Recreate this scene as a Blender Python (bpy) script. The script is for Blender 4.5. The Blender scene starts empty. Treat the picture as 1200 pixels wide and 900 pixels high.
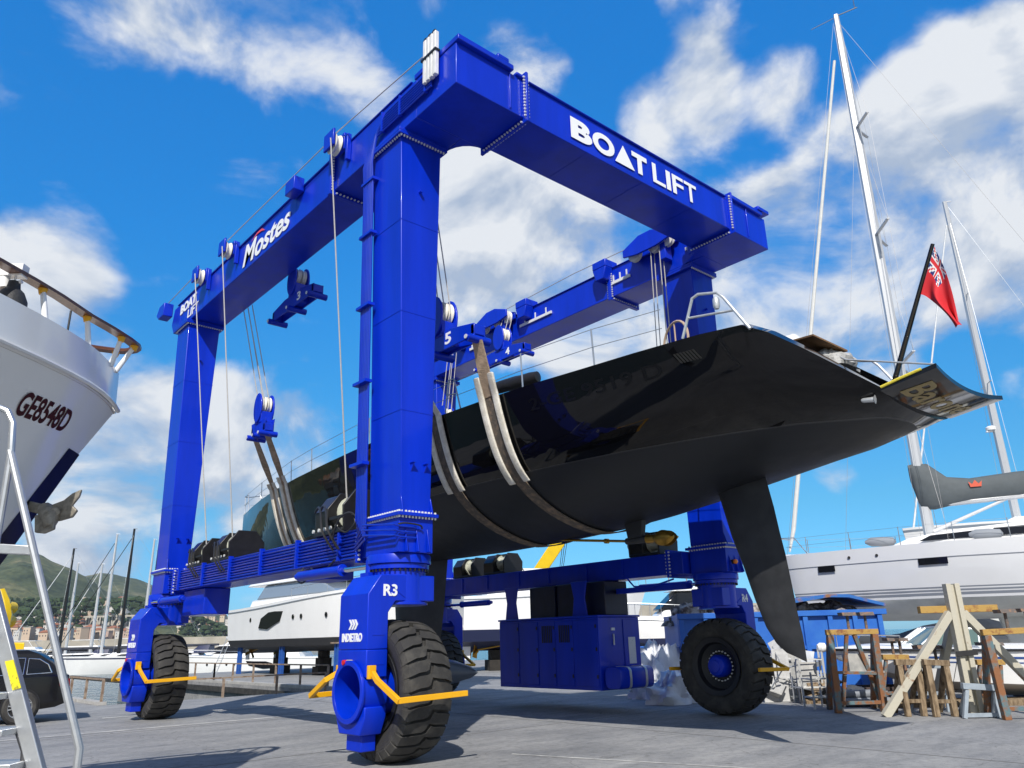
import bpy, bmesh, math, random
from mathutils import Vector as V, Matrix
random.seed(7)
S=bpy.context.scene
COL=S.collection
R=math.radians
# ------------------------------------------------------------------ camera
F=902.; PIT=R(18.30); ROLL=R(-1.45); YAW=R(41.08)
CAM=V((-6.243,-8.362,1.65))
FWD=V((math.sin(YAW),math.cos(YAW),0)); RT=V((math.cos(YAW),-math.sin(YAW),0)); UP=V((0,0,1))
cd=bpy.data.cameras.new('Camera'); cam=bpy.data.objects.new('Camera',cd); COL.objects.link(cam); S.camera=cam
cd.sensor_width=36; cd.lens=36*F/1200; cd.clip_start=.1; cd.clip_end=20000
f3=FWD*math.cos(PIT)+UP*math.sin(PIT); u3=-FWD*math.sin(PIT)+UP*math.cos(PIT)
e1=RT*math.cos(ROLL)+u3*math.sin(ROLL); e2=-RT*math.sin(ROLL)+u3*math.cos(ROLL)
m=Matrix((e1,e2,-f3)).transposed().to_4x4(); m.translation=CAM; cam.matrix_world=m
# survey helpers: where a sight line meets a plane of known place (the gantry's frame is the world frame)
def ray(px,py):
    x=px-600; y=py-450
    X_=(x*math.cos(ROLL)+y*math.sin(ROLL))/F; Y_=(-x*math.sin(ROLL)+y*math.cos(ROLL))/F
    return RT*X_+FWD*(math.cos(PIT)+math.sin(PIT)*Y_)+UP*(math.sin(PIT)-math.cos(PIT)*Y_)
def on(ax,val,px,py):
    r=ray(px,py); return CAM+r*((val-CAM[ax])/r[ax])
def PZ(px,py,z=0): return on(2,z,px,py)
def PX(px,py,x): return on(0,x,px,py)
def PY(px,py,y): return on(1,y,px,py)
def PD(px,py,d):
    r=ray(px,py); return CAM+r*(d/r.dot(FWD))
def rf(r,f,z=0): p=CAM+RT*r+FWD*f; return V((p.x,p.y,z))
# ------------------------------------------------------------------ world, sun, exposure
SUN=V((-1,-1.0,1.28)).normalized()
EL=math.asin(SUN.z)
w=bpy.data.worlds.new('World'); S.world=w; w.use_nodes=True
nt=w.node_tree; nt.nodes.clear(); N=nt.nodes; LK=nt.links
def nd(t,**k):
    n=N.new(t)
    for a,b in k.items(): setattr(n,a,b)
    return n
out=nd('ShaderNodeOutputWorld'); bg=nd('ShaderNodeBackground'); bg.inputs[1].default_value=.10
LK.new(bg.outputs[0],out.inputs[0])
sky=nd('ShaderNodeTexSky',sky_type='NISHITA',sun_disc=False); sky.sun_elevation=EL
sky.sun_rotation=math.atan2(SUN.x,SUN.y); sky.altitude=0; sky.air_density=1.0; sky.dust_density=.3; sky.ozone_density=2.5
tc=nd('ShaderNodeTexCoord')
sep=nd('ShaderNodeSeparateXYZ'); LK.new(tc.outputs['Generated'],sep.inputs[0])
def mth(op,a,b=None,c=None):
    n=nd('ShaderNodeMath',operation=op)
    for i,x in enumerate((a,b,c)):
        if x is None: continue
        if isinstance(x,(int,float)): n.inputs[i].default_value=x
        else: LK.new(x,n.inputs[i])
    return n.outputs[0]
tint=nd('ShaderNodeValToRGB'); LK.new(sep.outputs[2],tint.inputs[0])
TT=[(.0,(.40,.80,1.42)),(.15,(.36,.97,1.25)),(.31,(.22,1.18,1.68)),(.465,(.14,1.36,2.2)),(.70,(.13,1.62,2.75))]
while len(tint.color_ramp.elements)<5: tint.color_ramp.elements.new(.5)
for e_,(p_,c_) in zip(tint.color_ramp.elements,TT): e_.position=p_; e_.color=(c_[0]/3,c_[1]/3,c_[2]/3,1)
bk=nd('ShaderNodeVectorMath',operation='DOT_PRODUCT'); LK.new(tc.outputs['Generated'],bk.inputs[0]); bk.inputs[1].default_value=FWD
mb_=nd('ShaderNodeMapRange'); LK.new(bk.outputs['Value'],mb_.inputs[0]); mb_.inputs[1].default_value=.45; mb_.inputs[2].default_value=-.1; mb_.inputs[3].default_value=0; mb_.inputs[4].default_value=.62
# sunward sky behind the camera, unseen, made paler and less blue for warmer fill
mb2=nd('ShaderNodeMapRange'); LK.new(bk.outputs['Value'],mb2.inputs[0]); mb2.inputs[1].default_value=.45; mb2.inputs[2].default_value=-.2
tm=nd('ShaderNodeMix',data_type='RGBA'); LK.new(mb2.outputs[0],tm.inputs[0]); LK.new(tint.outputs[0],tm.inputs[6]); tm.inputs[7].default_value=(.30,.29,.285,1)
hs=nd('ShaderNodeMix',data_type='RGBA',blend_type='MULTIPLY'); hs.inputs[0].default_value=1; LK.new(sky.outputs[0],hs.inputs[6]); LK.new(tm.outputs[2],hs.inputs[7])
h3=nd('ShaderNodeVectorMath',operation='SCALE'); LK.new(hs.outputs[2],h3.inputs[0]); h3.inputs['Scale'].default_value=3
# clouds live on a flat layer: direction projected on it
zz=mth('ADD',mth('MAXIMUM',sep.outputs[2],0),.22)
cx=nd('ShaderNodeCombineXYZ'); LK.new(mth('DIVIDE',sep.outputs[0],zz),cx.inputs[0]); LK.new(mth('DIVIDE',sep.outputs[1],zz),cx.inputs[1]); LK.new(mth('MULTIPLY',sep.outputs[2],2.0),cx.inputs[2])
def noise(scale,detail,rough,vec,dist=0):
    n=nd('ShaderNodeTexNoise'); n.inputs['Scale'].default_value=scale; n.inputs['Detail'].default_value=detail; n.inputs['Roughness'].default_value=rough; n.inputs['Distortion'].default_value=dist
    LK.new(vec,n.inputs['Vector']); return n.outputs['Fac']
mpn=nd('ShaderNodeMapping'); mpn.inputs['Scale'].default_value=(1,1,1.5); LK.new(tc.outputs['Generated'],mpn.inputs[0])
n1=noise(5.5,11,.55,mpn.outputs[0],.35); n2=noise(13,6,.6,mpn.outputs[0],.2)
BLOBS=[(150,0,5,.62),(240,8,6,.80),(340,32,6.5,.86),(430,0,6,.75),(300,225,4.5,.68),(60,300,4.5,.62),(105,365,3.5,.45),(165,505,7,.92),(100,555,6,.85),(275,535,7,.95),(385,505,5,.85),(235,500,5,.55),
 (100,648,3.5,1.1),(185,645,3.5,.9),(450,130,4,.7),(620,85,4,.7),(560,200,6,1.1),(610,290,6.5,1.25),(550,345,6,1.15),(690,270,5,1.1),(645,370,6,1.1),(720,395,6,1.0),(790,120,5,.85),(870,95,5,.85),(950,110,4,.65),(740,150,3.5,.5),
 (930,300,6,.5),(1000,310,7,.6),(1080,270,6,.5),(980,270,7,1.3),(1060,215,7,1.35),(1140,150,7,1.4),(1190,90,5,1.2),(1080,120,3,.7),(880,330,8,1.3),(960,365,6.5,1.25),(1050,320,7,1.25),(1130,260,6,1.2),(1195,200,5,1.2),(840,400,5.5,1.1),(1180,330,3,.6),(980,552,1.8,.7),(1060,455,2.5,.6),(330,610,4,.7),(1040,20,4,.4),(820,0,3,.6),(1185,360,3,.6),(-120,400,10,.8),(1400,300,13,1.0)]
acc=None
for (px,py,rd,wt) in BLOBS:
    d=ray(px,py).normalized()
    vm=nd('ShaderNodeVectorMath',operation='DOT_PRODUCT'); LK.new(tc.outputs['Generated'],vm.inputs[0]); vm.inputs[1].default_value=d
    mr=nd('ShaderNodeMapRange',interpolation_type='SMOOTHSTEP'); LK.new(vm.outputs['Value'],mr.inputs[0])
    mr.inputs[1].default_value=math.cos(R(rd*1.15)); mr.inputs[2].default_value=1-(1-math.cos(R(rd)))*.05; mr.inputs[3].default_value=0; mr.inputs[4].default_value=wt
    acc=mr.outputs[0] if acc is None else mth('ADD',acc,mr.outputs[0])
# behind the camera: scattered fair-weather clouds
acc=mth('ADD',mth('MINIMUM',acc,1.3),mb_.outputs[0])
dens=mth('ADD',mth('MULTIPLY',acc,.66),mth('MULTIPLY',mth('SUBTRACT',n1,.5),2.5))
dens=mth('ADD',dens,mth('MULTIPLY',mth('SUBTRACT',n2,.5),.55))
mr=nd('ShaderNodeMapRange',interpolation_type='SMOOTHSTEP'); LK.new(dens,mr.inputs[0]); mr.inputs[1].default_value=.25; mr.inputs[2].default_value=.92; mr.inputs[4].default_value=.97
# relief: the side towards the sun against the side away from it
of=nd('ShaderNodeVectorMath',operation='ADD'); LK.new(mpn.outputs[0],of.inputs[0]); of.inputs[1].default_value=(-.02,-.02,.055)
n3=noise(5.5,5,.55,of.outputs[0],.35)
relief=mth('ADD',mth('MULTIPLY',mth('SUBTRACT',n1,n3),2.6),mth('MULTIPLY',dens,.38))
# thicker clouds whiter, thin veils greyer
cr=nd('ShaderNodeValToRGB'); LK.new(relief,cr.inputs[0])
cr.color_ramp.elements[0].position=-.0; cr.color_ramp.elements[0].color=(4.3,5.2,6.7,1)
cr.color_ramp.elements[1].position=.52; cr.color_ramp.elements[1].color=(8.3,8.6,9.0,1)
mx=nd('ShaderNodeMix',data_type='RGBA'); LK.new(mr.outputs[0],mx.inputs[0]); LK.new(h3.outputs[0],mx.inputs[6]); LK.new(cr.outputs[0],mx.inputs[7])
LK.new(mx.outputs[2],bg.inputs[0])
sd=bpy.data.lights.new('Sun','SUN'); sd.energy=5.0; sd.angle=R(.5); sd.color=(1,.955,.89)
so=bpy.data.objects.new('Sun',sd); COL.objects.link(so); so.rotation_euler=SUN.to_track_quat('Z','Y').to_euler()
S.view_settings.view_transform='Standard'; S.view_settings.look='None'; S.view_settings.exposure=0; S.view_settings.gamma=1
S.render.engine='CYCLES'
# ------------------------------------------------------------------ materials
MATS={}
def mat(name,col,rough=.5,metal=0.,coat=0.,var=.0,vscale=3.,bump=0.,bscale=40.,col2=None,thr=(.45,.6),alpha=1.,spec=.5,trans=0.,stretch=(1,1,1),rvar=0.):
    """procedural paint/metal/stone: a base colour, a second colour through noise (wear, dirt with its own shape), a fine bump"""
    if name in MATS: return MATS[name]
    m=bpy.data.materials.new(name); m.use_nodes=True; MATS[name]=m
    t=m.node_tree; b=t.nodes['Principled BSDF']
    b.inputs['Base Color'].default_value=(*col,1); b.inputs['Roughness'].default_value=rough; b.inputs['Metallic'].default_value=metal
    b.inputs['Coat Weight'].default_value=coat; b.inputs['Coat Roughness'].default_value=.06; b.inputs['Specular IOR Level'].default_value=spec
    if trans: b.inputs['Transmission Weight'].default_value=trans
    tcn=t.nodes.new('ShaderNodeTexCoord'); mp=t.nodes.new('ShaderNodeMapping'); mp.inputs['Scale'].default_value=stretch
    t.links.new(tcn.outputs['Object'],mp.inputs[0])
    if col2 or var:
        n=t.nodes.new('ShaderNodeTexNoise'); n.inputs['Scale'].default_value=vscale; n.inputs['Detail'].default_value=7; n.inputs['Roughness'].default_value=.62
        t.links.new(mp.outputs[0],n.inputs['Vector'])
        r=t.nodes.new('ShaderNodeValToRGB'); t.links.new(n.outputs['Fac'],r.inputs[0])
        if col2 is None:
            a=[max(0,c*(1-var)) for c in col]; c2=[min(1,c*(1+var)) for c in col]; r.color_ramp.elements[0].position=.3; r.color_ramp.elements[1].position=.7
        else: a,c2=col,col2; r.color_ramp.elements[0].position=thr[0]; r.color_ramp.elements[1].position=thr[1]
        r.color_ramp.elements[0].color=(*a,1); r.color_ramp.elements[1].color=(*c2,1)
        t.links.new(r.outputs[0],b.inputs['Base Color'])
        if rvar:
            q=t.nodes.new('ShaderNodeMapRange'); t.links.new(n.outputs['Fac'],q.inputs[0]); q.inputs[1].default_value=.3;q.inputs[2].default_value=.7;q.inputs[3].default_value=rough-rvar;q.inputs[4].default_value=rough+rvar
            t.links.new(q.outputs[0],b.inputs['Roughness'])
    if bump:
        n=t.nodes.new('ShaderNodeTexNoise'); n.inputs['Scale'].default_value=bscale; n.inputs['Detail'].default_value=4
        t.links.new(mp.outputs[0],n.inputs['Vector'])
        bp=t.nodes.new('ShaderNodeBump'); bp.inputs['Strength'].default_value=bump; bp.inputs['Distance'].default_value=.02
        t.links.new(n.outputs['Fac'],bp.inputs['Height']); t.links.new(bp.outputs[0],b.inputs['Normal'])
    return m
BLUE=mat('gantry_blue_paint',(.0004,.027,.52),.34,coat=.15,var=.17,stretch=(1,1,.12),spec=.35,vscale=2.2,bump=.035,bscale=1.1,rvar=.05)
BLUEP=mat('blue_pipe_paint',(.001,.028,.44),.35,coat=.2,var=.1)
STEEL=mat('bare_steel',(.55,.56,.57),.35,metal=.9,var=.15)
GALV=mat('galvanised',(.62,.64,.65),.42,metal=.6,var=.12,vscale=12)
CHROME=mat('chrome_rod',(.8,.8,.82),.12,metal=1)
BOLT=mat('zinc_bolts',(.75,.76,.74),.4,metal=.3)
WHITEL=mat('white_lettering',(.85,.86,.87),.5)
WHITE=mat('white_gelcoat',(.88,.88,.87),.18,coat=.4,var=.03,vscale=1.2)
BLACKP=mat('black_paint',(.012,.012,.014),.4,var=.3,vscale=8)
RUBBER=mat('tyre_rubber',(.030,.029,.028),.75,var=.0,col2=(.085,.08,.07),vscale=4,thr=(.45,.8),bump=.25,bscale=60)
RIM=mat('wheel_rim_black',(.015,.016,.02),.45)
YEL=mat('safety_yellow',(.83,.42,.008),.4,var=.06)
HOSE=mat('black_hose',(.02,.02,.022),.5)
ROPE=mat('wire_rope',(.52,.50,.47),.5,metal=.3,var=.2,vscale=60)
DRUM=mat('rope_drum',(.55,.56,.46),.5,bump=.6,bscale=30,stretch=(.1,6,.1))
ORANGE=mat('beacon_orange',(.85,.22,.01),.25,coat=.5)
# ------------------------------------------------------------------ mesh builder
INV={}
class MB:
    def __init__(s): s.v=[]; s.f=[]
    def pts(s,P): 
        i=len(s.v); s.v+= [V(p) for p in P]; return i
    def face(s,P): i=s.pts(P); s.f.append(tuple(range(i,i+len(P)))); return s
    def hexa(s,P):   # 4 bottom, 4 top, same order
        i=s.pts(P)
        for q in ((3,2,1,0),(4,5,6,7),(0,1,5,4),(1,2,6,5),(2,3,7,6),(3,0,4,7)): s.f.append(tuple(i+k for k in q))
        return s
    def box(s,a,b):
        (x0,y0,z0),(x1,y1,z1)=[min(p,q) for p,q in zip(a,b)],[max(p,q) for p,q in zip(a,b)]
        return s.hexa([(x0,y0,z0),(x1,y0,z0),(x1,y1,z0),(x0,y1,z0),(x0,y0,z1),(x1,y0,z1),(x1,y1,z1),(x0,y1,z1)])
    def obox(s,c,ax,ay,az):   # centre, three half-axis vectors
        c,ax,ay,az=V(c),V(ax),V(ay),V(az)
        return s.hexa([c-ax-ay-az,c+ax-ay-az,c+ax+ay-az,c-ax+ay-az,c-ax-ay+az,c+ax-ay+az,c+ax+ay+az,c-ax+ay+az])
    def bar(s,p0,p1,wd,ht,up=(0,0,1)):  # rectangular bar between points
        p0,p1=V(p0),V(p1); d=(p1-p0).normalized(); sd_=d.cross(V(up))
        if sd_.length<1e-4: sd_=d.cross(V((1,0,0)))
        sd_.normalize(); u=sd_.cross(d)
        return s.obox((p0+p1)/2,(p1-p0)/2,sd_*wd/2,u*ht/2)
    def prism(s,poly,vec):
        n=len(poly); vec=V(vec); i=s.pts(poly); j=s.pts([V(p)+vec for p in poly])
        s.f.append(tuple(range(i+n-1,i-1,-1))); s.f.append(tuple(range(j,j+n)))
        for k in range(n): l=(k+1)%n; s.f.append((i+k,i+l,j+l,j+k))
        return s
    def loft(s,rings,closed=True,caps=True):
        n=len(rings[0]); idx=[s.pts(r) for r in rings]
        for a,b in zip(idx,idx[1:]):
            for k in range(n if closed else n-1):
                l=(k+1)%n; s.f.append((a+k,a+l,b+l,b+k))
        if caps and closed:
            s.f.append(tuple(range(idx[0]+n-1,idx[0]-1,-1))); s.f.append(tuple(range(idx[-1],idx[-1]+n)))
        return s
    def cyl(s,p0,p1,r0,r1=None,n=14,caps=True):
        p0,p1=V(p0),V(p1); r1=r0 if r1 is None else r1
        d=(p1-p0).normalized(); a=d.orthogonal().normalized(); b=d.cross(a)
        rg=lambda p,r:[p+(a*math.cos(t)+b*math.sin(t))*r for t in [2*math.pi*k/n for k in range(n)]]
        return s.loft([rg(p0,r0),rg(p1,r1)],True,caps)
    def tube(s,P,r,n=8,caps=True):
        P=[V(p) for p in P]; rings=[]; a=None
        for i,p in enumerate(P):
            d=((P[min(i+1,len(P)-1)]-P[i]).normalized()+(P[i]-P[max(i-1,0)]).normalized())
            d=d.normalized() if d.length>1e-6 else (P[-1]-P[0]).normalized()
            if a is None: a=d.orthogonal().normalized()
            else:
                a=a-d*a.dot(d); a=a.normalized() if a.length>1e-6 else d.orthogonal().normalized()
            b=d.cross(a); rr=r[i] if isinstance(r,(list,tuple)) else r
            rings.append([p+(a*math.cos(t)+b*math.sin(t))*rr for t in [2*math.pi*k/n for k in range(n)]])
        return s.loft(rings,True,caps)
    def lathe(s,prof,org,axis,n=32,closed=False):  # prof (radius, along)
        org,d=V(org),V(axis).normalized(); a=d.orthogonal().normalized(); b=d.cross(a)
        rings=[[org+d*t+(a*math.cos(q)+b*math.sin(q))*max(r,1e-4) for q in [2*math.pi*k/n for k in range(n)]] for r,t in prof]
        if closed or prof[0]==prof[-1]:
            closed=True
            if prof[0]!=prof[-1]: rings.append(rings[0])
        return s.loft(rings,True,not closed)
    def sphere(s,c,r,n=12,sc=(1,1,1)):
        c=V(c); rings=[]
        for i in range(n//2+1):
            t=math.pi*i/(n//2); q=max(math.sin(t),1e-3)
            rings.append([c+V((math.cos(2*math.pi*k/n)*q*r*sc[0],math.sin(2*math.pi*k/n)*q*r*sc[1],-math.cos(t)*r*sc[2])) for k in range(n)])
        return s.loft(rings)
    def ribbon(s,P,wv,th,nv=None):  # strap: path, half-width vectors, thickness vectors
        A=[];
        for i,p in enumerate(P):
            p=V(p); w_=V(wv[i]) if isinstance(wv,list) else V(wv); t_=V(th[i]) if isinstance(th,list) else V(th)
            A.append([p-w_,p+w_,p+w_+t_,p-w_+t_])
        return s.loft(A)
    def addmesh(s,me,M):
        i=len(s.v); s.v+=[M@v.co for v in me.vertices]; s.f+=[tuple(i+k for k in p.vertices) for p in me.polygons]; return s
    def comps(s):
        p=list(range(len(s.v)))
        def fd(a):
            while p[a]!=a: p[a]=p[p[a]]; a=p[a]
            return a
        for f in s.f:
            for k in f[1:]: p[fd(k)]=fd(f[0])
        g={}
        for f in s.f: g.setdefault(fd(f[0]),[]).append(f)
        return list(g.values())
    def build_each(s,name,m,parent=None,**k):
        r=[]
        for fs in s.comps():
            ids=sorted({i for f in fs for i in f}); mp={a:b for b,a in enumerate(ids)}
            q=MB(); q.v=[s.v[i] for i in ids]; q.f=[tuple(mp[i] for i in f) for f in fs]; r.append(q.build(name,m,parent,**k))
        return r
    def build(s,name,m,parent=None,local=False,bevel=0.,ang=35,loc=None,fix=True):
        Mi=Matrix()
        if parent is not None and not local: Mi=INV[parent.name]
        if loc is not None: Mi=Matrix.Translation(-V(loc))
        me=bpy.data.meshes.new(name); me.from_pydata([Mi@p for p in s.v],[],s.f)
        if fix:
            bm=bmesh.new(); bm.from_mesh(me); bmesh.ops.recalc_face_normals(bm,faces=bm.faces); bm.to_mesh(me); bm.free()
        for p in me.polygons: p.use_smooth=True
        me.set_sharp_from_angle(angle=R(ang))
        for q in (m if isinstance(m,(list,tuple)) else [m]): me.materials.append(q)
        o=bpy.data.objects.new(name,me); COL.objects.link(o)
        if parent is not None: o.parent=parent; INV[o.name]=INV[parent.name]
        else: INV[o.name]=Matrix.Translation(-V(loc)) if loc is not None else Matrix()
        if loc is not None: o.location=loc
        if bevel:
            b=o.modifiers.new('bevel','BEVEL'); b.width=bevel; b.segments=2; b.limit_method='ANGLE'; b.angle_limit=R(40)
        return o
def tag(o,label=None,cat=None,group=None,kind=None):
    if label: o['label']=label
    if cat: o['category']=cat
    if group: o['group']=group
    if kind: o['kind']=kind
    return o
def thing(name,label,cat,loc=(0,0,0),rz=0.,group=None):
    o=bpy.data.objects.new(name,None); COL.objects.link(o); o.location=loc; o.rotation_euler=(0,0,rz); o.empty_display_size=.2
    M=Matrix.Translation(loc)@Matrix.Rotation(rz,4,'Z'); INV[o.name]=M.inverted(); return tag(o,label,cat,group)
def copy_tree(o,parent=None):
    c=o.copy(); COL.objects.link(c); INV[c.name]=INV[o.name]
    if parent is not None: c.parent=parent
    for ch in list(o.children): copy_tree(ch,c)
    return c
def text_mesh(s_,bold=0.,shear=0.,space=1.,ext=.01):
    c=bpy.data.curves.new('t','FONT'); c.body=s_; c.size=1; c.offset=bold; c.shear=shear; c.space_character=space; c.extrude=ext; c.resolution_u=6
    o=bpy.data.objects.new('t',c); COL.objects.link(o); bpy.context.view_layer.update()
    me=bpy.data.meshes.new_from_object(o); bpy.data.objects.remove(o); bpy.data.curves.remove(c); return me
def text_fit(mb,s_,bl,br,tl,bold=0.,shear=0.,space=1.,ext=.004):
    """lettering whose outline fills the rectangle given by three of its corners"""
    me=text_mesh(s_,bold,shear,space,.01); xs=[v.co.x for v in me.vertices]; ys=[v.co.y for v in me.vertices]
    x0,x1,y0,y1=min(xs),max(xs),min(ys),max(ys); bl,br,tl=V(bl),V(br),V(tl); ex=(br-bl)/(x1-x0); ey=(tl-bl)/(y1-y0); n=ex.cross(ey).normalized()*ext/.01
    M=Matrix((ex,ey,n)).transposed().to_4x4(); M.translation=bl-ex*x0-ey*y0; mb.addmesh(me,M); return mb
def arc(c,r,a0,a1,n,ex,ey):
    c,ex,ey=V(c),V(ex),V(ey); return [c+(ex*math.cos(R(a0+(a1-a0)*k/n))+ey*math.sin(R(a0+(a1-a0)*k/n)))*r for k in range(n+1)]

def smooth(P,n=6):
    P=[V(p) for p in P]; Q=[P[0]]+P+[P[-1]]; out=[]
    for a,b,c,d in zip(Q,Q[1:],Q[2:],Q[3:]):
        for k in range(n):
            t=k/n; out.append(.5*((2*b)+(-a+c)*t+(2*a-5*b+4*c-d)*t*t+(-a+3*b-3*c+d)*t*t*t))
    return out+[P[-1]]
# ------------------------------------------------------------------ ground, quay, sea
def ground_mat():
    m=bpy.data.materials.new('worn_concrete'); m.use_nodes=True; t=m.node_tree; b=t.nodes['Principled BSDF']; L=t.links
    tc=t.nodes.new('ShaderNodeTexCoord')
    def nz(sc,det,ro,st=(1,1,1),rot=0):
        mp=t.nodes.new('ShaderNodeMapping'); mp.inputs['Scale'].default_value=st; mp.inputs['Rotation'].default_value=(0,0,rot); L.new(tc.outputs['Object'],mp.inputs[0])
        n=t.nodes.new('ShaderNodeTexNoise'); n.inputs['Scale'].default_value=sc; n.inputs['Detail'].default_value=det; n.inputs['Roughness'].default_value=ro; L.new(mp.outputs[0],n.inputs['Vector']); return n.outputs['Fac']
    def ramp(f,p0,c0,p1,c1):
        r=t.nodes.new('ShaderNodeValToRGB'); r.color_ramp.elements[0].position=p0; r.color_ramp.elements[0].color=(*c0,1); r.color_ramp.elements[1].position=p1; r.color_ramp.elements[1].color=(*c1,1); L.new(f,r.inputs[0]); return r.outputs[0]
    def mul(a,b2,f=1.,mode='MULTIPLY'):
        x=t.nodes.new('ShaderNodeMix'); x.data_type='RGBA'; x.blend_type=mode; x.inputs[0].default_value=f; L.new(a,x.inputs[6]); L.new(b2,x.inputs[7]); return x.outputs[2]
    c=ramp(nz(.35,8,.65),.3,(.26,.263,.267),.72,(.365,.365,.36))
    c=mul(c,ramp(nz(1.7,7,.7,(.35,1,1),.5),.35,(.74,.75,.77),.62,(1.05,1.04,1.03)))   # streaks left by tyres
    c=mul(c,ramp(nz(9,5,.7),.33,(.78,.78,.78),.55,(1.03,1.03,1.03)))
    c=mul(c,ramp(nz(70,3,.6),.3,(.82,.82,.82),.6,(1.06,1.06,1.06)))
    v=t.nodes.new('ShaderNodeTexVoronoi'); v.inputs['Scale'].default_value=1.3; L.new(tc.outputs['Object'],v.inputs['Vector'])
    c=mul(c,ramp(v.outputs['Distance'],.03,(.45,.43,.42),.10,(1,1,1)),.6)              # oil drips
    vc=t.nodes.new('ShaderNodeTexVoronoi'); vc.feature='DISTANCE_TO_EDGE'; vc.inputs['Scale'].default_value=.33
    wv=t.nodes.new('ShaderNodeMix'); wv.data_type='RGBA'; wv.inputs[0].default_value=.12; L.new(tc.outputs['Object'],wv.inputs[6])
    nw=t.nodes.new('ShaderNodeTexNoise'); nw.inputs['Scale'].default_value=1.4; nw.inputs['Detail'].default_value=6; L.new(tc.outputs['Object'],nw.inputs['Vector']); L.new(nw.outputs['Color'],wv.inputs[7]); 
    ad=t.nodes.new('ShaderNodeVectorMath'); ad.operation='MULTIPLY_ADD'; L.new(nw.outputs['Color'],ad.inputs[0]); ad.inputs[1].default_value=(1.2,1.2,0); L.new(tc.outputs['Object'],ad.inputs[2]); L.new(ad.outputs[0],vc.inputs['Vector'])
    c=mul(c,ramp(vc.outputs['Distance'],.0012,(.5,.49,.48),.004,(1,1,1)),.7)
    c=mul(c,ramp(nz(.16,4,.55),.36,(.72,.73,.75),.42,(1,1,1)),.8)                      # old damp patches
    c=mul(c,ramp(nz(.55,6,.7),.62,(1,1,1),.72,(1.28,1.28,1.26)))                       # pale worn places
    L.new(c,b.inputs['Base Color']); b.inputs['Roughness'].default_value=.82; b.inputs['Specular IOR Level'].default_value=.25
    bp=t.nodes.new('ShaderNodeBump'); bp.inputs['Strength'].default_value=.35; bp.inputs['Distance'].default_value=.01; L.new(nz(45,5,.7),bp.inputs['Height']); L.new(bp.outputs[0],b.inputs['Normal'])
    return m
CONC=ground_mat()
land=[(-14,-80),(160,-80),(160,46),(8.45,46),(8.45,19.35),(.95,19.35),(.95,26),(-14,26)]
tag(MB().prism([(x,y,-3) for x,y in land],(0,0,3)).build('ground',CONC),kind='structure')
def water_mat():
    m=bpy.data.materials.new('harbour_water'); m.use_nodes=True; t=m.node_tree; b=t.nodes['Principled BSDF']; L=t.links
    b.inputs['Base Color'].default_value=(.03,.075,.09,1); b.inputs['Roughness'].default_value=.10; b.inputs['IOR'].default_value=1.33
    tc=t.nodes.new('ShaderNodeTexCoord'); mp=t.nodes.new('ShaderNodeMapping'); mp.inputs['Scale'].default_value=(1.6,.7,1); L.new(tc.outputs['Object'],mp.inputs[0])
    n=t.nodes.new('ShaderNodeTexNoise'); n.inputs['Scale'].default_value=1.1; n.inputs['Detail'].default_value=5; L.new(mp.outputs[0],n.inputs['Vector'])
    bp=t.nodes.new('ShaderNodeBump'); bp.inputs['Strength'].default_value=1.; bp.inputs['Distance'].default_value=.5; L.new(n.outputs['Fac'],bp.inputs['Height']); L.new(bp.outputs[0],b.inputs['Normal'])
    return m
WATER=water_mat()
tag(MB().face([(-9000,-9000,-1.4),(9000,-9000,-1.4),(9000,9000,-1.4),(-9000,9000,-1.4)]).build('sea',WATER),kind='structure')
JOINT=mat('joint_tar',(.17,.17,.17),.9); PAINTL=mat('faded_road_paint',(.36,.36,.36),.8,col2=(.62,.62,.60),vscale=2.2,thr=(.4,.62))
jb=MB()
for y in (3.9,10.0):  jb.box((-13.9,y-.006,.002),(60,y+.006,.005))
for x in (-7.4,5.6): 
    for y0,y1 in ((-20,3.87),(3.93,9.97),(10.03,19.3)): jb.box((x-.006,y0,.002),(x+.006,y1,.005))
tag(jb.build('pavement_joints',JOINT),kind='structure')
lb=MB()
a,b=PZ(-40,872),PZ(480,827); lb.bar(V((a.x,a.y,.007)),V((b.x,b.y,.007)),.13,.004)
a,b=PZ(120,842),PZ(300,829); lb.bar(V((a.x,a.y,.007)),V((b.x,b.y,.007)),.12,.004)
a,b=PZ(600,884),PZ(950,905); lb.bar(V((a.x,a.y,.007)),V((b.x,b.y,.007)),.03,.004)
tag(lb.build('painted_line',PAINTL),kind='structure')
# quay edge coping and dark rubber fenders on the slip wall
qb=MB(); qb.box((.70,19.36,.004),(.95,25.9,.10)); qb.box((8.45,19.36,.004),(8.75,45.9,.12))
tag(qb.build('quay_coping',mat('coping_concrete',(.40,.39,.37),.85,var=.2,vscale=4,bump=.3)),kind='structure')
# ------------------------------------------------------------------ the boat lift
LIFT=thing('boat_lift','huge blue four-legged boat lift gantry carrying the black yacht over the yard','boat lift',(4.64,7.4,0))
ZB,ZT,W,LN=10.325,11.14,9.284,13.8
TU=[(.45,2.12),(8.80,2.12),(.45,12.9),(8.80,12.9)]
def bolts(mb,p0,p1,n,nrm,r=.022,h=.03):
    p0,p1,nrm=V(p0),V(p1),V(nrm)
    for k in range(n):
        p=p0.lerp(p1,k/(n-1)); mb.cyl(p,p+nrm*h,r,r*.8,6)
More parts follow.
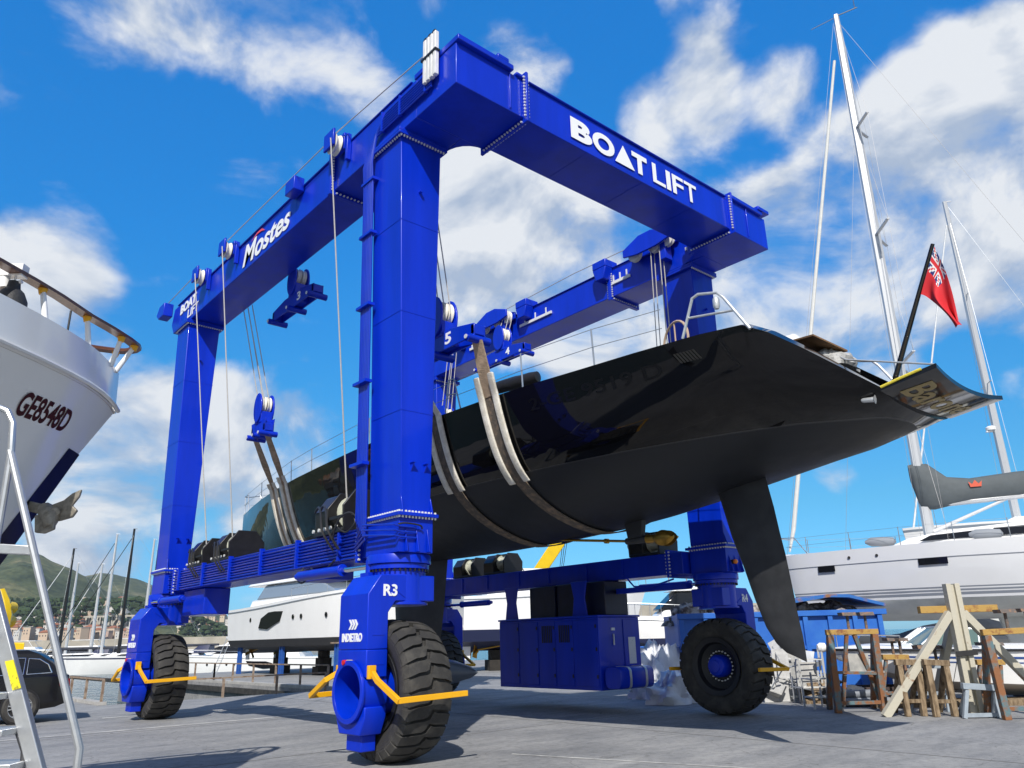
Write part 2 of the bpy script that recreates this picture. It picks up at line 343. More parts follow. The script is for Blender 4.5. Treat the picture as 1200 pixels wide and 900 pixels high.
# cross beam
b=MB(); b.box((0,0,ZB),(1.47,1.16,ZT)); b.box((1.53,.02,ZB+.015),(7.74,1.12,ZT)); b.box((7.80,0,ZB),(W,1.16,ZT))
b.box((-.02,-.09,ZT+.003),(1.2,1.22,ZT+.11)); b.box((1.3,-.05,ZT+.003),(1.5,1.0,ZT+.06)); b.box((7.85,-.07,ZT+.003),(9.1,1.22,ZT+.10)); b.box((8.9,-.1,ZT+.105),(9.36,1.2,ZT+.2)); b.box((.85,-.08,ZT+.115),(1.1,.4,ZT+.2))
b.box((1.6,-.03,ZT+.003),(7.68,1.15,ZT+.03))
CB=b.build('cross_beam',BLUE,LIFT,bevel=.012)
b=MB()
for x in (1.50,7.77): b.box((x-.026,-.10,ZB-.10),(x+.026,1.22,ZT+.12))
for x in (1.16,8.45): b.box((x-.012,-.03,ZB+.05),(x+.012,-.003,ZT-.02))
b.build_each('splice_flange',BLUE,CB,bevel=.006)
b=MB()
for x in (1.50,7.77):
    for s_ in (-1,1):
        bolts(b,(x+s_*.028,-.06,ZB+.02),(x+s_*.028,-.06,ZT+.02),13,(s_,0,0)); bolts(b,(x+s_*.028,.05,ZB-.06),(x+s_*.028,1.1,ZB-.06),15,(s_,0,0))
b.build('splice_bolts',BOLT,CB)
# corner plates under the cross beam
b=MB()
for sx,x0 in ((1,0),(-1,W)):
    P=[(x0+sx*.98,1.165),(x0+sx*1.5,1.165)]+[(x0+sx*(1.5-.5*math.sin(R(a))),1.165+.55*(1-math.cos(R(a)))) for a in range(15,91,15)]
    b.prism([(x,y,ZB+.01) for x,y in P],(0,0,.06))
b.build_each('corner_plate',BLUE,LIFT)
# lettering on the cross beam
zb_,zt_=PY(670.4,160.4,-.004).z,PY(668.7,135.9,-.004).z
def xw(px,py): return PY(px,py,-.004).x
LTR=[('B',668.9,693.9,.05),('O',694.6,720.3,.05),('T',741,758.6,.05),('L',764.9,779.6,.015),('I',781,786,.015),('F',788.3,801.2,.015),('T',802.4,816.6,.015)]
for ch,a,c,bo in LTR:
    k=lambda p:150+(p-668)*.55
    x0,x1=xw(a,k(a)),xw(c,k(c))
    text_fit(b:=MB(),ch,(x0,-.004,zb_),(x1,-.004,zb_),(x0,-.004,zt_),bold=bo,ext=.0015); b.build('lettering',WHITEL,CB)
x0,x1=xw(720.6,182),xw(743.6,195); xm=xw(731,185)
MB().prism([(x0,-.002,zb_),(x1,-.002,zb_),(xm,-.002,zt_)],(0,-.003,0)).build('lettering',WHITEL,CB)
# side beams
SB=[]
for sx,x0 in ((1,0.),(-1,W)):
    X=lambda a:x0+sx*a
    b=MB(); b.box((X(.0),1.165,ZB),(X(.97),4.1,ZT)); b.box((X(.01),4.22,ZB+.012),(X(.96),LN-.5,ZT)); 
    b.prism([(X(.0),LN-.497,ZB+.012),(X(.0),LN,ZB+.012),(X(.0),LN+.25,ZB+.35),(X(.0),LN+.1,ZT),(X(.0),LN-.497,ZT)],(sx*.97,0,0))
    b.box((X(-.03),1.3,ZT+.003),(X(1.0),LN-.2,ZT+.03))
    o=b.build('side_beam',BLUE,LIFT,bevel=.012); SB.append(o)
    b=MB(); b.box((X(-.10),4.105,ZB-.1),(X(1.05),4.215,ZT+.12)); b.build('splice_flange',BLUE,o,bevel=.008)
    b=MB()
    for sy,y in ((-1,4.10),(1,4.22)):
        bolts(b,(X(-.055),y,ZB),(X(-.055),y,ZT+.04),14,(0,sy,0)); bolts(b,(X(1.01),y,ZB),(X(1.01),y,ZT+.04),14,(0,sy,0)); bolts(b,(X(.05),y,ZB-.055),(X(.95),y,ZB-.055),12,(0,sy,0))
    b.build('splice_bolts',BOLT,o)
# Mostes lettering with its swoosh, and the small BOAT LIFT, on the outer side of the left beam
def lp(px,py): return PX(px,py,-.006)
bl,br,tl=lp(285,313),lp(339,268.5),lp(288,288)
def onside(y0,y1,z0,z1): return V((-.006,y0,z0)),V((-.006,y1,z0)),V((-.006,y0,z1))
ya_,yb_=PX(285,305,-.006).y,PX(340,258,-.006).y; zc=(ZB+ZT)/2
text_fit(b:=MB(),'Mostes',*onside(ya_,yb_,zc-.30,zc+.27),bold=.022,shear=.22); b.build('lettering',WHITEL,SB[0])
ys=ya_+(yb_-ya_)*.45
MB().prism([(-.005,ys+(yb_-ya_)*q,zc+.16+z) for q,z in ((.02,.06),(-.06,.13),(-.16,.15),(-.30,.09),(-.16,.20),(-.05,.19))],(-.006,0,0)).build('swoosh',mat('red_emblem',(.75,.08,.12),.5),SB[0])
y0,y1=PX(211,371,-.006).y,PX(229.5,352,-.006).y
text_fit(b:=MB(),'BOAT',*onside(y0,y1,ZB+.42,ZB+.72),bold=.045); b.build('lettering',WHITEL,SB[0])
y0,y1=PX(219.5,372,-.006).y,PX(232.5,357,-.006).y
text_fit(b:=MB(),'LIFT',*onside(y0,y1,ZB+.10,ZB+.36),bold=.012); b.build('lettering',WHITEL,SB[0])
# legs
for i,(tx,ty) in enumerate(TU):
    s_=1 if tx<4 else -1; near=ty<5
    c=tx-s_*.03
    t0,t1=(c-.43,c+.43),(c-.27,c+.27); y0,y1=(1.62,2.54) if near else (12.42,13.34)
    if not near: y0,y1=12.42,13.3
    b=MB(); b.hexa([(t1[0],y0,3.5),(t1[1],y0,3.5),(t1[1],y1,3.5),(t1[0],y1,3.5),(t0[0],y0,ZB-.115),(t0[1],y0,ZB-.115),(t0[1],y1,ZB-.115),(t0[0],y1,ZB-.115)])
    leg=b.build('leg',BLUE,LIFT,bevel=.012)
    b=MB(); b.box((c-.52,y0-.09,ZB-.115),(c+.52,y1+.09,ZB-.06)); b.box((c-.52,y0-.09,ZB-.057),(c+.52,y1+.09,ZB-.003)); b.box((t1[0]-.10,y0-.09,3.465),(t1[1]+.10,y1+.09,3.52))
    for x in (t1[0],t1[1]):   # gussets at the foot
        b.prism([(x-.012,y0-.08,3.52),(x-.012,y0-.003,3.52),(x-.012,y0-.003,3.78)],(.024,0,0))
    b.build_each('leg_flange',BLUE,leg,bevel=.006)
    b=MB()
    bolts(b,(c-.46,y0-.05,ZB-.116),(c+.46,y0-.05,ZB-.116),16,(0,0,-1)); bolts(b,(c-s_*.47,y0,ZB-.116),(c-s_*.47,y1,ZB-.116),14,(0,0,-1))
    bolts(b,(t1[0]-.06,y0-.05,3.52),(t1[1]+.06,y0-.05,3.52),12,(0,0,1)); bolts(b,(t1[0]-.06,y0-.05,3.465),(t1[1]+.06,y0-.05,3.465),12,(0,0,-1)); bolts(b,(t1[0]-.06,y0,3.52),(t1[0]-.06,y1,3.52),14,(0,0,1)); bolts(b,(t1[0]-.06,y0,3.465),(t1[0]-.06,y1,3.465),14,(0,0,-1))
    b.build('flange_bolts',BOLT,leg)
    b=MB()
    for x in (c-.1,c+.15): b.prism([(x-.03,y0-.002,4.3),(x+.03,y0-.002,4.3),(x+.03,y0-.10,4.3),(x-.03,y0-.10,4.3)],(0,0,.02)); b.prism([(x-.008,y0-.002,4.3),(x-.008,y0-.09,4.3),(x-.008,y0-.002,4.17)],(.016,0,0))
    for z in (9.2,): b.cyl((c-.02,y0,z),(c-.02,y0-.08,z),.03)
    b.build_each('lifting_lug',BLUE,leg)
    # box under the leg and slewing ring
    b=MB(); b.box((c-.31,y0-.02,2.925),(c+.31,y1+.02,3.462)); 
    for x in (c-.2,c,c+.2): b.prism([(x-.01,y0-.023,2.93),(x-.01,y0-.12,2.93),(x-.01,y0-.023,3.3)],(.02,0,0))
    b.build('leg_foot',BLUE,LIFT,bevel=.01)
    b=MB(); b.lathe([(.50,2.78),(.50,2.90),(.49,2.92)],(tx,ty,0),(0,0,1),36); b.lathe([(.47,2.70),(.47,2.775)],(tx,ty,0),(0,0,1),36); b.lathe([(.42,2.2),(.42,2.698)],(tx,ty,0),(0,0,1),36)
    b.lathe([(.45,2.17),(.45,2.21)],(tx,ty,0),(0,0,1),36)
    tur=b.build('slewing_turret',BLUE,LIFT,bevel=.006)
    b=MB()
    for k in range(36): q=2*math.pi*k/36; b.cyl((tx+.455*math.cos(q),ty+.455*math.sin(q),2.70),(tx+.455*math.cos(q),ty+.455*math.sin(q),2.66),.016,n=6)
    b.build('ring_bolts',BLACKP,tur)
b=MB()
for i,(tx,ty) in enumerate(TU):
    s_=1 if tx<4 else -1; c=tx-s_*.03; y0=1.62 if ty<5 else 12.42; y1=y0+.9
    for z in (5.15,6.85,8.55):
        k=(z-3.5)/(ZB-.115-3.5); hw=.27+.16*k
        b.box((c-hw-.004,y0-.005,z-.006),(c+hw+.004,y0-.0015,z+.006)); b.box((c-hw-.006,y0+.01,z-.006),(c-hw-.0015,y1-.01,z+.006)); b.box((c+hw+.0015,y0+.01,z-.006),(c+hw+.006,y1-.01,z+.006))
for x in (3.1,4.7,6.3): b.box((x-.005,.0165,ZB+.03),(x+.005,.0185,ZT-.02)); b.box((x-.005,.05,ZB+.0105),(x+.005,1.1,ZB+.0135))
for y in (5.9,7.6,9.3,11.0):
    for x in (.0065,W-.0085): b.box((x,y-.005,ZB+.03),(x+.002,y+.005,ZT-.02))
b.build('weld_seam',BLUE,LIFT)
# wheel carriages
DL=R(.8)
def frame(i):
    tx,ty=TU[i]; s_=1 if tx<4 else -1
    A=V((math.cos(DL)*s_,math.sin(DL)*s_,0)); T=V((-math.sin(DL),math.cos(DL),0)); O=V((tx,ty,0))
    return lambda a,t,z:O+A*a+T*t+V((0,0,z)),A,T,s_
def tread(L,wr,ww):
    b=MB(); n=30; hw=ww/2
    for k in range(n):
        for sd_ in (-1,1):
            th0=2*math.pi*(k+(.5 if sd_>0 else 0))/n; pw=2*math.pi/n*.77
            P=[]
            for wv,sl,rr in ((.0,-.12,wr),(.10,-.02,wr+.004),(.22,.02,wr-.004),(hw-.03,.20,wr-.045),(hw+.004,.26,wr-.14),(hw-.012,.28,wr-.25)):
                P.append((wv,sl*2*math.pi/n*1.6,rr))
            rings=[]
            for (wv,sl,rr) in P:
                zig=.03 if wv==0 else 0
                q=[]
                for dth,dr in ((0,0),(pw,0),(pw,-.065),(0,-.065)):
                    th=th0+sl*.75+dth; r2=rr+dr if wv<hw-.02 else rr-(.03 if dr else 0)
                    q.append(L((sd_*(wv+(.012 if wv==0 else 0))+(.035*(1 if dth==0 else -1) if wv==0 else 0)),r2*math.cos(th),r2*math.sin(th)))
                rings.append(q)
            b.loft(rings)
    return b
WZ=.985
for i,(tx,ty) in enumerate(TU):
    L,A,T,s_=frame(i)
    P3=lambda pts:[L(*p) for p in pts]
    b=MB()
    # inverted L: leg outboard, arm to the turret
    poly=[(-.77,1.55),(-.77,2.32),(-.56,2.60),(.40,2.60),(.40,2.22),(-.30,2.22),(-.42,2.06),(-.42,1.55)]
    b.prism([L(a,-.40,z) for a,z in poly],T*.80)
    ar=[(.385*math.cos(R(q)),WZ+.385*math.sin(R(q))) for q in range(30,151,10)]
    b.prism([L(-.77,t,z) for t,z in [(.40,1.549),(.40,WZ+.19)]+ar+[(-.40,WZ+.19),(-.40,1.549)]],A*.35)
    ar=[(.385*math.cos(R(q)),WZ+.385*math.sin(R(q))) for q in range(210,331,10)]
    b.prism([L(-.77,t,z) for t,z in [(-.40,.66),(-.40,WZ-.19)]+ar+[(.40,WZ-.19),(.40,.66),(.28,.42),(-.28,.42)]],A*.35)
    b.hexa(P3([(-.69,-.2,.2),(-.45,-.2,.2),(-.45,.2,.2),(-.69,.2,.2),(-.69,-.2,.418),(-.45,-.2,.418),(-.45,.2,.418),(-.69,.2,.418)]))
    car=b.build('wheel_carriage',BLUE,LIFT,bevel=.015)
    # hollow axle tube, open outboard
    b=MB(); n=36; O=L(0,0,WZ)
    b.lathe([(.39,-.83),(.425,-.83),(.425,-.79),(.395,-.775),(.395,-.40),(.33,-.36),(.33,-.06),(.01,-.06),(.01,-.10),(.30,-.12),(.345,-.40),(.355,-.83),(.39,-.83)],O,A,36)
    b.build('axle_tube',BLUE,car,bevel=.004)
    b=MB()
    if i==0: 
        text_fit(b,'R3',L(-.52,-.405,2.29),L(-.28,-.405,2.29),L(-.52,-.405,2.46),bold=.03)
    elif i==1: text_fit(b,'R4',L(-.34,-.405,2.30),L(-.56,-.405,2.30),L(-.34,-.405,2.47),bold=.03)
    if i in (0,2):
        q=[L(-.775,.29,1.66),L(-.775,-.27,1.66),L(-.775,.29,1.78)]; text_fit(b,'INDIETRO',*q,bold=.035)
        for k in range(3):
            y0=.11-k*.075; b.prism([L(-.773,t,z) for t,z in ((y0,1.83),(y0-.05,1.83),(y0-.11,1.90),(y0-.05,1.97),(y0,1.97),(y0-.06,1.90))],-A*.005)
    if b.v: b.build('lettering',WHITEL,car)
    if i in (0,2):
        b=MB(); b.obox(L(-.79,.03,1.38),A*.02,T*.05,(0,0,.035)); bx=b.build('light_box',mat('pale_yellow_plastic',(.85,.65,.12),.4),car)
        MB().cyl(L(-.79,.11,1.38),L(-.85,.11,1.38),.035).build('stop_button',mat('red_button',(.6,.02,.02),.35),car)
    # weld seams / stiffener bars on the visible side
    b=MB()
    for z in (1.75,1.35): b.obox(L(-.58,-.402,z),A*.10,T*.004,(0,0,.006))
    b.obox(L(-.3,-.403,2.38),A*.16+V((0,0,-.10)),T*.006,V((0,0,.008))); b.build('weld_bead',BLUE,car)
    # yellow guard bars fore and aft of the tyre
    for sg in (-1,1):
        b=MB(); g=lambda a,t,z:L(a-(.13 if sg>0 and a<0 else 0),sg*t,z)
        b.obox(L(-.70,sg*.435,1.25),A*.06,T*.03,(0,0,.09))
        pts=[L(-.70,sg*.47,1.24),g(-.70,.60,1.14),g(-.68,1.10,.90),g(.44,1.12,.93)]
        for p,q in zip(pts,pts[1:]): b.bar(p,q+(q-p).normalized()*.02,.06,.075)
        b.build('guard_bar',YEL,car,bevel=.006)
    # wheel
    cw=-.02; WW=.78; WR=.945
    Lw=lambda a,t,z:L(cw+a,t,WZ+z)
    b=MB(); b.lathe([(.56,-.34),(.60,-.36),(.60,-.33),(.50,-.31),(.47,-.2),(.30,-.12),(.30,.12),(.47,.2),(.50,.31),(.56,.33),(.60,.36),(.56,.345),(.49,.325),(.46,.21),(.27,.13),(.27,-.13),(.46,-.21),(.49,-.325),(.56,-.34)],Lw(0,0,0),A,40); b.lathe([(.3,-.1),(.3,.1)],Lw(0,0,0),A,40)
    wh=b.build('wheel',RIM,LIFT,bevel=.004)
    b=MB(); b.lathe([(.23,.06),(.23,.30),(.19,.36),(.12,.38),(.12,.40),(.02,.41)],Lw(0,0,0),A,30); b.build('hub',BLUE,wh,bevel=.006)
    b=MB()
    for k in range(24): q=2*math.pi*k/24; c=Lw(.13,.30*math.cos(q),.30*math.sin(q)); b.cyl(c,c+A*.05,.017,n=6)
    b.build('wheel_nuts',BOLT,wh)
    b=MB(); h=WW/2
    prof=[(.58,-h*.80),(.66,-h*.93),(.76,-h*1.0),(.84,-h*1.0),(.90,-h*.93),(WR-.03,-h*.78),(WR-.012,-h*.4),(WR-.01,0),(WR-.012,h*.4),(WR-.03,h*.78),(.90,h*.93),(.84,h*1.0),(.76,h*1.0),(.66,h*.93),(.58,h*.80)]
    b.lathe(prof,Lw(0,0,0),A,56,closed=True)
    b2=tread(Lw,WR+.04,WW); i0=len(b.v); b.v+=b2.v; b.f+=[tuple(k+i0 for k in f) for f in b2.f]
    b.build('tyre',RUBBER,wh,ang=28)
    # steering ram
    oy=1 if ty<5 else -1
    hx=tx-s_*.42
    b=MB(); p0,p1=V((hx,ty+oy*2.55,2.78)),V((hx-.0,ty+oy*.15,2.76))
    if ty>5: p0=V((hx,ty-2.2,2.72)); p1=V((hx-.05,ty-.1,2.72))
    pm=p0.lerp(p1,.62); b.cyl(p0,pm,.085); b.cyl(pm,pm+(p1-p0).normalized()*.06,.10); b.cyl(p0-(p1-p0).normalized()*.12,p0,.05)
    ram=b.build('steering_ram',BLUE,LIFT,bevel=.006); MB().cyl(pm,p1,.042).build('ram_rod',CHROME,ram)
    b=MB(); b.cyl(p1+V((0,0,-.12)),p1+V((0,0,.09)),.07); b.box((p1.x-.1,p1.y-.12,2.60),(p1.x+.12,p1.y+.12,2.66)); b.build('ram_pin',BLUE,ram)
# lower beams
for sx in (1,-1):
    X=(lambda a:a) if sx>0 else (lambda a:W-a)
    b=MB(); b.box((X(.28),2.60,2.95),(X(1.0),12.38,3.43)) 
    lo=b.build('lower_beam',BLUE,LIFT,bevel=.012)
    b=MB()
    for y in (2.98,12.0):
        b.box((X(.18),y-.03,2.88),(X(1.07),y+.03,3.50))
    for y in (4.4,5.6,7.0,8.2,9.6,10.8): b.box((X(1.003),y-.02,3.02),(X(1.03),y+.02,3.4))
    b.build_each('stiffener',BLUE,lo,bevel=.004)
    b=MB()
    for y in (2.98,12.0):
        for sy in (-1,1):
            bolts(b,(X(1.04),y+sy*.03,2.93),(X(1.04),y+sy*.03,3.45),8,(0,sy,0)); bolts(b,(X(.21),y+sy*.03,2.93),(X(.21),y+sy*.03,3.45),8,(0,sy,0))
    b.build('splice_bolts',BOLT,lo)
# hydraulic pipe bundle along the left lower beam, up the near leg and over the corner
for k in range(9):
    x,z=.23-.012*(k%2),3.42-.055*k
    P=[(x,12.6,z),(x,2.75+.03*k,z)]
    if k<7:
        xo=-.09; yk=2.72-.05*k
        P=[(x,12.6,z),(x,3.0+.02*k,z),(x-.1,2.85,z+.02),(xo+.12,yk+.04,z+.10),(xo+.10,yk,z+.3),(xo,yk,9.6),(xo-.03,yk,10.05)]
        P+=[(-.06,yk-.06,10.42+.05*k),(-.06,yk-.35,10.60+.055*k),(-.06,.62,10.62+.055*k)]
    MB().tube(P,.019,7).build('hydraulic_pipe',BLUEP,LIFT)
b=MB()
for y in (3.6,5.2,6.8,8.4,10,11.6): b.box((.17,y-.03,2.96),(.262,y+.03,3.48))
for z in (4.4,5.8,7.2,8.6,9.7): b.box((-.13,2.36,z-.025),(.0,2.78,z+.025))
for y in (.8,1.6,2.2): b.box((-.09,y-.02,10.6),(-.003,y+.02,11.02))
b.build_each('pipe_clamp',BLUE,LIFT)
# white cable tray loops at the corner
b=MB()
for k in range(4): x=-.10; y=.42+.10*k; b.box((x-.03,y,10.72),(x+.05,y+.075,11.62))
ct=b.build('cable_tray',mat('white_cable_tray',(.74,.74,.74),.4,var=.1,vscale=9),LIFT,bevel=.01)
b=MB(); b.box((-.145,.40,11.2),(-.04,.84,11.24)); 
for k in range(3): b.tube(arc((-.1,.5+.13*k,11.62),.06,0,180,8,(0,1,0),(0,0,1)),.012,6)
b.build('tray_strap',BLACKP,ct)
# sheave brackets along the outside of the left beam, with ropes down to the winches
def sheave(px,py,zt=11.28):
    p=PX(px,py,-.02); y=p.y
    b=MB(); b.box((-.36,y-.20,10.98),(-.31,y+.20,11.36)); b.box((-.12,y-.20,10.98),(-.04,y+.20,11.36)); b.box((-.31,y+.05,11.30),(-.12,y+.20,11.36)); b.box((-.10,y-.3,10.7),(-.004,y-.22,11.3))
    o=b.build('sheave_bracket',BLUE,LIFT,bevel=.01)
    b=MB(); b.lathe([(.19,-.07),(.22,-.06),(.18,-.012),(.18,.012),(.22,.06),(.19,.07)],(-.215,y,11.12),(1,0,0),24); b.build('sheave',mat('sheave_nylon',(.78,.75,.66),.5),o)
    return y
ys=[sheave(403,165),sheave(275,293),sheave(243,322)]
for px,py in ((352,218),(600,100)):
    if px>500: continue
    y=PX(px,py,0).y; b=MB(); b.prism([(-.25,y-.22,11.0),(-.25,y+.22,11.0),(-.25,y+.22,11.33),(-.25,y-.22,11.33)],(.245,0,0)); b.build('rope_anchor',BLUE,LIFT,bevel=.015)
b=MB(); b.prism([(-.28,14.05,10.95),(-.28,14.5,10.95),(-.28,14.72,11.12),(-.28,14.5,11.36),(-.28,14.05,11.36)],(.276,0,0)); b.build('end_bracket',BLUE,LIFT,bevel=.02)
MB().tube([(-.06,.9,11.40),(-.22,ys[0],11.38)],.012,6).build('rope',ROPE,LIFT)
MB().tube([(-.22,ys[0]+.2,11.34),(-.22,ys[1],11.40)],.012,6).build('rope',ROPE,LIFT)
MB().tube([(-.2,ys[2],11.36),(-.15,14.5,11.38)],.012,6).build('rope',ROPE,LIFT)
# winches on the lower beams: drum between hexagonal side plates, bulky motor beside it
def winch(xc,yc,sx,z0=3.44,big=1):
    def Wd(m):   # scale about the foot of the winch
        m.v=[V((xc+(p.x-xc)*big,yc+(p.y-yc)*(1+(big-1)*.45),z0+(p.z-z0)*big)) for p in m.v]; return m
    b=MB(); hx=[(-.30,0),(.30,0),(.32,.30),(.16,.50),(-.16,.50),(-.32,.30)]
    for y in (-.36,.10): b.prism([(xc+sx*a,yc+y-.02,z0+z) for a,z in hx],(0,.04,0))
    b.box((xc-.03,yc-.34,z0+.46),(xc+.03,yc+.1,z0+.50)); b.box((xc-.31,yc-.34,z0+.003),(xc+.31,yc+.5,z0+.05)); b.box((xc-sx*.30,yc-.34,z0+.16),(xc-sx*.28,yc+.08,z0+.2))
    o=Wd(b).build('winch',BLACKP,LIFT,bevel=.01)
    b=MB(); b.lathe([(.20,-.33),(.20,-.30),(.155,-.295),(.155,.05),(.20,.055),(.20,.075)],(xc,yc,z0+.27),(0,1,0),24); Wd(b).build('drum',DRUM,o)
    b=MB(); b.prism([(xc+a*.9,yc+.125,z0+z*.98) for a,z in hx],(0,.42,0)); b.cyl((xc,yc+.55,z0+.27),(xc,yc+.72,z0+.27),.15,.12); Wd(b).build('motor',mat('winch_motor_black',(.015,.015,.017),.28,var=.3,vscale=10,bump=.2,bscale=12),o,bevel=.03)
    b=MB()
    for k in range(5): 
        a=xc-sx*.31; y=yc-.2+k*.17; b.cyl((a,y,z0+.07),(a-sx*.02,y,z0+.07),.022,n=8)
    Wd(b).build('bolt_heads',BOLT,o)
    b=MB()
    for k in range(2):
        y=yc-.1+.16*k; b.tube(smooth([(xc-sx*.34,y-.25,z0-.2),(xc-sx*.46,y-.2,z0+.0),(xc-sx*.42,y-.02,z0+.22),(xc-sx*.34,y+.25,z0+.34),(xc-sx*.3,y+.45,z0+.3)]),.014,7)
    Wd(b).build_each('hose',HOSE,o)
    return o
wy=[PX(395,598,.3).y-.05,PX(232,650,.3).y-.1,PX(262,640,.3).y-.1]
print('winch y',wy)
for k_,y in enumerate(wy): winch(.62,y,1,big=1.5 if k_==0 else 1.28)
wr=[PX(555,660,8.7).y,PX(592,655,8.7).y,PX(768,632,8.7).y]; print('winch r',wr)
for y in wr: winch(8.66,y,-1,big=1.15)
for y,(px,py) in zip((ys[0],ys[2],ys[1]),((398,180),(243,330),(268,300))):
    j={0:0,1:2,2:1}
for ytop,yd in ((ys[0],wy[0]),(ys[2],wy[1]),(ys[1],wy[2])):
    MB().tube([(-.40,ytop-.18,11.1),(.42,yd-.1,3.86)],.014,6).build('rope',ROPE,LIFT)
# loose hoses at the near end of the left lower beam and at the leg foot
b=MB(); o=V((.14,3.2,3.4))
b.tube(smooth([o+V((0,.5,.0)),o+V((-.12,.4,-.1)),o+V((-.16,.2,.05)),o+V((-.12,.05,.25)),o+V((-.06,-.15,.3)),o+V((-.05,-.3,.12)),o+V((-.1,-.1,-.02)),o+V((-.15,.15,.1))]),.015,7)
b.tube(smooth([o+V((-.02,.3,-.25)),o+V((-.14,.25,-.1)),o+V((-.18,.0,.2)),o+V((-.1,-.25,.28)),o+V((-.05,-.45,.1))]),.014,7)
b.tube(smooth([(.08,1.58,3.33),(.2,1.55,3.35),(.45,1.54,3.33),(.5,1.56,3.28)]),.014,7)
b.tube(smooth([(.2,4.9,2.94),(.1,4.85,2.72),(.08,4.6,2.68),(.1,4.4,2.85)]),.016,7); b.tube(smooth([(.1,4.4,2.9),(.05,3.9,2.78),(.02,3.4,2.95)]),.018,7)
b.build_each('hose',HOSE,LIFT)
b=MB()
for k,z in enumerate((3.30,3.22,3.14)):
    b.tube([(-.05,2.4,z+.1),(.0,1.57,z+.02),(.12,1.56,z),(.40,1.57,z)],.016,7)
b.build_each('hydraulic_pipe',BLUEP,LIFT)
# brackets hung below the lower beam, left side (seen against the sky at its far end)
b=MB(); b.box((.35,10.15,2.35),(.95,11.55,2.94)); b.box((.35,4.3,2.72),(.9,5.2,2.94)); b.build_each('valve_box',BLUE,LIFT,bevel=.02)
# orange beacon on the right near foot
b=MB(); c=PY(862,658,1.5); b.cyl((c.x-.02,1.59,c.z),(c.x-.02,1.52,c.z),.05); bo=b.build('beacon_base',BLACKP,LIFT); b=MB(); b.sphere((c.x-.02,1.49,c.z),.055); b.build('beacon_lens',ORANGE,bo)
# power pack slung under the right lower beam
x0,x1,y0,y1,z0,z1=7.55,9.0,4.62,8.22,.47,2.08
b=MB(); b.box((x0,y0,z0),(x1,y1,z1)); b.box((x0-.03,y0-.03,z1+.003),(x1+.03,y1+.03,z1+.05))
pk=b.build('power_pack',BLUE,LIFT,bevel=.012)
for k,(a,c) in enumerate(((4.66,5.43),(5.46,6.05),(6.08,6.66),(6.70,7.40),(7.43,8.18))):
    b=MB(); b.box((x0-.018,a,z0+.08),(x0-.003,c,z1-.05)); d=b.build('door',BLUE,pk,bevel=.006)
    if k in (1,2):
        b=MB()
        for q in range(6): b.box((x0-.030,(a+c)/2-.19+q*.065,z1-.55),(x0-.019,(a+c)/2-.155+q*.065,z1-.15))
        b.build('vent',BLACKP,d)
    b=MB()
    for z in (z0+.3,z0+.9,z1-.2): b.box((x0-.034,a+.01,z-.04),(x0-.019,a+.05,z+.04))
    b.build_each('hinge',BLACKP,d)
b=MB(); b.box((x0+.85,y0-.02,z0+.08),(x1-.05,y0-.003,z1-.06)); d=b.build('door',BLUE,pk,bevel=.006)
b=MB(); b.box((x0+1.0,y0-.026,1.02),(x0+1.25,y0-.021,1.62)); b.build('notice_plate',mat('notice_white',(.78,.8,.82),.5,col2=(.35,.4,.5),vscale=25,thr=(.6,.7)),pk)
b=MB(); b.box((x0+.42,y0-.03,1.78),(x0+.54,y0-.003,1.84)); b.box((x0+.47,y0-.04,1.45),(x0+.50,y0-.01,1.7)); b.build('handle',GALV,pk)
# fuel tank with straps
b=MB(); tx0,tx1,ty0,ty1,tz0,tz1=7.62,8.78,4.06,4.57,.52,.92
pr=[]; cyy,czz=(ty0+ty1)/2,.74; 
for k in range(20):
    q=2*math.pi*k/20; cc,ss=math.cos(q),math.sin(q); pr.append((math.copysign(abs(cc)**.5,cc)*.25,math.copysign(abs(ss)**.5,ss)*.24))
b.loft([[(x,cyy+p*k,czz+q*k) for p,q in pr] for x,k in ((tx0,.93),(tx0+.03,1),(tx1-.03,1),(tx1,.93))]); tk=b.build('fuel_tank',BLUE,pk,bevel=.0)
for x in (7.95,8.5):
    b=MB(); b.loft([[(xx,cyy+p*1.04,czz+q*1.04) for p,q in pr] for xx in (x-.035,x+.035)]); b.build('tank_strap',GALV,pk)
# hangers from the beam to the power pack
b=MB()
for y in (5.4,7.95,):
    b.prism([(7.75,y-.25,2.13),(7.75,y+.25,2.13),(7.75,y+.18,2.55),(7.75,y+.27,2.95),(7.75,y-.27,2.95),(7.75,y-.18,2.55)],(.04,0,0)); b.prism([(8.9,y-.25,2.13),(8.9,y+.25,2.13),(8.9,y+.27,2.95),(8.9,y-.27,2.95)],(.04,0,0))
b.build_each('pack_hanger',BLUE,LIFT,bevel=.01)
b=MB(); b.box((7.98,4.75,2.13),(8.8,5.6,2.93)); b.box((8.06,5.63,2.13),(8.85,6.5,2.94)); b.box((8.0,6.53,2.13),(8.82,7.48,2.92)); b.cyl((8.4,7.62,2.13),(8.4,7.62,2.9),.045)
b.build_each('engine_block',mat('dark_navy_machinery',(.004,.006,.03),.4,var=.4,vscale=5),LIFT,bevel=.02)
b=MB(); b.box((8.35,2.6,2.62),(8.55,4.7,2.74)); b.tube([(8.2,4.2,2.95),(8.2,4.0,2.75),(8.25,3.5,2.72),(8.3,2.9,2.85)],.02,7); b.build('tie_bar',BLUE,LIFT)
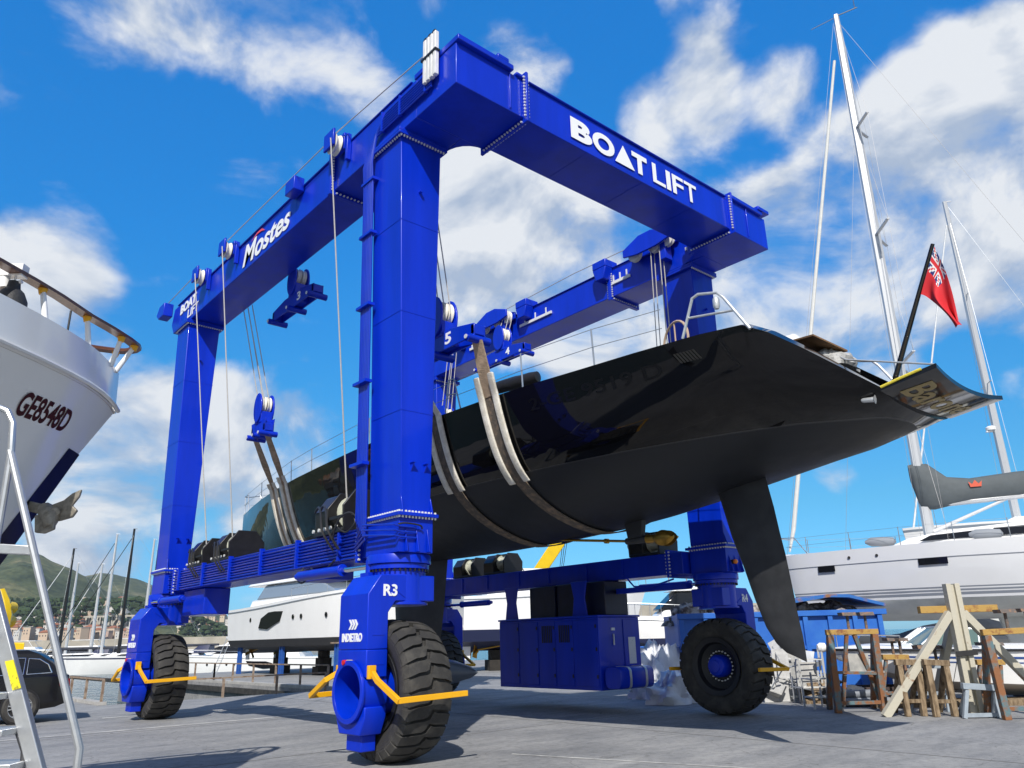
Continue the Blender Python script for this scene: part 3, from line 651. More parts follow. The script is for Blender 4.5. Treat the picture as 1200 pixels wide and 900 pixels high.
# upper trolleys and travel rails on the right side beam
for px,py,xx in ((580,372,8.0),(762,296,8.0)):
    y=PX(px,py,8.05).y
    b=MB(); b.prism([(7.86,y-.75,11.0),(7.86,y-.75,11.22),(7.86,y-.2,11.42),(7.86,y+.2,11.42),(7.86,y+.75,11.2),(7.86,y+.75,11.0),(7.86,y+.3,10.92),(7.86,y-.3,10.92)],(.06,0,0)); b.prism([(8.22,y-.75,11.0),(8.22,y-.75,11.22),(8.22,y-.2,11.42),(8.22,y+.2,11.42),(8.22,y+.75,11.2),(8.22,y+.75,11.0)],(.06,0,0))
    b.box((8.0,y-.5,10.55),(8.27,y-.3,11.0))
    t=b.build('sheave_trolley',BLUE,LIFT,bevel=.012)
    for dy in (-.55,-.15,.5):
        b=MB(); b.lathe([(.17,-.06),(.20,-.05),(.165,-.01),(.165,.01),(.20,.05),(.17,.06)],(8.07,y+dy,11.06),(1,0,0),24); b.build('sheave',MATS['sheave_nylon'],t)
    b=MB(); 
    for y0_,y1_ in ((y-2.3,y-.9),(y+.9,y+1.6)):
        b.box((8.27,y0_,10.66),(8.312,y1_,10.74)); 
        for q in range(3): yy=y0_+(y1_-y0_)*(q+.5)/3; b.box((8.28,yy-.02,10.74),(8.30,yy+.02,10.92))
    b.build_each('travel_rail',mat('white_rail',(.72,.73,.74),.4),t)
for px,py in ((616,368),(708,325),(540,398)):
    y=PX(px,py,8.2).y; b=MB(); b.prism([(8.0,y-.24,11.14),(8.0,y+.24,11.14),(8.0,y+.14,10.8),(8.0,y-.14,10.8)],(.31,0,0)); b.box((8.0,y-.24,11.143),(8.5,y+.24,11.36)); o=b.build('rope_anchor',BLUE,LIFT,bevel=.02)
b=MB(); b.tube([(8.1,2.2,11.34),(8.1,5.3,11.42),(8.1,8.4,11.36),(8.1,11,11.3)],.012,6); b.build('rope',ROPE,LIFT)
# ------------------------------------------------------------------ hook blocks with spreader bars, hung on ropes
def hook_block(num,x,y,z,top,label,half=1.12,nx=-1,face=True):
    """z is the axis of the lower bar; ropes climb to top"""
    T_=thing('hook_block',label,'hook block',(x,y,z),0,'hook blocks under the side beams')
    b=MB(); pf=[(-half,-.10),(half,-.10),(half,.14),(.45,.26),(-.45,.26),(-half,.14)]
    for sx in (-.13,.10): b.prism([(x+sx,y+a,z+q) for a,q in pf],(.03,0,0))
    b.box((x-.13,y-half,z-.06),(x+.13,y-half+.1,z+.13)); b.box((x-.13,y+half-.1,z-.06),(x+.13,y+half,z+.13)); b.box((x-.099,y-.4,z-.05),(x+.099,y+.4,z+.2))
    b.build('spreader_bar',BLUE,T_,bevel=.012)
    b=MB(); ov=[(.24*math.cos(R(a)),.62+.40*math.sin(R(a))) for a in range(0,360,20)]
    for sx in (-.19,.15): b.prism([(x+sx,y+p,z+q) for p,q in ov],(.04,0,0))
    b.box((x-.15,y-.2,z+.2),(x+.15,y+.2,z+.5)); b.build_each('cheek_plate',BLUE,T_,bevel=.01)
    b=MB()
    for sx in (-.07,.07): b.lathe([(.20,-.05),(.22,-.045),(.18,-.01),(.18,.01),(.22,.045),(.20,.05)],(x+sx,y,z+.72),(1,0,0),24)
    b.build_each('sheave',MATS['sheave_nylon'],T_)
    for dy in (-half+.06,0,half-.06):
        b=MB(); b.cyl((x-.24,y+dy,z-.13),(x+.24,y+dy,z-.13),.075); b.cyl((x-.26,y+dy,z-.13),(x-.24,y+dy,z-.13),.05); o=b.build('strap_pin',BLUE,T_); MB().cyl((x-.275,y+dy,z-.13),(x-.262,y+dy,z-.13),.04).build('pin_end',BOLT,o)
    if face:
        b=MB(); a=x-.132
        text_fit(b,str(num),(a,y-.27-.0,z-.02),(a,y-.45,z-.02),(a,y-.27,z+.20),bold=.03); b.build('numeral',WHITEL,T_)
    for (dx,dy) in ((-.07,-.17),(-.07,.17),(.07,-.17),(.07,.17)):
        MB().tube([(x+dx,y+dy,z+.72),(top[0]+dx,top[1]+dy*.8,top[2])],.013,6).build('rope',ROPE,T_)
    return T_
B5=(1.5,2.45,6.72); B3=(1.15,8.05,9.52); B1=(1.6,10.62,6.95); B4=(7.78,8.1,9.62)
hook_block(5,*B5,(1.12,2.6,10.5),'blue hook block numbered 5 beside the near left leg, holding the brown straps')
hook_block(3,*B3,(1.1,8.2,10.5),'empty blue hook block numbered 3 drawn up close under the left side beam')
hook_block(4,*B4,(8.07,8.2,11.0),'blue hook block numbered 4 below the right side beam, behind the brown strap')
hook_block(1,*B1,(1.0,10.85,10.45),'blue hook block on long ropes holding the two straps around the bow',half=.42,face=False)
b6=(7.9,2.3,5.9); hook_block(6,*b6,(8.07,2.35,11.0),'blue hook block hanging behind the deck of the black yacht, mostly hidden',half=.9,face=False)
# ------------------------------------------------------------------ the black racing yacht in the slings
def hull_black():
    m=bpy.data.materials.new('black_hull_paint'); m.use_nodes=True; t=m.node_tree; b=t.nodes['Principled BSDF']; L=t.links
    tc=t.nodes.new('ShaderNodeTexCoord'); sp=t.nodes.new('ShaderNodeSeparateXYZ'); L.new(tc.outputs['Object'],sp.inputs[0])
    # boot line: glossy topsides above, matt antifouling below
    y=t.nodes.new('ShaderNodeMath'); y.operation='MULTIPLY_ADD'; L.new(sp.outputs[1],y.inputs[0]); y.inputs[1].default_value=.004; y.inputs[2].default_value=4.40
    g=t.nodes.new('ShaderNodeMath'); g.operation='LESS_THAN'; L.new(sp.outputs[2],g.inputs[0]); L.new(y.outputs[0],g.inputs[1])
    n=t.nodes.new('ShaderNodeTexNoise'); n.inputs['Scale'].default_value=1.6; n.inputs['Detail'].default_value=8; n.inputs['Roughness'].default_value=.7; L.new(tc.outputs['Object'],n.inputs['Vector'])
    def mixf(a,b2):
        x=t.nodes.new('ShaderNodeMix'); x.data_type='FLOAT'; L.new(g.outputs[0],x.inputs[0])
        for i,q in ((2,a),(3,b2)):
            if isinstance(q,float): x.inputs[i].default_value=q
            else: L.new(q,x.inputs[i])
        return x.outputs[0]
    r=t.nodes.new('ShaderNodeMapRange'); L.new(n.outputs['Fac'],r.inputs[0]); r.inputs[1].default_value=.3; r.inputs[2].default_value=.75; r.inputs[3].default_value=.42; r.inputs[4].default_value=.62
    b.inputs['Specular IOR Level'].default_value=.34
    L.new(mixf(.03,r.outputs[0]),b.inputs['Roughness'])
    nb=t.nodes.new('ShaderNodeTexNoise'); nb.inputs['Scale'].default_value=.9; nb.inputs['Detail'].default_value=2; L.new(tc.outputs['Object'],nb.inputs['Vector'])
    bp=t.nodes.new('ShaderNodeBump'); bp.inputs['Strength'].default_value=.22; bp.inputs['Distance'].default_value=.05; L.new(nb.outputs['Fac'],bp.inputs['Height']); L.new(bp.outputs[0],b.inputs['Normal'])
    cr=t.nodes.new('ShaderNodeValToRGB'); L.new(n.outputs['Fac'],cr.inputs[0]); cr.color_ramp.elements[0].color=(.0085,.0105,.0145,1); cr.color_ramp.elements[1].color=(.016,.0185,.024,1); cr.color_ramp.elements[0].position=.35; cr.color_ramp.elements[1].position=.7
    x=t.nodes.new('ShaderNodeMix'); x.data_type='RGBA'; L.new(g.outputs[0],x.inputs[0]); x.inputs[6].default_value=(.004,.004,.005,1); L.new(cr.outputs[0],x.inputs[7]); df=t.nodes.new('ShaderNodeMath'); df.operation='SUBTRACT'; L.new(sp.outputs[2],df.inputs[0]); L.new(y.outputs[0],df.inputs[1])
    ab=t.nodes.new('ShaderNodeMath'); ab.operation='ABSOLUTE'; L.new(df.outputs[0],ab.inputs[0])
    ln=t.nodes.new('ShaderNodeMath'); ln.operation='LESS_THAN'; L.new(ab.outputs[0],ln.inputs[0]); ln.inputs[1].default_value=.006
    x2=t.nodes.new('ShaderNodeMix'); x2.data_type='RGBA'; L.new(ln.outputs[0],x2.inputs[0]); L.new(x.outputs[2],x2.inputs[6]); x2.inputs[7].default_value=(.045,.045,.047,1); L.new(x2.outputs[2],b.inputs['Base Color'])
    return m
HB=hull_black()
MATTE=mat('grey_antifouling',(.015,.016,.018),.55,var=.0,col2=(.028,.029,.032),vscale=2.2,thr=(.42,.62))
DECK=mat('dark_deck',(.05,.052,.055),.6,var=.2,vscale=3); GLOSSB=mat('gloss_black',(.006,.006,.007),.06)
CX=4.64
ST=[(-4.36,1.10,4.60,4.43,2.3),(-4.1,1.36,4.84,4.31,2.3),(-3.75,1.80,5.17,4.25,2.2),(-3.45,2.12,5.42,4.19,2.1),(-3.2,2.31,5.55,4.14,2.05),(-2.6,2.44,5.57,4.07,2),(-1.5,2.54,5.60,3.90,2),(-.6,2.6,5.62,3.76,2),(.5,2.66,5.655,3.62,2),(1.5,2.68,5.68,3.53,2),(3,2.67,5.71,3.46,2),(5,2.58,5.76,3.43,2),(7,2.38,5.81,3.45,2),(9,2.13,5.86,3.5,1.95),(11,1.85,5.91,3.57,1.9),(13,1.5,5.96,3.68,1.85),(15,1.08,6.0,3.85,1.8),(17,.58,6.05,4.1,1.7),(18.3,.22,6.08,4.3,1.6),(19,.03,6.1,4.5,1.6)]
def stat(y):
    for a,b in zip(ST,ST[1:]):
        if a[0]<=y<=b[0]:
            k=(y-a[0])/(b[0]-a[0]); return [p+(q-p)*k for p,q in zip(a,b)]
    return ST[-1] if y>0 else ST[0]
PRO=[(0,1),(.08,.983),(.18,.958),(.30,.925),(.42,.886),(.52,.842),(.60,.795),(.68,.73),(.75,.655),(.82,.56),(.88,.45),(.93,.33),(.97,.205),(.99,.11),(1,0)]
def prof(t):
    for (d0,x0),(d1,x1) in zip(PRO,PRO[1:]):
        if d0<=t<=d1: return x0+(x1-x0)*(t-d0)/(d1-d0)
    return 0.
PD_=[0]
for (d0,x0),(d1,x1) in zip(PRO,PRO[1:]): PD_.append(PD_[-1]+math.hypot(d1-d0,x1-x0))
def arcp(q):   # point of the half section at share q of its girth, lightly smoothed
    s_=q*PD_[-1]
    for i in range(len(PRO)-1):
        if s_<=PD_[i+1]+1e-9:
            k=(s_-PD_[i])/(PD_[i+1]-PD_[i]); return PRO[i][0]+(PRO[i+1][0]-PRO[i][0])*k,PRO[i][1]+(PRO[i+1][1]-PRO[i][1])*k
    return 1,0
def section(y,off=0.,n=48):
    _,hb,zd,zk,e=stat(y); P=[]; h=n//2
    def pt(q):
        a=[arcp(max(0,min(1,q+dq))) for dq in (-.03,0,.03)] if .03<q<.97 else [arcp(q)]
        d=sum(p[0] for p in a)/len(a); x=sum(p[1] for p in a)/len(a); w_=max(0,min(.85,(y-8)/6)); return d,max(0,x)*(1-w_)+w_*max(0,1-d)**.46
    for k in range(h+1):
        d,x=pt(k/h); P.append(V((CX-x*(hb+off),y,zd-d*(zd-zk+off))))
    for k in range(h-1,-1,-1):
        d,x=pt(k/h); P.append(V((CX+x*(hb+off),y,zd-d*(zd-zk+off))))
    return P
YA=thing('black_yacht','long black racing yacht hanging in the slings of the blue boat lift','sailing yacht',(CX,7,0))
b=MB(); ys_=sorted(set([s[0] for s in ST]+[-4.2,-3.9,-3.6,-2,-1,1,2,4,6,8,10,12,14,16,17.7]))
b.loft([section(y) for y in ys_],closed=False,caps=False)
b.face(list(reversed(section(-4.36))))
b.build('hull',HB,YA,ang=60)
b=MB(); 
ins=lambda y:(min(.24,stat(y)[1]*.5),.07 if y>-3.3 else .07*max(0,(y+4.36)/1.06))
def dring(y):
    _,hb,zd,zk,e=stat(y); i,u=ins(y); 
    return [(CX-hb,y,zd),(CX-hb+i,y,zd+u)],[(CX+hb-i,y,zd+u),(CX+hb,y,zd)]
b.loft([dring(y)[0] for y in ys_],closed=False); b.loft([dring(y)[1] for y in ys_],closed=False); b.build_each('deck_edge',GLOSSB,YA,ang=60)
b=MB(); b.loft([[dring(y)[0][1],(CX,y,stat(y)[2]+ins(y)[1]+.06*stat(y)[1]/2.6),dring(y)[1][0]] for y in ys_ if y>-3.4],closed=False); b.build('deck',DECK,YA,ang=60)
b=MB(); b.loft([[(CX-q*stat(y)[1]*.42,y,z) for q,z in ((-1,stat(y)[2]+.05),(-.86,stat(y)[2]+.33),(.86,stat(y)[2]+.33),(1,stat(y)[2]+.05))] for y in (3.2,4,6.5,9.0)]); b.build('coachroof',DECK,YA,bevel=.05)
# keel, bulb, rudder, shaft and propeller
def foil(mb,le,te,th,n=7):
    rings=[]
    for (yl,z),(yt,z2) in zip(le,te):
        q=[]
        up=[(0,0),(.05,.6),(.2,.95),(.4,1),(.65,.7),(.85,.3),(1,.02)]
        for a,h in up: q.append((CX-h*th*abs(yt-yl)/2,yl+(yt-yl)*a,z+(z2-z)*a))
        for a,h in reversed(up[1:-1]): q.append((CX+h*th*abs(yt-yl)/2,yl+(yt-yl)*a,z+(z2-z)*a))
        rings.append(q)
    return mb.loft(rings)
pl=lambda L_:[(PX(px,py,CX).y,PX(px,py,CX).z) for px,py in L_]
le=pl([(828,540),(838,566),(848,598),(858,630),(870,660),(885,703),(898,735),(910,754),(922,765),(934,770)])
te=pl([(889,532),(898,562),(907,594),(914,624),(921,651),(930,694),(936,724),(941,745),(944,762),(946,776)])

b=MB(); foil(b,le,te,.13); b.build('rudder',MATTE,YA,ang=50)
b=MB(); foil(b,[(8.9,3.6),(8.75,2.4),(8.6,1.1)],[(6.55,3.6),(6.7,2.4),(6.95,1.1)],.15); b.build('keel_fin',MATTE,YA,ang=50)
b=MB(); b.lathe([(.02,0),(.14,.12),(.27,.4),(.36,.9),(.38,1.5),(.34,2.4),(.24,3.3),(.12,3.9),(.02,4.15)],(CX,9.65,.98),(0,-1,0),24); b.build('keel_bulb',mat('bulb_grey',(.10,.12,.15),.3,var=.1),YA)
b=MB(); b.hexa([(CX-.05,.66,3.28),(CX+.05,.66,3.28),(CX+.05,.98,3.28),(CX-.05,.98,3.28),(CX-.07,.58,3.75),(CX+.07,.58,3.75),(CX+.07,1.06,3.75),(CX-.07,1.06,3.75)]); b.cyl((CX,.52,3.28),(CX,1.06,3.28),.075,.06); b.build('shaft_strut',MATTE,YA,bevel=.02)
BRONZE=mat('bronze',(.40,.23,.04),.32,metal=.85,var=.2,vscale=10)
b=MB(); b.cyl((CX,1.0,3.28),(CX,3.1,3.53),.024); b.cyl((CX,1.5,3.335),(CX,1.58,3.345),.045); b.build('propeller_shaft',BRONZE,YA)
b=MB(); b.cyl((CX,.56,3.275),(CX,.22,3.25),.085,.06,18)
for sg in (1,-1):   # two blades folded aft, one each side of the hub
    rings=[]
    for q in range(13):
        u=q/12; y=.38-.44*u; hz=.135*max(.02,math.sin(math.pi*(.08+.9*u)))**.65; x=CX+sg*(.05+.03*math.sin(math.pi*u)); z=3.25
        rings.append([(x-sg*.01,y,z-hz),(x+sg*.022,y,z-hz*.5),(x+sg*.035,y,z),(x+sg*.022,y,z+hz*.5),(x-sg*.01,y,z+hz),(x-sg*.012,y,z)])
    b.loft(rings)
b.build('propeller',BRONZE,YA)
# fold-down transom platform with the name in gold underneath
p0=PX(1034,455,3.52); p1=PX(1099,433,3.52)
def plat(x,s_):
    k=1-((x-4.62)/1.12)**2
    return V((x,-4.36+(p1.y+4.36)*s_+(.06*k*s_),4.55+(p1.z-4.55+.02)*s_-.09*k*(.9+.1*s_)))
xs=[3.50+2.24*i/16 for i in range(17)]
b=MB(); rings=[]
for x in xs:
    lo=[plat(x,s_) for s_ in (0,.35,.7,1)]; rings.append(lo+[p+V((0,0,.06)) for p in reversed(lo)])
b.loft(rings); pt=b.build('transom_platform',GLOSSB,YA,ang=50)
GOLD=mat('gold_leaf',(.62,.50,.25),.35,metal=.4)
me=text_mesh('Barone',.02,.1); xs_=[v.co.x for v in me.vertices]; ys2=[v.co.y for v in me.vertices]
b=MB(); i0=[]
for v in me.vertices:
    a=(v.co.x-min(xs_))/(max(xs_)-min(xs_)); c=(v.co.y-min(ys2))/(max(ys2)-min(ys2)); p=plat(3.72+a*1.75,.2+c*.58); b.v.append(p+V((0,0,-.006)))
b.f=[tuple(p.vertices) for p in me.polygons]; b.build('gold_name',GOLD,pt)
b=MB(); b.tube([plat(3.50,.02)+V((-.01,0,.04)),plat(3.50,.4)+V((-.02,0,.05)),plat(3.50,.75)+V((-.01,0,.06))],.018,7); b.build('edge_padding',mat('yellow_padding',(.75,.62,.06),.7,bump=.4),pt)
b=MB(); b.lathe([(.02,0),(.03,.02),(.035,.15),(.06,.17),(.02,.18)],PX(1022,462,3.55)+V((0,.15,-.05)),(0.2,-1,-.1),14); b.tube([plat(3.55,.95)+V((0,0,.08)),(3.7,-3.9,5.15),(3.8,-3.5,5.5)],.012,6); b.build('hinge_arm',GALV,pt)
# registration recesses: faint lettering on the black quarter, grille
DK=mat('faint_black_lettering',(.009,.009,.011),.3)
def hullpt(y,zf):   # a point on the near topside at the given share of the depth
    P=section(y,.004); zz_=[p.z for p in P[:25]]; zt=stat(y)[2]-zf
    for a,c in zip(P[:24],P[1:25]):
        if c.z<=zt<=a.z: return a.lerp(c,(a.z-zt)/max(1e-6,a.z-c.z))
    return P[10]
me=text_mesh('2-GE 9519 D',.015,0); xs_=[v.co.x for v in me.vertices]; ys2=[v.co.y for v in me.vertices]
b=MB()
for v in me.vertices:
    a=(v.co.x-min(xs_))/(max(xs_)-min(xs_)); c=(v.co.y-min(ys2))/(max(ys2)-min(ys2)); b.v.append(hullpt(.75-a*2.65,.42-.2*c))
b.f=[tuple(p.vertices) for p in me.polygons]; b.build('registration',DK,YA)
b=MB()
for k in range(7):
    q=[hullpt(-2.15-.05*k,.17),hullpt(-2.18-.05*k,.17),hullpt(-2.26-.05*k,.31),hullpt(-2.23-.05*k,.31)]; b.prism(q,(-.012,0,0))
b.build('air_grille',mat('grille_metal',(.03,.029,.027),.5,metal=.3),YA)
# stanchions, lifelines, pulpit, pushpit, wheel
tops=[]
for (px,py) in ((306,584),(340,564),(364,550),(432,520),(480,501),(610,455),(697,428)):
    best=min((abs(PX(px,py,CX-stat(y)[1]+.08).y-y),y) for y in [k*.1 for k in range(-30,170)])[1]
    hb,zd=stat(best)[1:3]; x=CX-hb+.10; b=MB(); b.cyl((x,best,zd+.04),(x-.03,best,zd+.64),.014,n=8); b.build('stanchion',STEEL,YA); tops.append((x,best,zd))
    xr=CX+hb-.1; b=MB(); b.cyl((xr,best,zd+.04),(xr+.03,best,zd+.64),.014,n=8); b.build('stanchion',STEEL,YA)
for dz in (.63,.33):
    for sx in (1,-1):
        P=[(CX-.12*sx,18.8,6.1+dz)]+[(CX+sx*(x-CX)-.03*sx,y,zd+dz) for x,y,zd in sorted(tops,key=lambda q:-q[1])]+[(CX-sx*2.3,-1.9,5.6+dz)]
        MB().tube(P,.006,5).build('lifeline',STEEL,YA)
b=MB(); b.tube([(CX-.3,17.9,6.08),(CX-.22,18.2,6.7),(CX-.05,18.9,6.74),(CX+.05,18.9,6.74),(CX+.22,18.2,6.7),(CX+.3,17.9,6.08)],.016,7); b.tube([(CX-.1,18.7,6.1),(CX-.05,18.9,6.74)],.014,7); b.tube([(CX-.27,18.05,6.4),(CX-.08,18.8,6.42)],.012,6); b.build('bow_pulpit',STEEL,YA)
b=MB()
xq=2.32
P=[PX(px,py,xq) for px,py in ((800,397),(811,350),(818,345),(840,343),(848,349),(879,385))]
b.tube(P,.022,8); b.tube([PX(807,373,xq),PX(862,363,xq)],.018,7)
b.tube([p+V((4.6,0,0)) for p in P],.022,8); b.build_each('pushpit',GALV,YA)
c=PX(792,402,2.9); ring=arc(c,.34,0,360,24,V((.35,.94,0)),(0,0,1))
b=MB(); b.tube(ring,.02,6)
for q in (90,210,330): b.tube([c,c+(V((.35,.94,0))*math.cos(R(q))+V((0,0,1))*math.sin(R(q)))*.33],.012,6)
b.build('steering_wheel',mat('beige_leather',(.50,.36,.26),.5),YA)
c=PX(838.5,348,xq); b=MB(); b.lathe([(.04,0),(.05,.03),(.05,.12),(.03,.16)],c+V((0,0,-.02)),(0,0,-1),12); b.build('camera_dome',GALV,YA)
P=[PX(px,py,2.15) for px,py in ((522,484),(525.5,446),(532,444),(539.5,478))]; b=MB(); b.tube(P,.016,7); b.tube([PX(524,463,2.15),PX(536,461,2.15)],.012,6); b.build('gate_frame',GALV,YA)
# things lying on her deck
for k,(px,py,lab) in enumerate(((596,452,'smaller black roll lying on the deck of the black yacht, behind the brown strap'),(612,448,'larger black sail roll on the side deck of the black yacht'))):
    c=PX(px,py,2.75+.05*k)+V((0,0,.02)); b=MB(); b.lathe([(.03,-.36),(.11,-.34),(.12,-.2),(.12,.2),(.10,.36),(.03,.38)],c+V((0,.0,.0)),(.2,-1,.03),16); o=b.build('sail_roll',mat('black_cloth',(.014,.014,.016),.45,bump=.4,bscale=9),loc=tuple(c)); tag(o,lab,'sail roll')
c=PX(955,406,3.6); b=MB(); b.obox(c+V((.1,0,.03)),V((.28,-.09,-.08)),V((.08,.22,.04)),V((0,.0,.012))); o=b.build('brown_board',mat('brown_board_wood',(.20,.11,.05),.6,var=.3,vscale=6),loc=tuple(c)); tag(o,'brown wooden board lying on the stern of the black yacht','board')
def lump(c,sx,sy,sz,seed,n=30,rough=.25):
    from mathutils import noise as mn
    b=MB(); c=V(c); rings=[]; m_=13
    for i in range(m_):
        t=math.pi*.5*i/(m_-1); rr=math.cos(t)**.8; q=[]
        for k in range(n):
            a=2*math.pi*k/n; d=V((math.cos(a)*rr,math.sin(a)*rr,math.sin(t)))
            f=1+rough*(1.3*mn.noise(d*1.6+V((seed*3.1,0,0)))+.8*abs(mn.noise(d*4.1+V((0,seed*1.7,0))))+.35*mn.noise(d*9+V((0,0,seed))))
            q.append(c+V((d.x*sx*f,d.y*sy*f,max(0,d.z*sz*f))))
        rings.append(q)
    b.loft(rings); return b
TARP=mat('grey_crumpled_sheet',(.38,.38,.37),.7,var=.4,vscale=7,bump=.8,bscale=9)
c=PX(985,425,4.0); o=lump(c+V((0,.1,-.12)),.42,.3,.28,3).build('grey_sheet',TARP,loc=tuple(c),ang=20); tag(o,'crumpled grey sheet heaped on the stern of the black yacht','sheet')
c=PX(930,397,3.6); o=lump(c+V((.25,.2,-.1)),.35,.3,.24,5,rough=.15).build('white_cover',mat('white_cloth',(.66,.68,.70),.6,var=.15,vscale=5,bump=.5,bscale=8),loc=tuple(c)); tag(o,'small white cover bundled near the helm on the stern of the black yacht','cover')
# ensign staff and red ensign
s0,s1=PX(1049,444,5.15),PX(1093,286,5.15); b=MB(); b.tube([s0+V((0,.05,-.25)),s0,s1],[.04,.04,.028],10); o=b.build('ensign_staff',GLOSSB,loc=tuple(s0)); tag(o,'black ensign staff leaning aft from the stern of the black yacht','flagstaff')
def uj(u,v):   # union flag in the canton, 0..1 each
    x,y=u*2-1,(v*2-1); 
    if abs(x)<.10 or abs(y)<.2: return 1
    if abs(x)<.18 or abs(y)<.36: return 0
    d=min(abs(y-x),abs(y+x))
    return 1 if d<.10 else (0 if d<.28 else 2)
b=MB(); nu,nv=44,30; A_,B_,C_,D_=PX(1095,289,5.15),PX(1079,345,5.15),PX(1127,373,5.15),PX(1114,384,5.15)
def fl(u,v):
    h=B_.lerp(A_,v); f_=D_.lerp(C_,v); p=h.lerp(f_,u)
    p.z-=(.28*math.sin(math.pi*u)*(1-v)*-.55)-.10*math.sin(math.pi*u)*v; p.x+=.10*math.sin(u*7+v*1.5)*u+.06*math.sin(v*9+u*3)*u; p.y+=.06*math.sin(u*5.5-v*4)*u; return p
mi=[]
for j in range(nv+1):
    for i in range(nu+1): b.v.append(fl(i/nu,j/nv))
for j in range(nv):
    for i in range(nu):
        k=j*(nu+1)+i; b.f.append((k,k+1,k+nu+2,k+nu+1)); u,v=(i+.5)/nu,(j+.5)/nv
        mi.append(uj(u*2,(v-.5)*2) if (u<.5 and v>.5) else 1)
FR=mat('flag_red',(.62,.02,.03),.8); FW=mat('flag_white',(.75,.75,.75),.8); FB=mat('flag_blue',(.01,.02,.16),.8)
o=b.build('red_ensign',[FW,FR,FB],loc=tuple(A_),ang=60,fix=False); 
for p,k in zip(o.data.polygons,mi): p.material_index=k
tag(o,'red ensign with a union flag corner drooping from the black staff','flag')
# ------------------------------------------------------------------ slings
STRAPD=mat('worn_strap_dark',(.10,.085,.07),.85,col2=(.24,.17,.115),vscale=9,thr=(.45,.68),bump=.7,bscale=30,stretch=(1,1,1))
STRAPB=mat('worn_strap_brown',(.34,.25,.17),.85,col2=(.52,.38,.26),vscale=8,thr=(.4,.65),bump=.6,bscale=35)
PAD=mat('white_fleece_pad',(.70,.65,.54),.9,col2=(.86,.82,.72),vscale=6,thr=(.4,.6),bump=.5,bscale=40)
def sling(y,start,end,hw,m,label,pads=.9,mtop=None,roll=.13):
    sec=section(y,.02,48); T_=thing('lifting_strap',label,'lifting strap',(CX,y,3.4),0,'lifting straps around the black yacht')
    def nrm(i):
        t=(sec[min(i+1,48)]-sec[max(i-1,0)]).normalized(); return V((t.z,0,-t.x)) if False else (sec[i]-V((CX,y,5.3))).normalized()
    b=MB(); b.ribbon([p for p in sec],V((0,hw,0)),[nrm(i)*.02 for i in range(49)]); b.build('belly_strap',m,T_)
    b=MB()
    for st,e in ((V(start),0),(V(end),48)):
        P=[sec[e],sec[e]+(st-sec[e])*.1,sec[e].lerp(st,.5),st]; sg=-1 if e==0 else 1
        b.ribbon(P,[V((0,hw,0)),V((0,hw,0)),V((.05*sg,hw*.75,0)),V((.02*sg,hw*.8,0))],V((sg*.03,0,0)))
    b.build_each('strap_end',mtop or m,T_)
    last=next(i for i in range(24) if sec[i].z<stat(y)[2]-pads)
    for sy in (-1,1):
        up=(V(start)-sec[0]).normalized()
        P=[sec[0]+up*.38+V((-.05,sy*(hw+.065),0)),sec[0]+up*.12+V((-.05,sy*(hw+.065),0))]+[sec[i]+nrm(i)*.04+V((0,sy*(hw+.065),0)) for i in range(0,last+1)]
        b=MB(); b.loft([[p+V((-.025,-.072,.0)),p+V((-.045,0,0)),p+V((-.025,.072,0)),p+V((.02,.072,0)),p+V((.02,-.072,0))] for p in P]); b.build('fleece_pad',PAD,T_,bevel=.012)
sling(1.62,(B5[0],B5[1]-1.06,B5[2]-.16),(7.9,1.5,5.75),.125,STRAPD,'brown-topped lifting strap hanging from the near end of block 5',1.35,STRAPB)
sling(3.35,(B5[0],B5[1]+1.06,B5[2]-.16),(7.9,3.1,5.75),.125,STRAPD,'dark lifting strap beside the near left leg, partly hidden by it',1.35)
sling(13.15,(B1[0],B1[1]+.36,B1[2]-.16),(7.7,11.2,7.6),.10,STRAPB,'thin brown strap nearest the bow tip of the black yacht',1.55)
sling(12.05,(B1[0],B1[1]-.36,B1[2]-.16),(7.7,10.7,7.6),.10,STRAPB,'brown strap with white pads around the bow, second from the bow tip',1.55)
hook_block(2,7.75,10.95,7.78,(8.07,11,11.0),'blue hook block mostly hidden behind the near left leg',half=.5,face=False)
# ------------------------------------------------------------------ white yacht with the wooden rail, left of the camera
T0=(-4.65,8.6); HD=(.5,.866); NN=(.866,-.5)
def wy_(s,b,z): return rf(T0[0]-HD[0]*s+NN[0]*b,T0[1]-HD[1]*s+NN[1]*b,z)
WYM=mat('white_yacht_gelcoat',(.80,.80,.78),.16,coat=.4,var=.03,vscale=1)
WO=thing('white_motor_yacht','white flared yacht bow with a varnished wooden rail and registration GE8548D, at left','yacht',tuple(wy_(4,0,0)))
def itp(T,s):
    for a,b in zip(T,T[1:]):
        if a[0]<=s<=b[0]: return a[1]+(b[1]-a[1])*(s-a[0])/(b[0]-a[0])
    return T[-1][1] if s>T[0][0] else T[0][1]
BT=[(0,.015),(.08,.10),(.2,.24),(.45,.48),(.75,.70),(1.3,1.0),(2,1.28),(3,1.58),(5,1.9),(8,2.05),(11,2.0),(12.5,1.85)]
LV=[(1.25,.02,1.9),(1.5,.14,1.6),(2.0,.26,1.25),(2.5,.36,.95),(2.9,.46,.75),(3.3,.58,.55),(3.7,.73,.35),(4.0,.87,.17),(4.22,.98,.04),(4.27,1.0,.0)]
SS=[0,.08,.2,.35,.55,.8,1.1,1.5,2,2.6,3.4,4.5,6,8,10,12.3]
def zr(s): return -.012*s-.002*s*s*.2
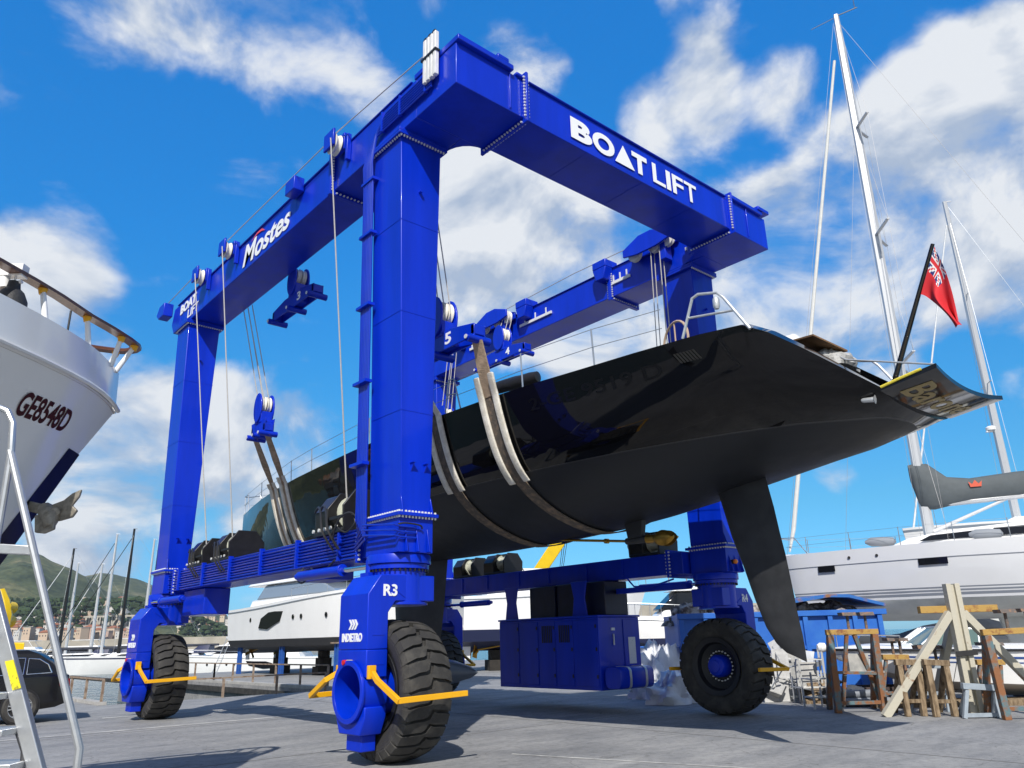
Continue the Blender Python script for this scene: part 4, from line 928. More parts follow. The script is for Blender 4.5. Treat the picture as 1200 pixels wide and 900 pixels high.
for sg,nm in ((1,'hull'),):
    b=MB()
    rings=[]
    for s in SS:
        port=[wy_(s+dz*(1-min(1,s/9)),-fl_*itp(BT,s),z+zr(s)) for z,fl_,dz in reversed(LV)]
        star=[wy_(s+dz*(1-min(1,s/9)),fl_*itp(BT,s),z+zr(s)) for z,fl_,dz in LV]
        rings.append(port+star)
    b.loft(rings,closed=False); b.face([p for p in rings[-1]]); b.build('hull',WYM,WO,ang=50)
# bulwark, leaning slightly inboard, and the rubbing strake between
b=MB(); 
for sg in (1,-1):
    b.loft([[wy_(s,sg*(itp(BT,s)+.0),4.31+zr(s)),wy_(s+.02,sg*(itp(BT,s)-.05*min(1,s*3)),4.74+zr(s)),wy_(s+.04,sg*max(.003,itp(BT,s)-.16*min(1,s*3)),4.74+zr(s)),wy_(s+.04,sg*max(.002,itp(BT,s)-.16*min(1,s*3)),4.2+zr(s))] for s in SS],closed=False)
b.build('bulwark',WYM,WO,ang=45)
b=MB()
for sg in (1,-1): b.tube([wy_(s-.03,sg*(itp(BT,s)+.004),4.29+zr(s)) for s in SS],.026,8)
b.build('rubbing_strake',WYM,WO)
b=MB(); b.loft([[wy_(s,-itp(BT,s)+.01,4.25+zr(s)),wy_(s,itp(BT,s)-.01,4.25+zr(s))] for s in SS],closed=False); b.build('deck',mat('teak_deck',(.30,.22,.14),.7,var=.15,vscale=8),WO)
VARN=mat('varnished_rail',(.13,.045,.024),.3,coat=.25,var=.35,vscale=14,stretch=(1,1,6))
RL=[(-.12,0),(-.10,.09),(-.02,.18),(.15,.28),(.45,.42),(.8,.56),(1.25,.79),(1.6,.94),(2.0,1.09),(2.6,1.30),(3.5,1.56),(5,1.8),(7,1.92)]
def rail(sg,s,b_): return wy_(s,sg*b_,5.08-.01*s)
b=MB(); P=[rail(1,s,q) for s,q in reversed(RL)]+[rail(-1,s,q) for s,q in RL[1:]]
rings=[]
for i,p in enumerate(P):
    d=(P[min(i+1,len(P)-1)]-P[max(i-1,0)]).normalized(); n=V((d.y,-d.x,0)).normalized(); rings.append([p-n*.06+V((0,0,-.018)),p+n*.06+V((0,0,-.018)),p+n*.065+V((0,0,.012)),p+n*.03+V((0,0,.03)),p-n*.03+V((0,0,.03)),p-n*.065+V((0,0,.012))])
b.loft(rings); b.build('wooden_rail',VARN,WO,ang=45)
for sg in (1,-1):
    for s,q,s2,q2 in ((-.02,.18,.12,.10),(.24,.32,.27,.24),(.80,.56,.76,.60),(1.45,.87,1.42,.95),(2.2,1.15,2.15,1.24),(3.1,1.44,3.1,1.52)):
        b=MB(); a,c=wy_(s2,sg*q2,4.72+zr(s2)),rail(sg,s,q); b.cyl(a,c-V((0,0,.02)),.03,.026,12); st=b.build('rail_post',WHITE,WO)
        MB().cyl(c-V((0,0,.075)),c-V((0,0,.015)),.030,.046,12).build('yellow_collar',YEL,st)
b=MB(); a=wy_(.55,-.25,4.7); b.cyl(a,a+V((0,0,.72)),.012,n=8); b.build('jackstaff',BLACKP,WO)
# registration letters follow the flare
me=text_mesh('GE8548D',.03,.22); xs_=[v.co.x for v in me.vertices]; ys2=[v.co.y for v in me.vertices]
def flare(s,z):
    for (z0,f0,d0),(z1,f1,d1) in zip(LV,LV[1:]):
        if z0<=z<=z1:
            k=(z-z0)/(z1-z0); dz=d0+(d1-d0)*k; ff=f0+(f1-f0)*k
            s0=s
            for _ in range(12): s0=s-dz*(1-min(1,max(s0,0)/9))
            return wy_(s,ff*itp(BT,max(0,s0))+.006,z+zr(s0))
    return wy_(s,itp(BT,s),z)
la,lb_=PZ(30,462,3.9),PZ(87,478,3.9)
def s_of(p): d=V((p.x-CAM.x,p.y-CAM.y,0)); r_,f_=d.dot(RT)-T0[0],d.dot(FWD)-T0[1]; return -(r_*HD[0]+f_*HD[1])
sA,sB=1.44,.76
b=MB()
for v in me.vertices:
    a=(v.co.x-min(xs_))/(max(xs_)-min(xs_)); c=(v.co.y-min(ys2))/(max(ys2)-min(ys2)); b.v.append(flare(sA+(sB-sA)*a,3.80+.215*c))
b.f=[tuple(p.vertices) for p in me.polygons]; b.build('registration',mat('dark_red_lettering',(.10,.012,.016),.5),WO)
# porthole
c=flare(1.98,3.95); c2=flare(2.12,3.95); c3=flare(1.98,4.1); ex=(c2-c).normalized(); ez=(c3-c).normalized(); n=ez.cross(ex).normalized(); n=n if n.dot(c-CAM)<0 else -n
b=MB(); b.lathe([(.12,0),(.18,0),(.18,.025),(.13,.03),(.12,.0)],c+n*.002,n,24); pw=b.build('porthole',WHITE,WO); MB().lathe([(.12,0),(.12,.008)],c+n*.004,n,24).build('porthole_glass',mat('dark_glass',(.01,.012,.014),.05),pw)
# polished stem plate with the anchor hanging on it
b=MB(); 
for sg in (1,-1):
    b.loft([[wy_(dz-.02,0,z),wy_(dz+.10,sg*(fl_*itp(BT,.10)+.015),z),wy_(dz+.22,sg*(fl_*itp(BT,.22)+.015),z)] for z,fl_,dz in LV[1:7]],closed=False)
b.build('stem_plate',mat('polished_stainless',(.07,.072,.078),.3,metal=1,var=.1),WO,ang=50)
ANC=mat('weathered_anchor',(.30,.27,.22),.55,metal=.35,var=.35,vscale=14,bump=.4,bscale=25)
b=MB(); Q=lambda x,y,d=7.7:PD(x,y,d)
b.bar(Q(14,588,7.95),Q(62,600),.06,.10)                                   # shank out of the stem roller
def fluke(P,th): b.prism([Q(x,y,d) for x,y,d in P],FWD*th)
fluke([(58,592,7.70),(74,586,7.66),(84,578,7.62),(95,573,7.60),(92,582,7.60),(84,592,7.62),(90,598,7.62),(84,606,7.63),(70,610,7.66),(58,612,7.70)],.04)
fluke([(40,604,7.70),(56,598,7.66),(64,606,7.6),(62,620,7.56),(50,625,7.58),(40,624,7.64)],.05)
b.tube([Q(52,596,7.74),Q(60,606,7.66),Q(57,618,7.60)],[.075,.09,.05],10); b.cyl(Q(64,600,7.62),Q(66,602,7.78),.05); b.build('anchor',ANC,WO,ang=40,bevel=.012)
c=PD(13,352,6.6); b=MB(); b.lathe([(.01,.20),(.05,.19),(.06,.12),(.10,.08),(.135,.0),(.14,-.08),(.12,-.11),(.02,-.12)],c,(0,0,1),20); o=b.build('signal_ball',mat('ribbed_black',(.03,.03,.032),.6,bump=.3),loc=tuple(c)); tag(o,'ribbed dark bell-shaped day signal hanging over the white yacht foredeck','day signal')
d0=PD(14,322,6.6); b=MB(); b.tube([c+V((0,0,.2)),c+V((0,0,.34))],.01,6); b.bar(PD(-60,318,6.6),PD(30,318,6.6),.10,.12); b.tube([PD(-60,336,6.6),PD(8,334,6.6),PD(26,330,6.6)],.02,7); b.cyl(PD(5,338,6.6),PD(5,326,6.6),.05); b.build('davit_arm',WHITE,WO)
# ------------------------------------------------------------------ aluminium boarding ladder in front of the white yacht
ALU=mat('aluminium',(.58,.59,.60),.36,metal=.75,var=.12,vscale=10)
lf=4.9
LD=thing('boarding_ladder','aluminium boarding ladder with wide stringers standing beside the white yacht','ladder',tuple(rf(-2.6,lf,0)))
q0,q1=PD(-60,500,lf),PD(43,900,lf); k=q0.z/(q0.z-q1.z); qb_=q0.lerp(q1,k)
nb=FWD*.9
for off in (V((0,0,0)),-RT*.62-FWD*.1):
    b=MB(); b.bar(q0+off,qb_+off,.085,.05,up=tuple(-FWD)); st=b.build('stringer',ALU,LD,bevel=.006)
a,c=q0.lerp(q1,.52),q0.lerp(q1,.645)
d=(q1-q0).normalized(); sn=d.cross(FWD).normalized(); w_=.052
b=MB(); lo=-FWD*.03
yel=[PD(6,775,lf-.03),PD(16,773,lf-.03),PD(25,806,lf-.03),PD(15,809,lf-.03)]
b.prism(yel,-FWD*.004); b.build('yellow_label',mat('yellow_sticker',(.78,.68,.02),.5,col2=(.35,.30,.03),vscale=30,thr=(.58,.64)),LD)
for px,py in ((22,812),(33,853),(42,892),(5,742)):
    p=PD(px,py,lf); b=MB(); b.obox(p+V((0,0,-.012))-FWD*.05-RT*.33,RT*.28,FWD*.11,V((0,0,.018))); b.build('step',ALU,LD,bevel=.004)
z0=PD(93,877,lf); z1=PD(92,905,lf); foot=V((z1.x,z1.y,0.0))
b=MB(); b.tube([PD(0,477,lf)-RT*.25,PD(0,478,lf),PD(9,482,lf),PD(15,496,lf),PD(13,530,lf),PD(5,580,lf),PD(-12,680,lf)],.022,10); b.build('handrail',ALU,LD)
b=MB(); b.tube([PD(12,528,lf),PD(52,700,lf),z0,z0.lerp(foot,.1)+RT*.0,foot+RT*.02],.024,10); b.build('support_leg',ALU,LD)
b=MB(); b.bar(PD(-40,641,lf),PD(39,645,lf),.03,.06); b.build('cross_bar',ALU,LD,bevel=.006)
b=MB(); b.tube([PD(20,855,lf),PD(28,880,lf),PD(26,905,lf)],.016,7); b.build('step_brace',mat('dark_metal',(.08,.08,.085),.4,metal=.5),LD)
# ------------------------------------------------------------------ black estate car
def car(name,label,loc,rz,paint):
    C_=thing(name,label,'car',loc,rz)
    def ring(x,zb_,zt_,hw):
        return [(x,-hw*.9,zb_),(x,-hw,zb_+.12),(x,-hw,zb_+(zt_-zb_)*.55),(x,-hw*.985,zt_-.06),(x,-hw*.93,zt_),(x,hw*.93,zt_),(x,hw*.985,zt_-.06),(x,hw,zb_+(zt_-zb_)*.55),(x,hw,zb_+.12),(x,hw*.9,zb_)]
    b=MB(); b.loft([ring(*q) for q in ((0,.50,.98,.78),(.04,.42,1.06,.86),(.25,.34,1.10,.93),(.8,.28,1.10,.95),(1.8,.25,1.07,.95),(3.2,.25,1.03,.95),(3.6,.26,1.0,.94),(4.3,.30,.93,.90),(4.6,.38,.84,.80),(4.72,.45,.72,.66))]); b.build('body',paint,C_,local=True,ang=28)
    def gr(z,x0,x1,hw,ch): return [(x0,-hw+ch,z),(x0+ch*.7,-hw,z),(x1-ch*1.5,-hw,z),(x1,-hw+ch*1.4,z),(x1,hw-ch*1.4,z),(x1-ch*1.5,hw,z),(x0+ch*.7,hw,z),(x0,hw-ch,z)]
    G=[gr(1.06,.10,3.55,.89,.12),gr(1.35,.32,3.05,.80,.16),gr(1.58,.62,2.62,.70,.2),gr(1.67,.85,2.3,.60,.22),gr(1.69,1.1,2.0,.4,.1)]
    b=MB(); b.loft(G); b.build('cabin',paint,C_,local=True,ang=28)
    GL=mat('car_glass',(.008,.009,.011),.04)
    for sg in (-1,1):
        def side(x,z,o=.006):
            k=(z-1.06)/(1.58-1.06); hw=.89-.19*k+o; return (x,sg*hw,z)
        for pts in ([(.42,1.13),(.95,1.11),(.95,1.47),(.72,1.45),(.52,1.32)],[(1.02,1.11),(1.95,1.10),(1.95,1.50),(1.02,1.48)],[(2.02,1.10),(3.1,1.09),(2.62,1.48),(2.02,1.50)]):
            b=MB(); b.prism([side(x,z) for x,z in pts],(0,sg*.004,0)); wd=b.build('side_window',GL,C_,local=True)
            b=MB(); P=[side(x,z,.010) for x,z in pts]; b.tube(P+[P[0]],.014,6); b.build('window_trim',CHROME,wd,local=True)
    b=MB(); b.prism([(.20,-.62,1.17),(.20,.62,1.17),(.50,.52,1.50),(.50,-.52,1.50)],(-.02,0,.012)); b.build('rear_window',GL,C_,local=True)
    for sg in (-1,1):
        b=MB(); b.hexa([(-.012,sg*.58,.80),(-.012,sg*.86,.80),(.22,sg*.945,.82),(.1,sg*.6,.82),(-.0,sg*.58,.98),(.01,sg*.87,.98),(.25,sg*.945,.97),(.1,sg*.6,.98)]); b.build('tail_light',mat('tail_light_red',(.22,.008,.01),.15,coat=.5),C_,local=True)
    b=MB(); b.box((-.03,-.27,.55),(-.004,.27,.67)); b.build('number_plate',WHITEL,C_,local=True)
    for x in (.98,3.78):
        for sg in (-1,1):
            b=MB(); b.cyl((x,sg*.70,.39),(x,sg*.954,.39),.41,n=28); b.build('wheel_arch',BLACKP,C_,local=True)
            b=MB(); b.lathe([(.25,-.11),(.33,-.12),(.37,-.09),(.375,0),(.37,.09),(.33,.12),(.25,.11)],(x,sg*.885,.375),(0,1,0),32,closed=True); ty=b.build('tyre',RUBBER,C_,local=True)
            b=MB(); b.lathe([(.22,.02),(.265,.03),(.265,.09),(.24,.085),(.22,.02)],(x,sg*.90,.375),(0,sg,0),32,closed=True); b.cyl((x,sg*.92,.375),(x,sg*.99,.375),.06)
            for k in range(5):
                for dq in (-.14,.14):
                    q=2*math.pi*k/5+dq; b.bar((x+.05*math.cos(q),sg*.978,.375+.05*math.sin(q)),(x+.245*math.cos(q+dq*.3),sg*.985,.375+.245*math.sin(q+dq*.3)),.028,.02,up=(0,1,0))
            b.build('alloy_rim',mat('silver_alloy',(.62,.63,.64),.25,metal=.8),ty,local=True)
    return C_
wc=PZ(20,849); d=-RT-FWD*.60; d.normalize(); sdv=V((-d.y,d.x,0)); base=wc-d*.98-sdv*(.9 if sdv.dot(FWD)<0 else -.9)
car('black_car','black family car with silver five-spoke wheels parked on the quay at left, behind the ladder',tuple(base),math.atan2(d.y,d.x),mat('black_car_paint',(.004,.004,.006),.2,coat=.2))
# ------------------------------------------------------------------ hills, town and shore across the bay
def hill_mat():
    m=bpy.data.materials.new('wooded_hillside'); m.use_nodes=True; t=m.node_tree; b=t.nodes['Principled BSDF']; L=t.links
    tc=t.nodes.new('ShaderNodeTexCoord')
    def nz(sc,d,r_): n=t.nodes.new('ShaderNodeTexNoise'); n.inputs['Scale'].default_value=sc; n.inputs['Detail'].default_value=d; n.inputs['Roughness'].default_value=r_; L.new(tc.outputs['Object'],n.inputs['Vector']); return n.outputs['Fac']
    def ramp(f,st):
        r=t.nodes.new('ShaderNodeValToRGB'); L.new(f,r.inputs[0])
        while len(r.color_ramp.elements)<len(st): r.color_ramp.elements.new(.5)
        for e,(p,c) in zip(r.color_ramp.elements,st): e.position=p; e.color=(*c,1)
        return r.outputs[0]
    c=ramp(nz(.006,9,.66),[(.3,(.036,.052,.030)),(.5,(.075,.095,.048)),(.60,(.14,.145,.075)),(.72,(.26,.22,.14))])
    x=t.nodes.new('ShaderNodeMix'); x.data_type='RGBA'; x.blend_type='MULTIPLY'; x.inputs[0].default_value=1; L.new(c,x.inputs[6]); L.new(ramp(nz(.05,5,.7),[(.35,(.45,.5,.45)),(.65,(1.25,1.2,1.1))]),x.inputs[7])
    L.new(x.outputs[2],b.inputs['Base Color']); b.inputs['Roughness'].default_value=.95; b.inputs['Specular IOR Level'].default_value=.1
    return m
HM=hill_mat()
def hill(name,ridge,d0,d1,seed,z0=-2,rows=26):
    rnd=random.Random(seed); b=MB(); rings=[]
    pts=[]
    for (xa,ya),(xb,yb) in zip(ridge,ridge[1:]):
        n=max(1,int(abs(xb-xa)/5))
        for k in range(n): pts.append((xa+(xb-xa)*k/n,ya+(yb-ya)*k/n))
    pts.append(ridge[-1])
    from mathutils import noise as mn
    for i,(px,py) in enumerate(pts):
        top=PD(px,py,d1); bot=PD(px,py,d0); bot.z=z0; q=[]
        for k in range(rows+1):
            s=k/rows; p=bot.lerp(top,s); p.z=z0+(top.z-z0)*(s**1.15)
            h=mn.fractal(V((p.x/260,p.y/260,seed)),.9,2.1,6)*(top.z-z0)*.16*math.sin(math.pi*s)
            h+=mn.noise(V((p.x/35,p.y/35,seed)))*4*min(1,s*3)
            p.z+=h; q.append(p)
        back=top+(top-bot)*.5; back.z=z0; q.append(back); rings.append(q)
    b.loft(rings,closed=False); return tag(b.build(name,HM,ang=180),kind='structure')
hill('hills',[(-260,690),(-160,668),(-60,652),(0,648),(25,647),(45,650),(62,658),(84,667),(100,675),(120,690),(150,712),(175,728),(190,742)],1150,1900,2)
hill('hills',[(60,690),(103,674),(118,671),(137,674),(160,678),(190,690),(222,703),(240,711),(260,720),(280,727),(300,733),(340,742),(360,748)],1500,2900,5)
# the bay goes on round to the left: it shows only mirrored in the black bow
b=MB(); rings=[]; from mathutils import noise as mn_
for i in range(46):
    az=R(-47-1.25*i); dv=RT*math.sin(az)+FWD*math.cos(az); top=240+70*mn_.noise(V((i*.13,3,1)))+30*mn_.noise(V((i*.5,1,7))); q=[]
    for k in range(17):
        s_=k/16; p=CAM+dv*(700+900*s_); p.z=-2+top*s_**1.1+mn_.noise(V((p.x/60,p.y/60,2)))*12*math.sin(math.pi*s_); q.append(p)
    p=CAM+dv*2100; p.z=-2; q.append(p); rings.append(q)
b.loft(rings,closed=False); tag(b.build('hills',HM,ang=180),kind='structure')
b=MB(); rr_=random.Random(9)
for k in range(640):
    u_=rr_.random(); p=V((-6.5-11*u_+rr_.uniform(-3.5,2.5),31+52*u_+rr_.uniform(-2.5,2.5),rr_.uniform(-1.6,6.0))); i0=len(b.v); b.sphere(p,rr_.uniform(.6,1.5),6,(rr_.uniform(.7,1.4),rr_.uniform(.7,1.4),rr_.uniform(.6,1)))
    for q in range(i0,len(b.v)): b.v[q]=b.v[q]+V((rr_.uniform(-1,1),rr_.uniform(-1,1),rr_.uniform(-1,1)))*.3
tag(b.build('rubble_bank',mat('rubble_rock',(.30,.15,.08),.9,col2=(.55,.50,.42),vscale=.22,thr=(.4,.62)),ang=20),'bank of pale and rusty boulders across the dock, mirrored in the black bow','rubble',kind='stuff')
WALLC=[mat('house_cream',(.55,.46,.34),.85),mat('house_peach',(.56,.43,.32),.85),mat('house_white',(.62,.60,.56),.85),mat('house_rose',(.50,.36,.29),.85)]
ROOF=mat('terracotta_roof',(.30,.12,.065),.9,var=.3,vscale=.3); ROOFG=mat('pale_roof',(.45,.43,.40),.9)
WIN=mat('far_window',(.05,.055,.06),.4)
HOUSEDESC=[]
HDESC={}
def house_mesh(seed):
    rnd=random.Random(seed); w_,d_,h_=rnd.uniform(7,12),rnd.uniform(7,10),rnd.uniform(4.5,9); flat=rnd.random()<.3
    b=MB(); b.box((-w_/2,-d_/2,-6),(w_/2,d_/2,h_)); nf=len(b.f)
    if flat: b.box((-w_/2-.3,-d_/2-.3,h_+.01),(w_/2+.3,d_/2+.3,h_+.6)); nr=len(b.f)
    else: b.hexa([(-w_/2-.6,-d_/2-.6,h_+.01),(w_/2+.6,-d_/2-.6,h_+.01),(w_/2+.6,d_/2+.6,h_+.01),(-w_/2-.6,d_/2+.6,h_+.01),(-w_/2+3,-.2,h_+2.6),(w_/2-3,-.2,h_+2.6),(w_/2-3,.2,h_+2.6),(-w_/2+3,.2,h_+2.6)]); nr=len(b.f)
    nfl=int(h_//3)
    for fl_ in range(nfl):
        for k in range(int(w_//3)):
            x=-w_/2+1.5+3*k
            for sy in (-1,1): b.box((x-.5,sy*(d_/2+.05),1+fl_*3),(x+.5,sy*(d_/2+.01),2.6+fl_*3))
    HDESC[seed]=(('cream','peach','white','rose')[seed%4],'flat pale roof' if flat else 'red hipped roof')
    o=b.build('town_house',[WALLC[seed%4],ROOFG if flat else ROOF,WIN],fix=True)
    for i,p in enumerate(o.data.polygons): p.material_index=0 if i<nf else 1 if i<nr else 2
    return o
protos=[house_mesh(k) for k in range(12)]
used=set(); rnd=random.Random(11)
HP=[]
for px in range(-50,170,5):
    for row in range(5): HP.append((px+rnd.uniform(-3,3),746-row*4.6+rnd.uniform(-2,2),900+row*90+rnd.uniform(-40,40)))
for k in range(16): HP.append((rnd.uniform(70,150),rnd.uniform(702,722),1350+rnd.uniform(-60,60)))
for k in range(46): HP.append((rnd.uniform(212,330),rnd.uniform(722,741)+ (0),1300+rnd.uniform(-80,120)))
for i,(px,py,d) in enumerate(HP):
    if px>205 and py<708+(px-222)*.42: py=712+(px-222)*.42
    k=i%12; o=protos[k] if k not in used else protos[k].copy()
    if k in used: COL.objects.link(o)
    used.add(k); p=PD(px,py,d); o.location=p; o.rotation_euler=(0,0,rnd.uniform(-.5,.5)-YAW); o.scale=(1,1,1)
    if px<170: tag(o,'small %s house with a %s in the crowded town along the far shore'%HDESC[k],'house','%s houses with a %s in the far town'%HDESC[k])
    else: tag(o,'%s house with a %s on the low hill behind the left leg'%HDESC[k],'house','%s houses with a %s on the far hill'%HDESC[k])
FOL=mat('far_foliage',(.035,.06,.022),.95,var=.4,vscale=.05)
b=MB(); rnd=random.Random(4)
for k in range(1500):
    if k<950: px,py,d=rnd.uniform(-60,172),rnd.uniform(700,740),rnd.uniform(960,1350)
    else: px=rnd.uniform(212,340); py=max(rnd.uniform(712,742),717+(px-222)*.42); d=rnd.uniform(1150,1420)
    if 92<px<172 and py>712 and rnd.random()<.8: continue
    p=PD(px,py,d); i0=len(b.v); b.sphere(p-V((0,0,2)),rnd.uniform(2.0,4.6),6,(rnd.uniform(.7,1.9),rnd.uniform(.7,1.5),rnd.uniform(.6,1.0)))
    for q in range(i0,len(b.v)): b.v[q]=b.v[q]+V((rnd.uniform(-1,1),rnd.uniform(-1,1),rnd.uniform(-1,1)))*.9
tag(b.build('woodland',FOL,ang=25),'dark green scrub and trees between the far houses','woodland',kind='stuff')
# viaduct on the far shore
STONE=mat('pale_stone',(.42,.39,.33),.9,var=.2,vscale=.2)
a,c=PD(98,722,1000),PD(178,725,1000); z0=4; zt=max(a.z,c.z); n=3
VT=thing('viaduct','long pale viaduct with wide arches above the far town','viaduct',((a.x+c.x)/2,(a.y+c.y)/2,0))
dv=(c-a); dv.z=0; ln=dv.length; dv.normalize(); sv_=V((-dv.y,dv.x,0)); base=V((a.x,a.y,0))
b=MB(); b.prism([base+dv*0+V((0,0,zt-2)),base+dv*ln+V((0,0,zt-2)),base+dv*ln+V((0,0,zt)),base+V((0,0,zt))],sv_*8); b.build('deck',STONE,VT)
for k in range(n):
    x0,x1=ln*k/n+4,ln*(k+1)/n-4; xm=(x0+x1)/2; rr=(x1-x0)/2; hz=zt-2-z0
    P=[base+dv*(xm+rr*math.cos(R(q)))+V((0,0,z0+hz*math.sin(R(q)))) for q in range(0,181,12)]; P2=[base+dv*(xm+(rr-2.5)*math.cos(R(q)))+V((0,0,z0+(hz-2.5)*math.sin(R(q)))) for q in range(0,181,12)]
    b=MB(); b.loft([[p,p2,p2+sv_*8,p+sv_*8] for p,p2 in zip(P,P2)]); b.build('arch',STONE,VT)
    b=MB()
    for q in range(7):
        xx=x0+(x1-x0)*q/6; zz2=z0+hz*math.sin(math.acos(max(-1,min(1,(xx-xm)/rr)))); 
        if zt-2-zz2>1: b.prism([base+dv*(xx-.8)+V((0,0,zz2)),base+dv*(xx+.8)+V((0,0,zz2)),base+dv*(xx+.8)+V((0,0,zt-2)),base+dv*(xx-.8)+V((0,0,zt-2))],sv_*8)
    if b.v: b.build('spandrel_pier',STONE,VT)
# breakwaters
def wallseg(name,pa,pb,d0,d1,zt,label,m,th=4):
    a,c=PD(*pa,d0),PD(*pb,d1); a.z=c.z=-2.5; dv=(c-a).normalized(); sv_=V((-dv.y,dv.x,0)); b=MB(); b.prism([a,c,c+V((0,0,zt+2.5)),a+V((0,0,zt+2.5))],sv_*th); b.prism([a-sv_*.01+V((0,0,zt+2.5)),c-sv_*.01+V((0,0,zt+2.5)),c+V((0,0,zt+3.1)),a+V((0,0,zt+3.1))],sv_*th*.3)
    return tag(b.build(name,m),label,'harbour wall')
BWM=mat('breakwater_concrete',(.34,.31,.26),.9,col2=(.46,.42,.35),vscale=.25,thr=(.35,.65),bump=.3,bscale=1.5)
wallseg('breakwater',(-60,750),(420,742),330,360,5.0,'long beige breakwater wall beyond the moored boats at left',BWM)
wallseg('breakwater',(690,735),(900,735),150,160,6.6,'beige harbour wall seen behind the white fishing boat',BWM)
# ------------------------------------------------------------------ railings around the slip
RUST=mat('rusty_rail',(.20,.13,.085),.75,col2=(.33,.26,.20),vscale=6,thr=(.4,.6))
def railing(pts,label,mids=1,hgt=.95,step=2.0,grp=None):
    T_=thing('quay_railing',label,'railing',tuple(pts[0]),0)
    for a,c in zip(pts,pts[1:]):
        a,c=V(a),V(c); n=max(1,round((c-a).length/step))
        for k in range(n+1):
            p=a.lerp(c,k/n); b=MB(); b.bar(p,p+V((0,0,hgt)),.07,.07,up=(1,0,0)); b.build('post',RUST,T_)
        b=MB(); b.bar(a+V((0,0,hgt+.025)),c+V((0,0,hgt+.025)),.07,.05); b.build('top_rail',RUST,T_)
        if mids: b=MB(); b.bar(a+V((0,0,hgt*.5)),c+V((0,0,hgt*.5)),.035,.05); b.build('mid_rail',RUST,T_)
railing([(.82,25.5,.1),(.82,19.5,.1)],'low rusty railing along the left quay edge beside the black car',mids=0,hgt=.62)
railing([(2.6,19.2,.0),(8.3,19.2,.0)],'rusty railing across the head of the slip, behind the far left wheel',mids=0,hgt=.6,step=1.9)
railing([(8.6,19.6,.12),(8.6,31,.12),(8.6,44,.12)],'railing along the right edge of the slip, in front of the motor yacht on stands',mids=0,hgt=.72,step=2.4)
b=MB(); b.prism([(8.44,19.6,-.35),(8.44,58,-.35),(8.28,58,-.35),(8.28,19.6,-.35)],(0,0,.22)); o=b.build('rubber_fender',RUBBER); tag(o,'black rubber fender strip along the wall of the slip','fender')
